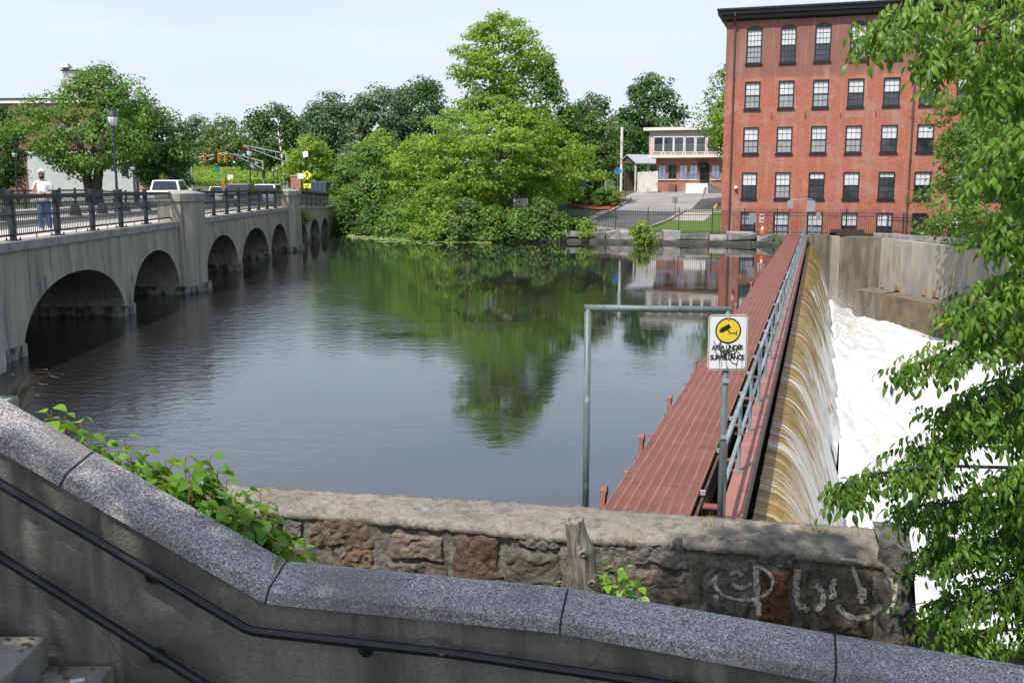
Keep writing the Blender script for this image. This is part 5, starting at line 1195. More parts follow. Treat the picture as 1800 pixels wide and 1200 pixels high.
# double trunk of the big left tree
bt = next(o for o in COL.objects if o.get('label', '').startswith('big twin'))
for a, b in (((162, 352), (150, 300)), ((166, 352), (176, 285))):
    p0, p1 = at(*a, 97.6), at(*b, 97.6); p2 = p1 + (p1 - p0) * 1.3 + Vector((0, 0, 1)); mb = MB(); mb.tube([p0 - Vector((0, 0, .6)), p0.lerp(p1, .5), p1, p2], [.55, .48, .38, .14], 9); mb.build('trunk', MATS['bark_grey'], bt, world=True, smooth=True)
mb = MB()
for a, b, c in (((152, 310), (125, 280), (84, 262)), ((176, 290), (215, 255), (236, 205)), ((170, 290), (160, 220), (118, 160)), ((180, 270), (200, 200), (225, 150)), ((160, 300), (120, 220), (60, 180)), ((180, 290), (250, 262), (300, 250))):
    mb.tube([at(*a, 97.6), at(*b, 97.0), at(*c, 97.3)], [.26, .17, .05], 6)
mb.build('branch', MATS['bark_grey'], bt, world=True)
# shrubs along the waterline
for i, (px, top, bot, hw, Y, mat, lab) in enumerate((
    (760, 322, 418, 50, 78.5, 'leaf_bright', 'tall light willow shrub drooping to the water left of centre'), (716, 345, 410, 30, 82, 'leaf_mid', 'green shrub at the water behind the lily pads'),
    (820, 345, 420, 46, 77.4, 'leaf_olive', 'grey green willow shrub under the tallest tree'), (868, 358, 422, 36, 77, 'leaf_mid', 'rounded shrub at the water below the tallest trunk'), (912, 362, 424, 34, 76.8, 'leaf_mid', 'dense shrub right of the rounded shrub at the water'),
    (955, 345, 424, 44, 76.8, 'leaf_olive', 'olive shrub where the iron fence begins'), (990, 372, 422, 26, 76.4, 'leaf_mid', 'small green shrub by the first wall stones'),
    (1030, 384, 418, 20, 75.7, 'leaf_bright', 'bright green tuft growing from the stone blocks'), (1012, 378, 412, 14, 76.6, 'leaf_mid', 'low shrub behind the bright green tuft'), (1128, 386, 427, 26, 72.6, 'leaf_bright', 'round bright bush growing in the bank wall'),
    (660, 362, 408, 40, 86, 'leaf_dark', 'dark shrub at the waterline under the overhanging tree'), (608, 352, 406, 20, 88, 'leaf_dark', 'dark undergrowth shrub beside the last bridge arch'), (690, 372, 411, 32, 83, 'leaf_mid', 'leafy shrub left of the willow shrub'), (788, 368, 421, 34, 77.2, 'leaf_bright', 'low light shrub at the end of the lily pads'))):
    T('waterside_shrub', lab, 'shrub', px, top, bot, hw, Y, 'dome', mat, leafpx=4.6, crpx=11, cover=3.0, group=g3, seed=60 + i, trunk=True, tr=.05, ground=.1 if px < 1000 else .5, limbs=5, lobe=.3)
for i, (px, top, bot, hw, Y, lab) in enumerate(((1066, 326, 358, 28, 93.5, 'clipped round boxwood at the right end of the mulch bed'), (1040, 328, 352, 20, 95.5, 'clipped light hedge bush beside the dark trunk'), (1010, 330, 352, 20, 97, 'clipped hedge bush left of the dark trunk'))):
    T('boxwood', lab, 'bush', px, top, bot, hw, Y, 'dome', 'leaf_mid' if i == 0 else 'leaf_bright', leafpx=3.4, crpx=8, cover=3.4, group='clipped bushes in the mulch bed', seed=80 + i, tr=.06, limbs=4, lobe=.08, ground=plane_hit(px, bot).z)
# plants rooted in the bridge pilaster and face
for i, (px, top, bot, hw, Y, lab) in enumerate(((516, 336, 372, 16, 68.3, 'yellow green sapling sprouting on the far pilaster'), (531, 364, 396, 14, 69.0, 'feathery sapling hanging from the bridge past the far pilaster'), (503, 368, 428, 12, 66.6, 'dark climbing plant on the side of the far pilaster'))):
    T('wall_plant', lab, 'plant', px, top, bot, hw, Y, 'round', ('leaf_yellow', 'leaf_mid', 'leaf_dark')[i], leafpx=3.6, crpx=8, cover=2.0, group='plants growing out of the bridge', seed=90 + i, tr=.04, ground=zat(px, bot + 10, Y), limbs=6, lobe=.3)
# distant wooded skyline: reads as one mass behind everything
rng = np.random.default_rng(5); n = 26000; x = rng.uniform(-150, 150, n); y = rng.uniform(185, 235, n); hmax = 9 + 3.2 * np.sin(x * .11) + 2.2 * np.sin(x * .31 + 1) + np.where(np.abs(x + 40) < 16, -3, 0); z = 4 + rng.uniform(0, 1, n) ** .6 * hmax
N = rng.normal(size=(n, 3)) * .6 + np.array([0, -.5, .6]); V, F = leaf_cloud(np.stack([x, y, z], 1), N, rng.uniform(.6, 1.5, n), rng=rng); tag(mesh_np('woodland', V, F, MATS['leaf_dark'], None, rng.uniform(0, 1, n)), kind='stuff')
# ground cover on the embankment
emb = MB(); P0, P1, P2, P3 = at(335, 326, 128), at(500, 326, 128), at(515, 303, 146), at(335, 303, 146); emb.quad(P0, P1, P2, P3); emb.build('embankment', MATS['meadow'], kind='structure')
n = 9000; u, v = rng.uniform(0, 1, (2, n)); A = np.array(P0)[None] * ((1 - u) * (1 - v))[:, None] + np.array(P1)[None] * (u * (1 - v))[:, None] + np.array(P2)[None] * (u * v)[:, None] + np.array(P3)[None] * ((1 - u) * v)[:, None]; A[:, 2] += rng.uniform(0, .9, n)
V, F = leaf_cloud(A, rng.normal(size=(n, 3)) * .5 + np.array([0, -.3, .8]), rng.uniform(.25, .5, n), rng=rng); tag(mesh_np('ivy', V, F, MATS['leaf_bright'], None, rng.uniform(0, .8, n)), kind='stuff')
# undergrowth on the sloping far bank under the trees, and weeds along fence and wall
n = 16000; x = rng.uniform(-20, 4, n); y = bankY(x) + rng.uniform(.2, 9, n); z = gz(x, y) + rng.uniform(0, 1, n) ** 2 * 1.0
V, F = leaf_cloud(np.stack([x, y, z], 1), rng.normal(size=(n, 3)) * .6 + np.array([0, -.2, .7]), rng.uniform(.12, .3, n), rng=rng); tag(mesh_np('undergrowth', V, F, MATS['leaf_mid'], None, rng.uniform(0, 1, n)), kind='stuff')
n = 1500; x = 3.5 + rng.beta(1.2, 2.5, n) * 9; y = bankY(x) + rng.uniform(.55, 1.4, n); z = .72 + rng.uniform(0, 1, n) ** 2 * .55
V, F = leaf_cloud(np.stack([x, y, z], 1), rng.normal(size=(n, 3)) + np.array([0, 0, .3]), rng.uniform(.07, .16, n), wid=.2, rng=rng); tag(mesh_np('weeds', V, F, MATS['leaf_olive'], None, rng.uniform(0, 1, n)), kind='stuff')
# water lilies: a drift of pads, with a few white flowers
pads = MB(); rl = random.Random(2); fl = []
for k in range(1500):
    t = rl.random(); px = 612 + 250 * t; mid = 415 + 9 * t; py = mid + rl.gauss(0, 1) * (2.2 + 2.4 * math.sin(math.pi * min(1, t * 1.3)) if t < .77 else 2)
    c = onz(px, max(py, 409), .006 + .004 * rl.random()); r_ = rl.uniform(.12, .26); a0 = rl.uniform(0, 6.3)
    pads.add([c] + [c + Vector((r_ * math.cos(a0 + .25 + 5.8 * i / 8), r_ * math.sin(a0 + .25 + 5.8 * i / 8), rl.uniform(0, .02))) for i in range(9)], [[0, i, i + 1] for i in range(1, 9)])
    if k % 28 == 0: fl.append(c)
tag(pads.build('lily_pads', MATS['leaf_lily']), kind='stuff')
fb = MB()
for c in fl[:30]:
    for i in range(8):
        a = i * math.pi / 4; d = Vector((math.cos(a), math.sin(a), 0)); e = Vector((-d.y, d.x, 0)); fb.quad(c + d * .02 + Vector((0, 0, .03)), c + d * .06 + e * .035 + Vector((0, 0, .08)), c + d * .11 + Vector((0, 0, .12)), c + d * .06 - e * .035 + Vector((0, 0, .08)))
tag(fb.build('lily_flowers', MATS['sign_white']), kind='stuff')

# ------------------------------------------------------------------ big leaves close to the viewer
def blade(L, wd, fold, bend, nseg=4):
    """one leaf in the xz..: along +x, drooping by bend, folded along the midrib; returns V, F(quads)"""
    vs = []; 
    for i in range(nseg + 1):
        t = i / nseg; w = wd * math.sin(math.pi * min(1, t ** .8 * .97 + .03)) ** .85 if 0 < i < nseg else .002
        x = L * t * math.cos(bend * t * .6); z = -L * t * math.sin(bend * t * .6); vs += [(x, -w, z - 0 + w * fold), (x, 0, z), (x, w, z + w * fold)]
    fs = []
    for i in range(nseg):
        for j in (0, 1): fs.append([i * 3 + j, (i + 1) * 3 + j, (i + 1) * 3 + j + 1, i * 3 + j + 1])
    return np.array(vs), np.array(fs)
def place_np(V, M_): return V @ np.array(M_.to_3x3()).T + np.array(M_.translation)
def compound(seed):
    """a pinnate leaf: thin stalk, two to three pairs of drooping leaflets and a terminal one"""
    r = random.Random(seed); VV, FF = [], []; n0 = 0
    L = r.uniform(.062, .082); pairs = r.choice([2, 2, 3]); pts = []
    for i in range(pairs + 1):
        t = (i + 1) / (pairs + 1); pts.append(Vector((.13 * t, 0, -.06 * t * t)))
    def add(p, yaw, pitch, s):
        nonlocal n0
        V, F = blade(L * s, L * s * .19, r.uniform(.2, .6), r.uniform(.5, 1.3)); M_ = Matrix.Translation(p) @ Matrix.Rotation(yaw, 4, 'Z') @ Matrix.Rotation(pitch, 4, 'Y') @ Matrix.Rotation(r.uniform(-.5, .5), 4, 'X'); VV.append(place_np(V, M_)); FF.append(F + n0); n0 += len(V)
    for i, p in enumerate(pts[:-1]):
        for sgn in (-1, 1): add(p, sgn * r.uniform(.7, 1.15), r.uniform(.4, .95), r.uniform(.8, 1.0))
    add(pts[-1], r.uniform(-.2, .2), r.uniform(.5, 1.1), 1.05)
    # stalk
    prev = Vector((0, 0, 0))
    for p in pts:
        q = np.array([[prev.x, -.001, prev.z], [prev.x, .001, prev.z], [p.x, .001, p.z], [p.x, -.001, p.z]]); VV.append(q); FF.append(np.array([[0, 1, 2, 3]]) + n0); n0 += 4; prev = p
    return np.concatenate(VV), np.concatenate(FF)
def plant_leaves(root, variants, mats_list, mat, tints, max_parts=290, leafname='leaf', key=None):
    """leaves as single parts (the nearest ones), the rest as one mesh"""
    o0 = Vector(root.location); order = sorted(range(len(mats_list)), key=key or (lambda i: (mats_list[i].translation - Vector((0, 0, EYE))).length)); meshes = []
    for vi, (V, F) in enumerate(variants):
        row = []
        for ti in range(3):
            o = mesh_np(leafname, V, F, MATS[mat], None, np.full(len(F), (ti + .5) / 3), smooth=True); row.append(o.data); bpy.data.objects.remove(o)
        meshes.append(row)
    VV, FF, TT = [], [], []; n0 = 0
    for rank, i in enumerate(order):
        vi = i % len(variants); M_ = mats_list[i]
        if rank < max_parts:
            o = link(leafname, meshes[vi][min(2, int(tints[i] * 3))], root); o.matrix_local = Matrix.Translation(-o0) @ M_
        else:
            V, F = variants[vi]; VV.append(place_np(V, M_) - np.array(o0)); FF.append(F + n0); n0 += len(V); TT.append(np.full(len(F), tints[i]))
    if VV: tag(mesh_np('foliage', np.concatenate(VV), np.concatenate(FF), MATS[mat], root, np.concatenate(TT), smooth=True), kind='stuff')
near = thing('ash_tree', 'leafy tree with drooping bright leaves filling the right edge', 'tree', (4.6, 6.6, -1.0))
rl = random.Random(21); tm = MB(); NL, NTI = [], []
tr0 = [Vector((4.9, 6.9, -1.6)), Vector((4.75, 6.8, .6)), Vector((4.8, 6.7, 2.4)), Vector((4.9, 6.6, 4.4)), Vector((5.0, 6.6, 6.6))]
tm.tube(tr0, [.16, .14, .12, .10, .07], 10); tm.build('trunk', MATS['bark_dark'], near, world=True, smooth=True)
bm_ = MB()
def bough(pix, Y0, Y1, n, spread, start=0.0, th=.016):
    P = []
    for i, (a, b) in enumerate(pix): P.append(at(a, b, Y0 + (Y1 - Y0) * i / (len(pix) - 1)))
    root_z = P[0].z - .5; k = min(range(len(tr0)), key=lambda q: abs(tr0[q].z - root_z)); mid_ = tr0[k].lerp(P[0], .5) + Vector((0, .05, .22)); bm_.tube([tr0[k], mid_] + P, [th * 1.9, th * 1.4] + [th * (1 - .75 * i / len(P)) for i in range(len(P))], 6)
    L = sum((b - a).length for a, b in zip(P, P[1:]))
    n = int(n * 1.75)
    for k in range(n):
        t = start + (1 - start) * (k + rl.random()) / n; q = t * (len(P) - 1); i = min(int(q), len(P) - 2); p = P[i].lerp(P[i + 1], q - i); d = (P[i + 1] - P[i]).normalized(); sp = spread * (1 - .45 * t)
        o = Vector((rl.gauss(0, 1), rl.gauss(0, 1.1), rl.gauss(-.15, .8))) * sp * .55; q_ = p + o
        if o.length > .14 and rl.random() < .4: bm_.tube([p, p.lerp(q_, .5) + Vector((0, 0, .04)), q_], [.005, .004, .002], 4)
        yaw = math.atan2(d.y + o.y * 1.6, d.x + o.x * 1.6) + rl.gauss(0, .7); M_ = Matrix.Translation(q_) @ Matrix.Rotation(yaw, 4, 'Z') @ Matrix.Rotation(rl.uniform(-.15, .75), 4, 'Y') @ Matrix.Rotation(rl.gauss(0, .45), 4, 'X') @ Matrix.Scale(rl.uniform(.75, 1.15), 4); NL.append(M_); NTI.append(min(1, max(0, rl.gauss(.5, .25) + (.25 if q_.z > 4.3 else -.12))))
for pix, Y0, Y1, n, sp in (
    ([(1950, 10), (1800, -12), (1680, 2), (1590, 28), (1542, 62)], 7.0, 6.2, 150, .22), ([(1950, 60), (1800, 60), (1700, 74), (1628, 112)], 6.8, 6.3, 120, .22), ([(1950, 170), (1860, 190), (1785, 230), (1728, 300)], 6.6, 6.2, 80, .18),
    ([(1950, 120), (1860, 110), (1790, 130), (1740, 150)], 7.0, 6.4, 80, .2), ([(1950, 330), (1870, 350), (1800, 390), (1745, 412)], 6.6, 6.3, 90, .18), ([(1950, 470), (1850, 470), (1775, 490), (1725, 520), (1690, 560)], 6.7, 6.2, 120, .18), ([(1950, 560), (1820, 575), (1700, 605), (1590, 652)], 6.6, 6.1, 130, .16),
    ([(1950, 660), (1820, 670), (1730, 700), (1655, 725)], 6.8, 6.3, 120, .18), ([(1950, 740), (1800, 720), (1700, 755), (1640, 785), (1612, 806)], 6.6, 6.3, 100, .15), ([(1950, 850), (1800, 822), (1640, 818), (1540, 832), (1470, 858)], 6.5, 6.0, 105, .13),
    ([(1950, 900), (1800, 880), (1700, 880), (1600, 890)], 6.9, 6.4, 150, .2), ([(1950, 960), (1800, 950), (1700, 955), (1630, 975)], 6.9, 6.4, 150, .2), ([(1950, 1040), (1820, 1030), (1720, 1040), (1640, 1080)], 6.8, 6.4, 150, .2), ([(1930, 1130), (1830, 1100), (1740, 1110), (1665, 1140)], 6.7, 6.4, 75, .16)):
    bough(pix, Y0, Y1, n, sp)
for k in range(12): bough([(1970, 60 + 85 * k), (1900, 80 + 85 * k), (1830, 110 + 85 * k)], 7.8, 7.6, 90, .26)
for k in range(12): bough([(1950, 40 + 85 * k + rl.uniform(-20, 20)), (1860, 60 + 85 * k), (1775, 80 + 85 * k + rl.uniform(-20, 20))], 7.4, 7.0, 95, .24)
for k in range(2600):      # the rest of the crown round the trunk
    d = Vector((rl.gauss(0, 1), rl.gauss(0, 1), rl.gauss(0, 1))).normalized() * rl.uniform(.35, 1) ** .5; q_ = Vector((5.0 + d.x * 1.45, 6.75 + d.y * 1.25, 3.3 + d.z * 3.1))
    NL.append(Matrix.Translation(q_) @ Matrix.Rotation(math.atan2(d.y, d.x) + rl.gauss(0, .7), 4, 'Z') @ Matrix.Rotation(rl.uniform(-.15, .75), 4, 'Y') @ Matrix.Rotation(rl.gauss(0, .45), 4, 'X') @ Matrix.Scale(rl.uniform(.75, 1.15), 4)); NTI.append(min(1, max(0, rl.gauss(.45, .25))))
bm_.build('branch', MATS['bark_dark'], near, world=True)
VAR = [compound(k) for k in range(7)]
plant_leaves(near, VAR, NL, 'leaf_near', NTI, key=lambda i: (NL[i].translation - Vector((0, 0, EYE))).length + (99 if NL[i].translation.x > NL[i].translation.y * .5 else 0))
# knotweed behind the parapet, with heart shaped leaves
def knot_leaf(seed):
    r = random.Random(seed); V, F = blade(.122, .046, .22, r.uniform(.3, .9), 5); return V, F
KV = [knot_leaf(k) for k in range(5)]
kw = thing('knotweed', 'bright broad leaved knotweed spilling along the back of the sloping parapet', 'plant', (-2, 5.2, .85)); KL, KT = [], []; km = MB(); rl = random.Random(31)
def stem(px, py, Y, h_px, n, bush=1.0):
    tip = at(px, py, Y); b = Vector((tip.x + rl.uniform(-.1, .12), tip.y + rl.uniform(-.05, .1), max(.9, tip.z - 1.1))); md = b.lerp(tip, .6) + Vector((rl.uniform(-.06, .06), rl.uniform(-.06, .06), .06)); km.tube([b, md, tip], [.007, .005, .003], 5)
    for k in range(n):
        t = 1.0 - (k / n) * .62; p = (md.lerp(tip, (t - .6) / .4) if t > .6 else b.lerp(md, t / .6)); yaw = k * 2.4 + rl.uniform(-.5, .5); s = (.62 + .5 * min(1, k / 3)) * rl.uniform(.8, 1.15)
        q = p + Vector((math.cos(yaw), math.sin(yaw), .5 if k else 1.0)) * (.045 if k else .02) * bush; km.tube([p, q], [.0022, .0016], 3)
        KL.append(Matrix.Translation(q) @ Matrix.Rotation(yaw, 4, 'Z') @ Matrix.Rotation(rl.uniform(-.25, .55), 4, 'Y') @ Matrix.Rotation(rl.gauss(0, .3), 4, 'X') @ Matrix.Scale(s, 4)); KT.append(min(1, max(0, rl.gauss(.75 if k < 2 else .4, .22))))
for px, py in ((95, 724), (118, 735), (145, 738), (108, 748), (135, 765), (160, 772), (185, 782), (205, 792), (215, 775), (232, 800), (222, 815), (255, 798), (262, 822), (288, 812), (300, 838), (325, 808), (350, 818), (372, 806), (388, 826), (338, 842), (312, 860), (360, 850), (395, 850), (345, 872), (378, 878), (410, 868), (432, 862), (455, 866), (405, 896), (440, 890), (468, 884), (430, 915), (460, 912), (445, 935), (478, 925), (505, 938), (520, 955), (498, 962), (535, 972), (480, 950), (350, 830), (330, 825), (300, 815), (420, 885), (372, 862), (280, 845), (250, 820), (395, 905), (415, 930), (468, 958)):
    stem(px + rl.uniform(-5, 5), py + rl.uniform(-4, 6), 5.25 + rl.uniform(-.08, .45), 0, rl.choice([13, 14, 15]))
for k in range(60): t = k / 59; stem(200 + 300 * t + rl.uniform(-25, 25), 812 + 145 * t + rl.uniform(-14, 22), 5.2 + rl.uniform(0, .35), 0, 11)
plant_leaves(kw, KV, KL, 'leaf_knot', KT, leafname='leaf'); km.build('stem', M('stem_red', (.22, .13, .06), rough=.7), kw, world=True)
ms = thing('maple_seedling', 'small bright seedling beside the weathered stump', 'plant', (at(1085, 1060, 6.5).x, 6.5, .85)); KL, KT = [], []; km = MB()
for px, py in ((1060, 985), (1085, 990), (1078, 978), (1100, 1000), (1068, 1005), (1095, 1018), (1110, 1012), (1075, 1024), (990, 1022), (975, 1028), (955, 1030), (1090, 1032)): stem(px, py, 6.45 + rl.uniform(-.1, .2), 0, 7, .8)
plant_leaves(ms, KV, [m_ @ Matrix.Scale(.72, 4) for m_ in KL], 'leaf_knot', KT); km.build('stem', MATS['stem_red'], ms, world=True)
# grass tufts on the wall top
gt = MB(); rl = random.Random(8)
for cx_, cy_, n in ((1250, 925, 46), (1440, 930, 30), (1500, 934, 10), (1243, 890, 6)):
    c = onz(cx_, cy_, 1.45)
    for k in range(n):
        p = c + Vector((rl.gauss(0, .05), rl.gauss(0, .03), -.02)); d = Vector((rl.gauss(0, .5), rl.gauss(0, .4), 1)).normalized(); h = rl.uniform(.06, .17); gt.add([p - Vector((.002, 0, 0)), p + Vector((.002, 0, 0)), p + d * h], [[0, 1, 2]])
tag(gt.build('grass_tufts', M('dry_grass', (.28, .27, .10), (.14, .18, .04), 20, rough=.9)), kind='stuff')
# the street tree behind the viewer whose crown shades the stair and part of the wall
rng = np.random.default_rng(77); sh = thing('shade_tree', 'tall street tree behind the viewer whose crown shades the stair', 'tree', (-5.5, -5.5, .9)); mb = MB(); mb.tube([(0, 0, -.4), (.2, .3, 4), (.9, 1.4, 8), (2, 2.6, 11)], [.38, .3, .22, .08], 10); mb.build('trunk', MATS['bark_grey'], sh)
def shade_blob(target, hgt, rx, ry, n):
    c = np.array(target) + np.array(SDIR) * (hgt / SDIR.z); D = rng.normal(size=(n, 3)); D /= np.linalg.norm(D, axis=1, keepdims=True); return c + D * (rng.uniform(0, 1, n) ** .4)[:, None] * np.array([rx, ry, .9])
PS = np.concatenate([shade_blob((-2.1, 4.2, 2.2), 8, 1.5, 1.15, 2300), shade_blob((-.2, 4.6, 2.0), 8, 1.6, .95, 3600), shade_blob((1.7, 4.7, 1.8), 8, 1.5, .95, 3600), shade_blob((3.4, 4.6, 1.7), 8, 1.4, 1.1, 3000), shade_blob((2.0, 7.3, 1.0), 9, .9, .5, 650), shade_blob((-4.2, 3.6, 2.6), 8, 1.5, 1.3, 3500), shade_blob((-1.4, 2.4, 2), 8, 2.6, 1.2, 5000), shade_blob((1.6, 2.6, 2), 8, 2.6, 1.2, 5000)])
V, F = leaf_cloud(PS - np.array(sh.location), rng.normal(size=PS.shape) + np.array([0, 0, .8]), rng.uniform(.10, .2, len(PS)), wid=.4, rng=rng); mesh_np('crown', V, F, MATS['leaf_mid'], sh, rng.uniform(0, 1, len(PS)))
# ================================================================== STREET LAMPS
def lamp_proto(label, loc, h, group='black post lamps along the street'):
    root = thing('street_lamp', label, 'street lamp', loc, group=group); k = h / 5.2
    mb = MB(); mb.lathe([(.20, 0), (.20, .10), (.16, .16), (.15, .55), (.11, .70), (.10, .78), (.075, .86)], seg=12); mb.v = [(x * k, y * k, z * k) for x, y, z in mb.v]; mb.build('base', MATS['rail_paint'], root, smooth=False)
    mb = MB(); mb.lathe([(.072, .84), (.052, 3.72), (.085, 3.76), (.085, 3.83), (.055, 3.88), (.05, 3.98), (.10, 4.03), (.10, 4.10), (.06, 4.15), (.07, 4.2), (.13, 4.30)], seg=12); mb.v = [(x * k, y * k, z * k) for x, y, z in mb.v]; mb.build('pole', MATS['rail_paint'], root)
    mb = MB(); mb.lathe([(.13, 4.30), (.21, 4.48), (.245, 4.66), (.245, 4.76)], seg=16); mb.v = [(x * k, y * k, z * k) for x, y, z in mb.v]; mb.build('globe', MATS['lamp_globe'], root, smooth=True)
    mb = MB(); mb.lathe([(.262, 4.75), (.262, 4.79), (.235, 4.86), (.19, 4.97), (.12, 5.05), (.05, 5.09), (.06, 5.12), (.035, 5.16), (.015, 5.24)], seg=16); mb.v = [(x * k, y * k, z * k) for x, y, z in mb.v]; c = mb.build('cap', MATS['rail_paint'], root)
    mb = MB()
    for i in range(8): a = i * math.pi / 4; mb.tube([(k * r * math.cos(a), k * r * math.sin(a), k * z) for r, z in ((.135, 4.30), (.217, 4.48), (.252, 4.66), (.252, 4.77))], .006 * k, 4)
    mb.build('cage', MATS['rail_paint'], root); return root
L0 = lamp_proto('tall black post lamp with a white globe before the big left tree', at(208, 376, 51.5) * Vector((1, 1, 0)) if False else Vector((at(208, 376, 51.5).x, 51.5, 2.84)), 5.25)
def lamp_copy(label, loc, h):
    o = copy_tree(L0); o.location = loc; o.scale = [h / 5.25] * 3; o['label'] = label; return o
for px, top, Y, g, lab in ((438, 257, 90, 2.45, 'post lamp standing before the crossing gate and the signal mast'), (25, 260, 96, 2.4, 'post lamp at the far left edge before dark foliage'), (234, 287, 94, 2.4, 'post lamp against the white house and grey shop'), (303, 291, 118, 2.4, 'post lamp right of the grey shop beside the small round tree'),
                          (527, 282, 103, 2.4, 'post lamp left of the solar panel pole'), (553, 290, 112, 2.4, 'post lamp right of the yellow walking man sign'), (480, 292, 124, 2.4, 'left one of the two distant lamps by the crossing gate'), (487, 289, 119, 2.4, 'right one of the two distant lamps by the crossing gate'), (451, 278, 130, 2.4, 'distant lamp behind the small flag')):
    p = at(px, top, Y); lamp_copy(lab, Vector((p.x, Y, g)), p.z - g)
for i, y in enumerate(np.arange(28, 66, 3.55)):       # row of stubby tapered blocks along the median kerb
    if i == 0:
        b0 = thing('barrier_block', 'black tapered block on the median kerb, nearest to the viewer', 'bollard', bp(y, 6.45, 2.84), group='black tapered blocks along the median'); mb = MB()
        s = .2; t = .14; mb.add([(-s, -s, 0), (s, -s, 0), (s, s, 0), (-s, s, 0), (-t, -t, .5), (t, -t, .5), (t, t, .5), (-t, t, .5)], [[3, 2, 1, 0], [4, 5, 6, 7], [0, 1, 5, 4], [1, 2, 6, 5], [2, 3, 7, 6], [3, 0, 4, 7]]); mb.build('block', MATS['black_paint'], b0, bevel=.015)
        mb = MB(); mb.box((0, 0, .02), (.46, .46, .04)); mb.build('base', MATS['black_paint'], b0)
        mb = MB(); mb.lathe([(.03, .5), (.03, .62), (.012, .64)], seg=8); mb.build('stub', MATS['black_paint'], b0)
    else: o = copy_tree(b0); o.location = bp(y, 6.45, 2.84); o['label'] = ('second', 'third', 'fourth', 'fifth', 'sixth', 'seventh', 'eighth', 'ninth', 'tenth', 'eleventh')[i - 1] + ' black tapered block along the median, counted from the viewer'

# ================================================================== WALKING MAN
def skin_body(name, joints, edges, mat, parent, sub=2):
    me = bpy.data.meshes.new(name); me.from_pydata([j[:3] for j in joints], edges, []); o = link(name, me, parent, mat); md = o.modifiers.new('skin', 'SKIN'); md.use_smooth_shade = True
    for i, j in enumerate(joints):
        r = j[3]; me.skin_vertices[0].data[i].radius = (r, r) if not isinstance(r, tuple) else r
    me.skin_vertices[0].data[0].use_root = True; s = o.modifiers.new('sub', 'SUBSURF'); s.levels = sub; s.render_levels = sub; return o
mp_ = at(80, 404, 30.4); man = thing('person', 'man in a white t-shirt, jeans, pale backward cap and sunglasses walking on the bridge', 'person', (mp_.x, 30.4, 2.82), R(14))
# local: faces -Y, x to the viewer's right, metres
J = [(0, 0, .98, (.115, .08)), (0, .0, 1.15, (.13, .09)), (0, .01, 1.33, (.165, .115)), (0, .01, 1.45, (.12, .085)), (0, 0, 1.53, .062), (0, -.01, 1.59, .068), (0, -.02, 1.67, (.083, .098)), (0, -.02, 1.745, (.077, .088)), (0, -.01, 1.79, (.045, .05)),
     (-.085, 0, .88, .08), (-.105, -.06, .50, .064), (-.10, .03, .10, .045), (-.10, -.10, .045, .04), (.085, 0, .88, .08), (.11, .05, .50, .064), (.11, .10, .11, .045), (.115, -.02, .045, .04),
     (-.185, .01, 1.43, .066), (-.255, .03, 1.17, .05), (-.20, -.17, 1.28, .037), (-.155, -.215, 1.36, .032), (-.14, -.23, 1.41, .034),
     (.185, .01, 1.43, .066), (.265, .05, 1.17, .05), (.17, -.16, 1.10, .037), (.06, -.225, 1.13, .032), (.02, -.235, 1.14, .034)]
E = [(0, 1), (1, 2), (2, 3), (3, 4), (4, 5), (5, 6), (6, 7), (7, 8), (0, 9), (9, 10), (10, 11), (11, 12), (0, 13), (13, 14), (14, 15), (15, 16), (3, 17), (17, 18), (18, 19), (19, 20), (20, 21), (3, 22), (22, 23), (23, 24), (24, 25), (25, 26)]
n0 = len(J)
for hx, hy, hz, base, ups in ((-.14, -.23, 1.41, 21, 1), (.02, -.235, 1.14, 26, -1)):       # fingers and thumb, curled
    for k in range(4):
        a = len(J); off = (k - 1.5) * .019
        if ups == 1: J += [(hx + off * .4, hy - .02, hz + off + .03, .0105), (hx + .025, hy - .05, hz + off + .035, .0095), (hx + .045, hy - .03, hz + off + .02, .008)]
        else: J += [(hx - .03, hy - .015, hz + off, .0105), (hx - .06, hy - .01, hz + off - .005, .0095), (hx - .075, hy + .02, hz + off - .01, .008)]
        E += [(base, a), (a, a + 1), (a + 1, a + 2)]
    a = len(J); J += [(hx + .02 * ups, hy - .03, hz + .045, .012), (hx + .04 * ups, hy - .05, hz + .06, .010)]; E += [(base, a), (a, a + 1)]
body = skin_body('body', J, E, MATS['skin'], man)
sh_ = [(0, .0, .83, (.178, .135)), (0, 0, 1.05, (.172, .128)), (0, 0, 1.2, (.176, .132)), (0, .01, 1.34, (.192, .135)), (0, .01, 1.45, (.14, .10)), (0, .005, 1.50, (.085, .078)), (-.19, .01, 1.43, .085), (-.235, .02, 1.29, .075), (-.25, .028, 1.21, .072), (.19, .01, 1.43, .085), (.24, .03, 1.29, .075), (.257, .042, 1.21, .072)]
skin_body('shirt', sh_, [(0, 1), (1, 2), (2, 3), (3, 4), (4, 5), (4, 6), (6, 7), (7, 8), (4, 9), (9, 10), (10, 11)], MATS['shirt'], man)
skin_body('jeans', [(0, 0, .97, (.162, .12)), (-.095, 0, .85, .108), (-.108, -.06, .50, .08), (-.102, .03, .10, .068), (-.102, .03, .03, .07), (.095, 0, .85, .108), (.113, .05, .50, .08), (.112, .09, .11, .068), (.112, .09, .04, .07)], [(0, 1), (1, 2), (2, 3), (3, 4), (0, 5), (5, 6), (6, 7), (7, 8)], MATS['denim'], man)
for x, y in ((-.102, -.03), (.112, .04)):
    mb = MB(); mb.box((x, y, .04), (.095, .28, .08)); mb.build('shoe', MATS['white_paint'], man, bevel=.025)
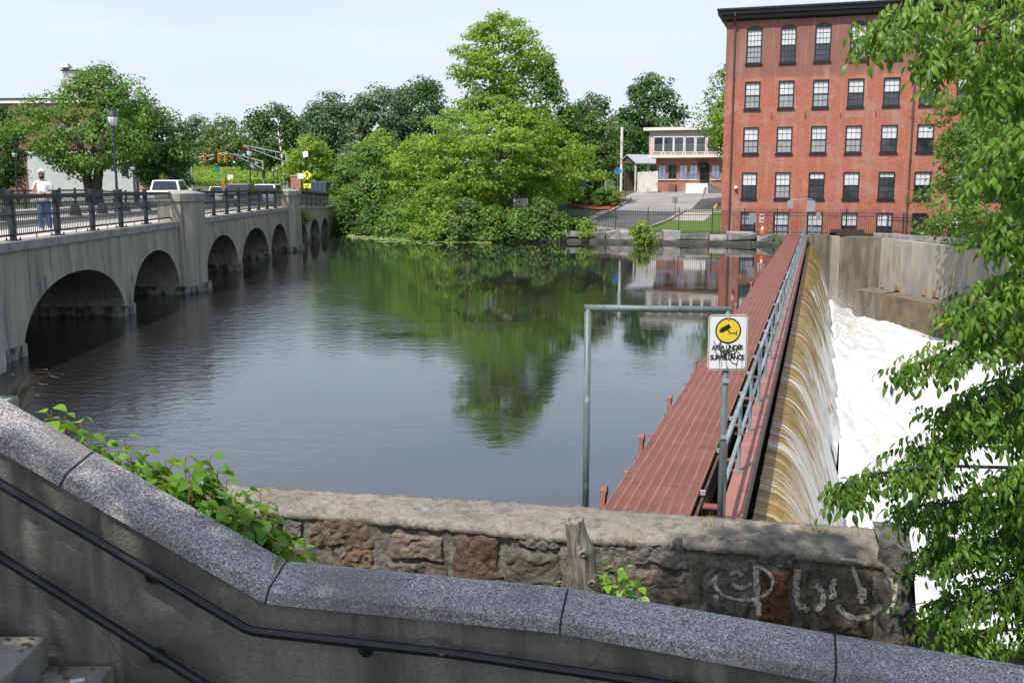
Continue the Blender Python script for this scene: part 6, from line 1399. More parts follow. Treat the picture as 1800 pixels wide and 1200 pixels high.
mb = MB(); mb.lathe([(.098, 1.735), (.100, 1.77), (.086, 1.82), (.05, 1.848), (.0, 1.856)], seg=18); mb.v = [(x, y * 1.12 - .015, z) for x, y, z in mb.v]; mb.build('cap', MATS['cap_cloth'], man, smooth=True)
mb = MB(); mb.box((0, .135, 1.735), (.13, .09, .012), Matrix.Rotation(-.35, 3, 'X')); mb.build('cap_brim', MATS['cap_cloth'], man); mb = MB(); mb.box((0, -.124, 1.775), (.075, .012, .03)); mb.build('cap_opening', MATS['beard'], man)
mb = MB(); mb.box((-.036, -.113, 1.705), (.058, .02, .036)); mb.box((.036, -.113, 1.705), (.058, .02, .036)); mb.box((0, -.118, 1.712), (.03, .012, .01)); mb.box((-.078, -.05, 1.71), (.008, .13, .012)); mb.box((.078, -.05, 1.71), (.008, .13, .012)); mb.build('sunglasses', MATS['sign_black'], man, bevel=.004)
mb = MB(); mb.lathe([(.001, -.05), (.055, -.045), (.074, -.012), (.079, .03), (.076, .05)], seg=16); mb.v = [(x, y * 1.15 - .033, z + 1.598) for x, y, z in mb.v]; mb.build('beard', MATS['beard'], man, smooth=True)
mb = MB(); mb.prism([(-.012, -.118, 1.665), (.012, -.118, 1.665), (0, -.108, 1.70)], (0, -.018, 0)); mb.box((0, -.124, 1.642), (.04, .008, .010)); mb.build('nose_and_mouth', MATS['skin'], man, bevel=.003)
for s in (-1, 1): mb = MB(); mb.box((s * .086, -.005, 1.675), (.016, .035, .055)); mb.build('ear', MATS['skin'], man, bevel=.006)
mb = MB(); mb.lathe([(.041, -.016), (.043, 0), (.041, .016)], seg=10); ax_ = (Vector((.06, -.225, 1.13)) - Vector((.17, -.16, 1.10))).normalized(); rt_ = Vector((0, 0, 1)).rotation_difference(ax_); mb.v = [tuple(rt_ @ Vector(v) + Vector((.085, -.212, 1.124))) for v in mb.v]; mb.build('watch', MATS['sign_black'], man)

# ================================================================== VEHICLES
def car(label, cat, name, paint, loc, kind='sedan', rz=0.0, group='cars on the street beyond the bridge'):
    """local +y is forward; the tail faces the viewer unless turned"""
    root = thing(name, label, cat, loc, rz, group=group); G = MATS['glass_dark']
    P = {'sedan': dict(L=4.6, W=1.8, belt=.92, prof=[(-2.3, .35), (-2.3, .78), (-2.2, .95), (-1.5, 1.0), (1.0, .95), (2.1, .80), (2.28, .6), (2.28, .32)], cab=[(-1.75, .97), (-1.05, 1.42), (.25, 1.45), (1.05, .95)]),
         'suv': dict(L=4.7, W=1.9, prof=[(-2.35, .40), (-2.35, .9), (-2.3, 1.08), (1.0, 1.06), (2.15, .95), (2.3, .7), (2.3, .38)], cab=[(-2.27, 1.07), (-2.05, 1.68), (.1, 1.72), (1.0, 1.06)]),
         'van': dict(L=4.9, W=1.95, prof=[(-2.4, .36), (-2.4, .95), (-2.38, 1.1), (1.3, 1.05), (2.2, .92), (2.4, .7), (2.4, .34)], cab=[(-2.36, 1.09), (-2.22, 1.84), (.5, 1.86), (1.4, 1.05)]),
         'pickup': dict(L=5.8, W=2.0, prof=[(-2.9, .52), (-2.9, 1.12), (-2.86, 1.20), (1.3, 1.20), (2.7, 1.12), (2.85, .85), (2.85, .50)], cab=[(-.95, 1.19), (-.78, 1.86), (.75, 1.90), (1.45, 1.19)])}[kind]
    w = P['W'] / 2; mb = MB(); pr = P['prof']; n = len(pr); sec = [(-w + .04, .96), (-w, 1), (w, 1), (w - .04, .96)]
    mb.prism([(-w, y, z) for y, z in pr], (2 * w, 0, 0)); mb.build('body', MATS[paint], root, bevel=.05, smooth=False)
    a, b, c, d = P['cab']; ti = .2; vs = []
    for s in (-1, 1): vs += [(s * (w - .03), a[0], a[1]), (s * (w - ti), b[0], b[1]), (s * (w - ti), c[0], c[1]), (s * (w - .03), d[0], d[1])]
    mb = MB(); mb.add(vs, [[0, 1, 2, 3], [7, 6, 5, 4], [0, 4, 5, 1], [1, 5, 6, 2], [2, 6, 7, 3], [3, 7, 4, 0]]); mb.build('cabin', MATS[paint], root, bevel=.03)
    def pane(nm, q, n_, inset=.1):
        q = [Vector(v) for v in q]; m_ = sum(q, Vector()) / 4; mb = MB(); mb.add([m_ + (v - m_) * (1 - inset) + Vector(n_) * .012 for v in q] + [m_ + (v - m_) * (1 - inset) - Vector(n_) * .01 for v in q], [[0, 1, 2, 3], [0, 1, 5, 4], [1, 2, 6, 5], [2, 3, 7, 6], [3, 0, 4, 7]]); mb.build(nm, G, root)
    pane('rear_window', [vs[0], vs[4], vs[5], vs[1]], (0, -1, .3), .14); pane('windscreen', [vs[3], vs[7], vs[6], vs[2]], (0, 1, .5), .12)
    for s, o in ((-1, 0), (1, 4)): pane('side_window', [vs[o], vs[o + 1], vs[o + 2], vs[o + 3]], (s, 0, .2), .2)
    y0 = pr[0][0]; zb = pr[1][1]
    for s in (-1, 1):
        mb = MB(); mb.box((s * (w - .13), y0 + .0, zb - (.05 if kind != 'van' else -.18)), (.2, .06, .22 if kind != 'van' else .6)); mb.build('tail_light', MATS['tail_red'], root, bevel=.02)
        mb = MB(); mb.box((s * (w - .22), -y0 - .02 + (0 if kind != 'pickup' else -.06), zb - .12), (.34, .06, .16)); mb.build('headlight', MATS['chrome'], root, bevel=.02)
        mb = MB(); mb.box((s * (w + .08), d[0] - .25, d[1] + .08), (.18, .09, .14)); mb.build('mirror', MATS[paint], root, bevel=.02)
    mb = MB(); mb.box((0, y0 - .05, pr[0][1] + .14), (2 * w - .1, .14, .2)); mb.build('rear_bumper', MATS['chrome'] if kind == 'pickup' else MATS['car_grey'], root, bevel=.03)
    mb = MB(); mb.box((0, y0 - (.13 if kind == 'pickup' else .03), pr[0][1] + (.16 if kind == 'pickup' else .38)), (.31, .02, .155)); mb.build('number_plate', MATS['sign_white'], root)
    if kind == 'pickup': mb = MB(); mb.box((0, y0 - .004, .86), (1.4, .02, .42)); mb.build('tailgate_panel', MATS['car_white'], root, bevel=.02)
    rad = .34 if kind in ('sedan',) else .38
    for s in (-1, 1):
        for yy in (y0 * .62, -y0 * .62):
            mb = MB(); mb.lathe([(rad * .6, -.1), (rad * .95, -.1), (rad, -.06), (rad, .06), (rad * .95, .1), (rad * .6, .1)], seg=16); mb.v = [(s * (w - .10) + z, yy + x, rad + y) for x, y, z in mb.v]; t_ = mb.build('wheel', MATS['tyre'], root)
            mb = MB(); mb.lathe([(rad * .62, -.105), (rad * .3, -.112), (rad * .62, .105)], seg=12); mb.v = [(s * (w - .10) + z, yy + x, rad + y) for x, y, z in mb.v]; mb.build('rim', MATS['chrome'], t_)
    return root
def road_at(px, Y): return Vector((at(px, 340, Y).x, Y, bdeck(Y) - .135 if Y < 93 else 2.29))
TRV = R(3.5)
car('white pickup truck seen from behind in front of the grey shop', 'truck', 'pickup_truck', 'car_white', road_at(297, 66), 'pickup', TRV)
car('black suv seen from behind through the railing before the white van', 'car', 'parked_car', 'car_black', road_at(428, 72), 'suv', TRV)
car('white van seen from behind just left of the far pilaster', 'van', 'delivery_van', 'car_white', road_at(474, 80), 'van', TRV)
car('pale grey car behind the black suv in the far lane', 'car', 'parked_car', 'car_silver', road_at(352, 104), 'sedan', TRV + math.pi)
car('white van waiting by the striped marker boards', 'van', 'delivery_van', 'car_white', road_at(384, 116), 'van', TRV + math.pi)
car('dark navy car with red tail lights below the lamp', 'car', 'parked_car', 'car_navy', road_at(425, 108), 'suv', TRV)
car('silver car right of the dark navy car', 'car', 'parked_car', 'car_silver', road_at(448, 104), 'sedan', TRV)
car('white car far off behind the white van', 'car', 'parked_car', 'car_white', road_at(470, 112), 'suv', TRV)
car('maroon car far off between the marker boards', 'car', 'parked_car', 'car_maroon', road_at(398, 128), 'sedan', TRV)
car('dark car parked behind the clipped hedge', 'car', 'parked_car', 'car_navy', plane_hit(1040, 336) + Vector((0, 9, .2)), 'sedan', R(80), group='cars parked by the lot')

# ================================================================== SIGNALS, SIGNS, CROSSING GATE
def sig_head(root, p, mat, lit=None):
    mb = MB(); mb.box(p, (.34, .22, 1.02)); h = mb.build('signal_head', MATS[mat], root, world=True, bevel=.02)
    for k, c in enumerate(('red_lens', 'amber_lens', 'green_lens')):
        m = M(c, ((.35, .02, .02), (.35, .18, .01), (.02, .35, .22))[k], rough=.3); q = p + Vector((0, -.115, .33 - .33 * k)); mb = MB(); mb.lathe([(.115, 0), (.115, .02)], seg=12); mb.v = [(q.x + x, q.y - z, q.z + y) for x, y, z in mb.v]
        if lit == k: m = M('lit_green', (.1, .9, .6), rough=.3); bs = [n for n in m.node_tree.nodes if n.type == 'BSDF_PRINCIPLED'][0]; bs.inputs['Emission Color'].default_value = (.1, 1, .62, 1); bs.inputs['Emission Strength'].default_value = 1.2
        mb.build('lens', m, h, world=True); mb = MB(); mb.box(q + Vector((0, -.09, .105)), (.26, .18, .02)); mb.build('visor', MATS[mat], h, world=True)
def mast(label, Y, pole, arm, heads, mat='galvanized'):
    pt = at(*pole, Y); root = thing('traffic_signal', label, 'traffic light', (pt.x, Y, 2.4), group='traffic signals beyond the bridge')
    mb = MB(); mb.tube([(pt.x, Y, 2.3), (pt.x, Y, pt.z)], [.13, .10], 10); mb.build('mast', MATS[mat], root, world=True)
    e = at(*arm, Y); a0 = Vector((pt.x, Y, pt.z - .15)); a1 = Vector((pt.x, Y, pt.z - 1.05)); mb = MB(); mb.tube([a0, e + Vector((0, 0, .1))], [.06, .045], 7); mid = a1.lerp(e, .72); mb.tube([a1, mid, e - Vector((0, 0, .02))], [.05, .04, .04], 7)
    for t in (.25, .5, .72): p, q = a0.lerp(e, t), a1.lerp(e, t); mb.beam(p, q, .04, .04, up=(1, 0, 0))
    mb.build('mast_arm', MATS[mat], root, world=True)
    for (px, py, m_, lit) in heads: sig_head(root, at(px, py, Y - .25), m_, lit)
M('signal_yellow', (.70, .36, .015), rough=.45); M('signal_dark', (.10, .03, .02), rough=.5)
mast('signal mast with a long double arm reaching left over the road', 112, (503, 268), (428, 257), [(429, 267, 'signal_dark', 2), (505, 296, 'signal_dark', 2)])
mast('shorter signal mast with its arm ending left of the post lamp', 126, (462, 282), (410, 272), [(412, 280, 'signal_dark', 2), (463, 306, 'signal_dark', None)])
mast('signal mast hidden by leaves carrying three yellow heads', 122, (336, 277), (400, 269), [(360, 278, 'signal_yellow', None), (379, 273, 'signal_dark', None), (386, 278, 'signal_yellow', None), (397, 278, 'signal_yellow', None)])
g0 = at(499, 322, 106); cg = thing('crossing_gate', 'raised red and white striped railway crossing arm', 'barrier', (g0.x, 106, 2.4)); a, b = at(499, 304, 106), at(488, 225, 106)
for k in range(12):
    p, q = a.lerp(b, k / 12), a.lerp(b, (k + 1) / 12); mb = MB(); mb.beam(p, q, .16 - .005 * k, .06, up=(0, 1, 0)); mb.build('stripe', MATS['red_paint' if k % 2 else 'sign_white'], cg, world=True)
mb = MB(); mb.box(a + Vector((.1, 0, -.2)), (.6, .4, .7)); mb.build('gate_motor', MATS['galvanized'], cg, world=True, bevel=.03); mb = MB(); mb.tube([(g0.x, 106, 2.2), a], .09, 8); mb.build('gate_post', MATS['galvanized'], cg, world=True)
def post(root, px, y0, y1, Y, r=.04, mat='steel_grey', g=None):
    t = at(px, y0, Y); mb = MB(); mb.tube([(t.x, Y, g if g is not None else zat(px, y1, Y)), t], r, 8); mb.build('post', MATS[mat], root, world=True)
def panel(root, px, py, wpx, hpx, Y, mat, name='panel', rot=0, yaw=0):
    c = at(px, py, Y); s = Y / FPX; mb = MB(); Rm = Matrix.Rotation(yaw, 3, 'Z') @ Matrix.Rotation(rot, 3, 'Y'); mb.box(c, (wpx * s, .03, hpx * s), Rm); return mb.build(name, MATS[mat], root, world=True)
YS = 88.0; c = at(540, 308, YS); ps = thing('crossing_sign', 'yellow diamond walking man sign with an arrow plate on a pole', 'sign', (c.x, YS, 2.4)); post(ps, 540.5, 296, 350, YS + .08, .05, 'black_paint', 2.4)
panel(ps, 540, 308, 11.6, 11.6, YS, 'sign_lime', 'diamond', R(45)); panel(ps, 540, 326.5, 12.5, 7.2, YS, 'sign_lime', 'arrow_plate')
s = YS / FPX; mb = MB(); W2 = lambda pts: [Vector((c.x + x * s, YS - .03, c.z + z * s)) for x, z in pts]
for k, poly in enumerate(([(-1.0, 4.2), (.4, 4.2), (.4, 5.6), (-1.0, 5.6)], [(-1.4, 3.8), (1.2, 3.4), (1.3, -.6), (-1.0, -.4)], [(-1.0, -.4), (.1, -.5), (-1.6, -5.4), (-2.8, -5.2)], [(.1, -.5), (1.3, -.6), (3.0, -5.2), (1.9, -5.4)], [(-1.4, 3.6), (-1.2, 2.2), (-3.2, .3), (-3.5, 1.2)], [(1.2, 3.2), (1.3, 2), (3.0, .6), (3.4, 1.3)])):
    mb.add([v + Vector((0, -.001 * k, 0)) for v in W2(poly)], [[0, 1, 2, 3]])
mb.build('walking_figure', MATS['sign_black'], ps, world=True); mb = MB(); c2 = at(540, 326.5, YS); W3 = lambda pts, k=0: [Vector((c2.x + x * s, YS - .03 - k, c2.z + z * s)) for x, z in pts]
mb.add(W3([(-3, -2.2), (-2.8, 1.2), (.6, -2)]), [[0, 1, 2]]); mb.add(W3([(-1.6, -.6), (2.4, 2.2), (3.2, 1.2), (-.8, -1.6)], .002), [[0, 1, 2, 3]]); mb.build('arrow', MATS['sign_black'], ps, world=True)
sp2 = thing('solar_pole', 'black pole with a tilted solar panel behind the walking man sign', 'solar panel', (at(538, 280, 89).x, 89, 2.4)); post(sp2, 538, 276, 340, 89, .06, 'black_paint', 2.4); c = at(537, 271.5, 89); mb = MB(); mb.box(c, (.42, .05, .52), Matrix.Rotation(R(-12), 3, 'Y') @ Matrix.Rotation(R(-30), 3, 'X')); mb.build('panel_frame', MATS['sign_white'], sp2, world=True); mb = MB(); mb.box(c + Vector((0, -.03, .01)), (.34, .03, .43), Matrix.Rotation(R(-12), 3, 'Y') @ Matrix.Rotation(R(-30), 3, 'X')); mb.build('solar_cells', M('solar', (.03, .05, .12), rough=.15), sp2, world=True)
ws = thing('road_sign', 'small white text sign left of the walking man diamond', 'sign', (at(529, 309, 89.5).x, 89.5, 2.4)); post(ws, 529, 300, 340, 89.6, .04, 'black_paint', 2.4); panel(ws, 528.5, 309.5, 10.5, 9, 89.5, 'sign_white')
ys_ = thing('crossing_sign', 'yellow crossing sign seen almost edge on beside the grey shop', 'sign', (at(287, 311, 100).x, 100, 2.4)); post(ys_, 288, 282, 345, 100.1, .07, 'black_paint', 2.4); panel(ys_, 287, 311, 12, 12, 100, 'sign_lime', 'diamond', R(45), R(62))
for px, py, lab in ((392, 324, 'left striped marker board leaning at the kerb'), (406, 322, 'right striped marker board under a white sign')):
    Y = 100; mk = thing('marker_board', lab, 'marker', (at(px, py, Y).x, Y, 2.3), group='striped marker boards'); post(mk, px, py - 8, 345, Y + .05, .03, 'steel_grey', 2.3); panel(mk, px, py, 6.5, 16, Y, 'yellow_paint', 'board', R(-4)); mb = MB(); c = at(px, py, Y); s = Y / FPX
    for k in range(5): z = -6.5 + 3.1 * k; mb.add([c + Vector((x * s, -.022, zz * s)) for x, zz in ((-3, z), (3, z - 2.6), (3, z - 1.2), (-3, z + 1.4))], [[0, 1, 2, 3]])
    mb.build('stripes', MATS['sign_black'], mk, world=True)
    if px > 400: panel(mk, 405, 312, 9, 9, Y, 'sign_white', 'white_sign', 0, R(8))
gs = thing('route_sign', 'small green route sign below the yellow traffic lights', 'sign', (at(382, 298, 124).x, 124, 2.4)); post(gs, 382, 293, 330, 124.1, .05, 'steel_grey', 2.4); mb = MB(); c = at(382, 298, 124); mb.prism([c + Vector((.36 * math.cos(i * math.pi / 4 + .39), 0, .40 * math.sin(i * math.pi / 4 + .39))) for i in range(8)], (0, .04, 0)); mb.build('panel', MATS['sign_green'], gs, world=True)
fl_ = thing('small_flag', 'small striped flag hanging from the far lamp pole', 'flag', (at(443, 292, 128).x, 128, 4)); mb = MB()
p0 = at(437, 285, 128); p1 = at(450, 297, 128); mb.tube([p0, p1], .015, 5); mb.build('staff', MATS['white_paint'], fl_, world=True)
for k in range(4): mb = MB(); a, b = p0.lerp(p1, .1), p0.lerp(p1, .6); h = Vector((.03, 0, -.10)); mb.quad(a + h * k, b + h * k, b + h * (k + 1), a + h * (k + 1)); mb.build('stripe', MATS['red_paint' if k % 2 == 0 else 'sign_white'], fl_, world=True)
rb = thing('brick_planter', 'low red brick wall behind the far pilaster', 'wall', (at(520, 320, 95).x, 95, 2.4)); mb = MB(); c = at(521, 325, 95); mb.box(c, (.95, .5, 1.6)); mb.build('brick_body', MATS['small_brick'], rb, world=True); mb = MB(); mb.box(c + Vector((0, 0, .85)), (1.05, .6, .1)); mb.build('cap_stone', MATS['pale_concrete'], rb, world=True)
db = thing('utility_container', 'dark blue grey metal container at the far end of the railing', 'container', (at(562, 335, 93).x, 93, 2.3)); c = at(561.5, 334, 93); mb = MB(); mb.box(c, (1.5, 1.2, 1.35)); mb.build('box_body', MATS['car_navy'], db, world=True, bevel=.03)
for k in range(4): mb = MB(); mb.box(c + Vector((-.56 + .37 * k, -.62, 0)), (.05, .04, 1.25)); mb.build('rib', MATS['car_grey'], db, world=True)
mb = MB(); mb.box(c + Vector((0, 0, .71)), (1.56, 1.26, .07)); mb.build('lid', MATS['car_grey'], db, world=True)

# ================================================================== LEFT BUILDINGS
def local_hit(C, rz, px, py, off=0.0):
    """where a pixel's ray meets the facade plane through C turned by rz -> the facade's own x and z"""
    n = Vector((math.sin(rz), -math.cos(rz), 0)); E = Vector((0, 0, EYE)); d = ray(px, py); q = E + d * ((C + n * -off - E).dot(n) / d.dot(n)) - C; return q.x * math.cos(rz) + q.y * math.sin(rz), q.z
def clap_mat(name, col):
    m, t, p, out = new_mat(name); g = t.nodes.new('ShaderNodeTexCoord'); w = t.nodes.new('ShaderNodeTexWave'); w.bands_direction = 'Z'; w.wave_profile = 'SAW'; w.inputs['Scale'].default_value = 1.5; t.links.new(g.outputs['Object'], w.inputs[0]); n = noise_node(t, 1.2, (1, 1, 1), 4, 'obj'); c = mix_node(t, rng_node(t, n.outputs[0], .4, .65), col, tuple(k * .88 for k in col)); t.links.new(c, p.inputs['Base Color']); p.inputs['Roughness'].default_value = .7; bump_node(t, p, w.outputs['Fac'], .9, .04); return m
clap_mat('white_clapboard', (.72, .73, .74)); clap_mat('grey_clapboard', (.22, .26, .32))
C = at(52, 340, 117); C.z = 2.2; hs = thing('clapboard_house', 'low white clapboard building behind the big left tree', 'house', C, R(-6)); hx = lambda px, py: local_hit(C, R(-6), px, py)
x1 = hx(236, 300)[0]; zt = hx(120, 270)[1]; mb = MB(); mb.box2((0, 0, -.3), (x1, 9, zt)); mb.build('wall', MATS['white_clapboard'], hs); mb = MB(); mb.box2((-.2, -.18, zt), (x1 + .1, 9, zt + .22)); mb.build('roof_edge', MATS['white_paint'], hs)
xa, za = hx(224, 312); mb = MB(); xb, zb_ = hx(219, 284); mb.box2((xb - .55, -.05, za), (xb + .55, .02, zb_)); f = mb.build('window', MATS['white_paint'], hs); mb = MB(); mb.box2((xb - .45, -.07, za + .1), (xb + .45, -.052, zb_ - .1)); mb.build('pane', MATS['glass_mid'], f)
C = at(-60, 300, 130); C.z = 2.2; bb = thing('brick_building', 'dull red brick building with a white cornice behind the left trees', 'building', C, R(-4)); hx = lambda px, py: local_hit(C, R(-4), px, py)
x1 = hx(165, 250)[0]; zt = hx(20, 182)[1]; mb = MB(); mb.box2((0, 0, 0), (x1, 14, zt)); mb.build('wall', MATS['dark_brick'], bb); mb = MB(); mb.box2((-.3, -.3, zt), (x1 + .3, 14, zt + .45)); mb.build('cornice', MATS['white_paint'], bb); mb = MB(); mb.box2((-.35, -.4, zt + .45), (x1 + .35, 14, zt + .62)); mb.build('roof_edge', MATS['frame_black'], bb)
for px in (112, 145):
    xw, zw = hx(px, 215); mb = MB(); mb.box2((xw - .6, -.05, zw - 2.4), (xw + .6, .03, zw - .2)); f = mb.build('window', MATS['white_paint'], bb); mb = MB(); mb.box2((xw - .48, -.07, zw - 2.28), (xw + .48, -.052, zw - .32)); mb.build('pane', MATS['glass_mid'], f)
xa, za = hx(99, 172); xb, zb_ = hx(124, 126); mb = MB(); mb.box2((xa, 2, zt + .6), (xb, 5, zb_ + .3)); ph = mb.build('roof_house', MATS['white_clapboard'], bb); mb = MB(); mb.box2((xa - .2, 1.8, zb_ + .3), (xb + .2, 5.2, zb_ + .45)); mb.build('roof_slab', MATS['frame_black'], ph)
xv, zv = hx(96, 124); mb = MB(); mb.box2((xv - .3, 2.6, zv), (xv + .3, 3.2, zv + .75)); vt = mb.build('vent', MATS['car_grey'], bb); mb = MB(); mb.add([(xv - .62, 2.3, zv + .62), (xv + .62, 2.3, zv + .62), (xv + .62, 3.5, zv + .62), (xv - .62, 3.5, zv + .62), (xv - .34, 2.6, zv + 1.15), (xv + .34, 2.6, zv + 1.15), (xv + .34, 3.2, zv + 1.15), (xv - .34, 3.2, zv + 1.15)], [[3, 2, 1, 0], [4, 5, 6, 7], [0, 1, 5, 4], [1, 2, 6, 5], [2, 3, 7, 6], [3, 0, 4, 7]]); mb.build('vent_hood', MATS['grey_plate'], vt)
C = at(236, 340, 107.5); C.z = 2.2; gs_ = thing('corner_shop', 'blue grey shop with a dark display window right of the white house', 'shop', C, R(8)); hx = lambda px, py: local_hit(C, R(8), px, py)
x1 = hx(279, 300)[0]; zt = hx(250, 262)[1]; mb = MB(); mb.box2((0.02, 0, -.3), (x1, 8, zt)); mb.build('wall', MATS['grey_clapboard'], gs_); mb = MB(); mb.box2((-.05, -.12, -.2), (.35, .02, zt)); mb.build('corner_board', MATS['car_grey'], gs_)
xa, za = hx(246, 336); xb, zb_ = hx(274, 304); mb = MB(); mb.box2((xa - .1, -.06, za - .1), (xb + .1, .03, zb_ + .1)); f = mb.build('shop_window', MATS['car_grey'], gs_)
for k in range(3): a = xa + (xb - xa) * k / 3; mb = MB(); mb.box2((a + .04, -.085, za), (a + (xb - xa) / 3 - .04, -.062, zb_)); mb.build('pane', MATS['glass_mid'], f)
mb = MB(); mb.prism([(xa - .3, -.01, zb_ + .5), (xa - .3, -.9, zb_ + .15), (xa - .3, -.9, zb_ + .05), (xa - .3, -.01, zb_ + .2)], (xb - xa + .6, 0, 0)); mb.build('awning', MATS['car_grey'], gs_)
mb = MB(); mb.box2((xa, -.10, za + .02), (xa + .8, -.088, za + .9)); mb.build('window_poster', M('poster', (.5, .45, .3), (.45, .12, .1), 3), f)

# ================================================================== PINK AND BRICK BUILDING ACROSS THE LOT
BZ = R(-19); C = plane_hit(1152, 336.5); GZ0 = C.z; pbld = thing('brick_and_pink_building', 'two storey building, pink panelled above and red brick below', 'building', C, BZ); hx = lambda px, py, off=0: local_hit(C, BZ, px, py, off)
zl = hx(1153, 278)[1]; XW = hx(1300, 330)[0] + 6; OV = .9; zu = hx(1142, 236, -OV)[1]; x0 = hx(1141, 250, -OV)[0]
mb = MB(); mb.box2((0, 0, -.5), (XW, 9, zl)); mb.build('brick_wall', MATS['small_brick'], pbld); M('pink_panel', (.52, .37, .33), (.46, .33, .295), .8, rough=.8); M('grey_panel', (.43, .42, .36), rough=.8); M('cream_paint', (.74, .72, .65), rough=.6)
zp = hx(1142, 242, -OV)[1]; mb = MB(); mb.box2((x0, -OV, zl + .25), (XW, 9, zp)); mb.build('pink_wall', MATS['pink_panel'], pbld); mb = MB(); mb.box2((x0 + .003, -OV + .003, zp), (XW, 9, zu + .35)); mb.build('frieze', MATS['grey_panel'], pbld)
mb = MB(); mb.box2((x0 - .08, -OV - .08, zl + .002), (XW, 9, zl + .252)); mb.build('floor_band', MATS['cream_paint'], pbld); mb = MB(); mb.box2((x0 - .55, -OV - .40, zu + .35), (XW, 9.6, zu + .66)); mb.build('roof', MATS['cream_paint'], pbld)
for px in (1157.5, 1175, 1193.5, 1212.5, 1232, 1252):
    xc, zc = hx(px, 254, -OV); w, h = .44, .72; mb = MB(); mb.box2((xc - w - .1, -OV - .04, zc - h - .1), (xc + w + .1, -OV + .02, zc + h + .1)); f = mb.build('upper_window', MATS['cream_paint'], pbld); mb = MB(); mb.box2((xc - w, -OV - .055, zc - h), (xc + w, -OV - .042, zc)); mb.build('lower_pane', M('pane_grey', (.10, .105, .11), rough=.15), f); mb = MB(); mb.box2((xc - w, -OV - .055, zc + .03), (xc + w, -OV - .042, zc + h)); mb.build('upper_pane', MATS['glass_mid'], f)
    for dx in (-.72, .72): mb = MB(); mb.box2((xc + dx - .05, -OV - .03, zl + .26), (xc + dx + .05, -OV + .01, zp)); mb.build('batten', MATS['cream_paint'], pbld)
mb = MB(); z_ = hx(1142, 256, -OV)[1]; mb.box2((x0, -OV - .025, z_ - .05), (XW, -OV + .01, z_ + .05)); mb.build('rail_batten', MATS['cream_paint'], pbld)
for px, k in ((1164, 'c'), (1182, 'd'), (1201.5, 'c'), (1219.5, 'c'), (1258, 'c')):
    xc, zc = hx(px, 304); w = .37; zb0 = hx(px, 314)[1]; zt0 = hx(px, 292)[1]; arc_ = [(xc + (w + .09) * math.cos(math.pi * i / 10), -.03, zt0 + .25 * math.sin(math.pi * i / 10)) for i in range(11)]; mb = MB(); mb.prism([(xc - w - .09, -.03, zb0 - .06), (xc + w + .09, -.03, zb0 - .06)] + arc_, (0, .05, 0)); f = mb.build('arched_window', MATS['car_grey'] if k == 'c' else M('green_frame', (.10, .12, .09), rough=.5), pbld)
    zm = (zb0 + zt0) / 2 - .05; mt = ('curtain_blue', 'blind_white') if k == 'c' else ('glass_dark', 'glass_mid')
    for dx in (-1, 1):
        mb = MB(); mb.box2((xc + (0.03 if dx > 0 else -w), -.05, zb0), (xc + (w if dx > 0 else -.03), -.033, zm)); mb.build('lower_pane', MATS[mt[0]], f); mb = MB(); mb.box2((xc + (0.03 if dx > 0 else -w), -.05, zm + .04), (xc + (w if dx > 0 else -.03), -.033, zt0 + .05)); mb.build('upper_pane', MATS[mt[1]], f)
    mb = MB(); mb.box2((xc - w - .15, -.12, zb0 - .16), (xc + w + .15, .02, zb0 - .062)); mb.build('sill', MATS['cream_paint'], f)
xd, zd = hx(1238.5, 322); mb = MB(); zt0 = hx(1238, 292)[1]; mb.prism([(xd - .5, -.03, zd), (xd + .5, -.03, zd)] + [(xd + .5 * math.cos(math.pi * i / 10), -.03, zt0 + .3 * math.sin(math.pi * i / 10)) for i in range(11)], (0, .05, 0)); mb.build('door', MATS['frame_black'], pbld)
mb = MB(); mb.prism([(xd - .7, -.04, zt0 + .35), (xd - .7, -.8, zt0 + .05), (xd - .7, -.8, zt0 - .15), (xd - .7, -.04, zt0 - .15)], (.9, 0, 0)); mb.build('door_awning', MATS['black_paint'], pbld)
mb = MB(); mb.box2((xd - 1.7, -1.6, -.4), (xd + .55, -.005, zd - .02)); mb.build('stair_base', MATS['white_paint'], pbld)
for k in range(5): mb = MB(); mb.box2((xd + .56 + .3 * k, -1.6, -.5), (xd + .85 + .3 * k, -.35, zd - .02 - zd * (k + 1) / 6)); mb.build('step', MATS['car_grey'], pbld)
mb = MB(); mb.tube([(xd - .2, -1.55, zd + .9), (xd + .55, -1.55, zd + .9), (xd + 2.2, -1.55, .85)], .03, 6); mb.tube([(xd + .55, -1.55, zd), (xd + .55, -1.55, zd + .9)], .025, 6); mb.tube([(xd + 2.2, -1.55, 0), (xd + 2.2, -1.55, .85)], .025, 6)
for k in range(9): mb.tube([(xd - 1.65 + .17 * k, -1.55, zd), (xd - 1.65 + .17 * k, -1.55, zd + .9)], .012, 4)
mb.tube([(xd - 1.7, -1.55, zd + .9), (xd - .2, -1.55, zd + .9)], .02, 5); mb.build('stair_railing', MATS['black_paint'], pbld)
xb_, zb_ = hx(1183, 331); mb = MB(); mb.box2((xb_ - .36, -.7, -.1), (xb_ + .36, -.02, .75)); tag(mb.build('ac_unit', M('unit_brown', (.16, .10, .075), rough=.6), pbld))
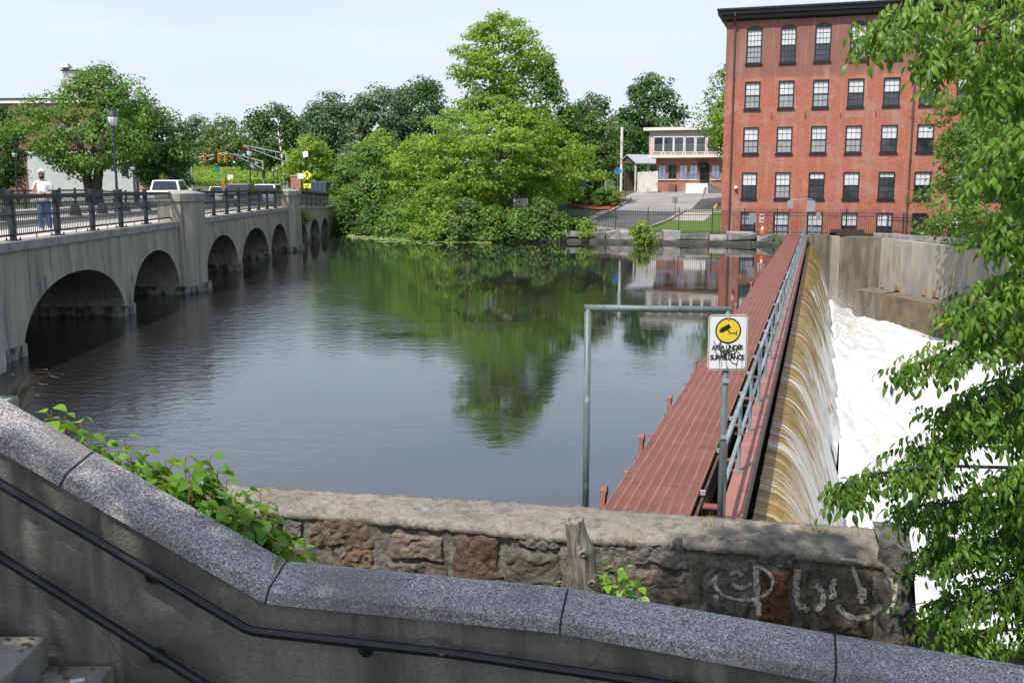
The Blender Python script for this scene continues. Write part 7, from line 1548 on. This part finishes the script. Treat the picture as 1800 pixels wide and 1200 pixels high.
# white board fence, plank by plank
wf_ = thing('board_fence', 'whitewashed board fence beside the brick building', 'fence', plane_hit(1120, 338)); p0, p1 = plane_hit(1120, 338.5), plane_hit(1153, 337)
p1 = Vector((p1.x, p1.y - 1.2, p1.z)); M('whitewash', (.66, .65, .62), (.40, .38, .34), 3, (2, 2, .5), (.5, .68), rough=.9)
for k in range(9): a, b = p0.lerp(p1, k / 9), p0.lerp(p1, (k + .96) / 9); mb = MB(); mb.add([a, b, b + Vector((0, .06, 0)), a + Vector((0, .06, 0))] + [v + Vector((0, 0, 2.1 + .03 * (k % 3))) for v in (a, b, b + Vector((0, .06, 0)), a + Vector((0, .06, 0)))], [[3, 2, 1, 0], [4, 5, 6, 7], [0, 1, 5, 4], [1, 2, 6, 5], [2, 3, 7, 6], [3, 0, 4, 7]]); mb.build('plank', MATS['whitewash'], wf_, world=True)
# platform shelter
SR = R(32); C = at(1112, 300, 119); C.z = 3.6; shl = thing('platform_shelter', 'open shelter with a grey gabled roof behind the board fence', 'shelter', C, SR); M('shingle_grey', (.36, .37, .40), rough=.8); M('shingle_brown', (.12, .08, .07), rough=.9)
zr, ze = zat(1110, 273.5, 119) - 3.6, zat(1110, 287.5, 119) - 3.6; hw_, LS = 1.55, 5.2; mb = MB()
for sg in (-1, 1): mb.prism([(-.9, 0, zr), (-.9, sg * hw_ * 1.15, ze - .1), (-.9, sg * hw_ * 1.15, ze + .03), (-.9, 0, zr + .13)], (LS, 0, 0))
mb.build('roof', MATS['shingle_grey'], shl); mb = MB(); mb.prism([(-.7, -hw_, ze), (-.7, hw_, ze), (-.7, 0, zr - .03)], (.06, 0, 0)); mb.build('gable', MATS['shingle_brown'], shl)
for x in (-.6, 1.2, 3.6):
    for y in (-1.3, 1.3): mb = MB(); mb.box((x, y, ze / 2), (.15, .15, ze)); mb.build('post', MATS['cream_paint'], shl)
mb = MB(); mb.box2((-.3, 1.0, 0), (4, 1.12, ze * .72)); mb.build('back_wall', MATS['shingle_brown'], shl)
up = thing('utility_pole', 'bleached wooden pole left of the shelter', 'pole', (at(1093, 320, 112).x, 112, 3.6)); post(up, 1093.5, 224, 325, 112, .15, 'cream_paint', 3.5)
sl2 = thing('street_light', 'cobra head street light leaning out of the trees', 'street lamp', (at(1066, 300, 114).x, 114, 3.6)); post(sl2, 1066, 222, 325, 114, .1, 'galvanized', 3.5); mb = MB(); mb.tube([at(1066, 224, 114), at(1072, 217, 114), at(1080, 216, 114)], .05, 6); mb.build('arm', MATS['galvanized'], sl2, world=True); mb = MB(); c = at(1082, 216, 114); mb.lathe([(.02, -.4), (.14, -.2), (.15, .2), (.05, .35)], seg=8); mb.v = [(c.x + z, c.y + x, c.z + y * .6) for x, y, z in mb.v]; mb.build('lamp_head', MATS['grey_plate'], sl2, world=True)
bs = thing('blue_sign', 'round blue sign beside the bleached pole', 'sign', (at(1086, 301, 108).x, 108, 3.6)); post(bs, 1086, 296, 330, 108.1, .04, 'steel_grey', 3.5); mb = MB(); c = at(1086, 301, 108); mb.prism([c + Vector((.38 * math.cos(i * math.pi / 10), 0, .38 * math.sin(i * math.pi / 10))) for i in range(20)], (0, .03, 0)); mb.build('panel', MATS['sign_blue'], bs, world=True)
lp_ = thing('sign_post', 'thin black post standing in the end of the mulch bed', 'post', plane_hit(1099, 349)); q = plane_hit(1099, 349); mb = MB(); mb.tube([q, q + Vector((0, 0, 2.6))], .035, 6); mb.build('post', MATS['black_paint'], lp_, world=True)
q = plane_hit(1186, 387); k1 = thing('parking_sign', 'grey square back of a parking sign standing in the lawn', 'sign', q); mb = MB(); mb.tube([q, q + Vector((0, 0, 1.9))], .035, 6); mb.build('post', MATS['car_grey'], k1, world=True); mb = MB(); mb.box(q + Vector((0, .05, 1.66)), (.56, .03, .56)); mb.build('panel', MATS['grey_plate'], k1, world=True)
q = plane_hit(1232, 366); k2 = thing('parking_sign', 'leaning parking sign seen edge on beside the dark bay', 'sign', q); mb = MB(); mb.tube([q, q + Vector((.32, 0, 1.85))], .035, 6); mb.build('post', MATS['car_grey'], k2, world=True); mb = MB(); mb.box(q + Vector((.33, -.02, 1.55)), (.2, .34, .6), Matrix.Rotation(.17, 3, 'Y')); mb.build('panel', MATS['grey_plate'], k2, world=True)
ub = thing('utility_box', 'grey box in a dark frame beneath the tallest tree', 'box', (at(915, 366, 82).x, 82, 1.6)); c = at(915, 359, 82); mb = MB(); mb.box(c, (1.2, .8, 1.0)); mb.build('case', MATS['pale_concrete'], ub, world=True); mb = MB(); mb.box(c + Vector((0, 0, .54)), (1.3, .9, .07)); mb.box(c + Vector((-.66, 0, 0)), (.1, .9, 1.1)); mb.build('frame', MATS['frame_black'], ub, world=True)
# pipe gate with sign backs at the far end of the catwalk
YG = 71.3; pg = thing('pipe_gate', 'slim grey pipe frame with two sign backs at the far end of the catwalk', 'gate', (at(1388, 411, YG).x, YG, .72)); a, b, c_, d_ = at(1388.5, 411, YG), at(1388.5, 352, YG), at(1427, 350, YG - .2), at(1427, 411, YG - .2); mb = MB(); mb.tube([a, b], .035, 8); mb.tube([d_, c_], .035, 8); mb.tube([b, c_], .035, 8); mb.build('pipe', MATS['steel_grey'], pg, world=True)
for (px, py, w, h) in ((1389, 359.5, 9.5, 14), (1425, 362, 14, 19)): panel(pg, px, py, w, h, YG - .35, 'grey_plate', 'sign_back')
for px, py, w, h, lab in ((1323, 383, 11.5, 17, 'grey sign back hung on the iron fence before the first basement window'), (1438.5, 380, 8, 13.5, 'grey sign back hung on the fence right of the pipe gate')):
    Yf = 71.9 if px < 1400 else 71.0; o = thing('fence_sign', lab, 'sign', at(px, py, Yf), group='sign backs on the iron fence'); panel(o, px, py, w, h, Yf, 'grey_plate')
    s = Yf / FPX; mb = MB()
    for k in range(3): mb.box(at(px + (k - 1) * w * .3, py, Yf - .03), (.03, .02, h * s * .95))
    mb.build('rib', MATS['steel_grey'], o, world=True)
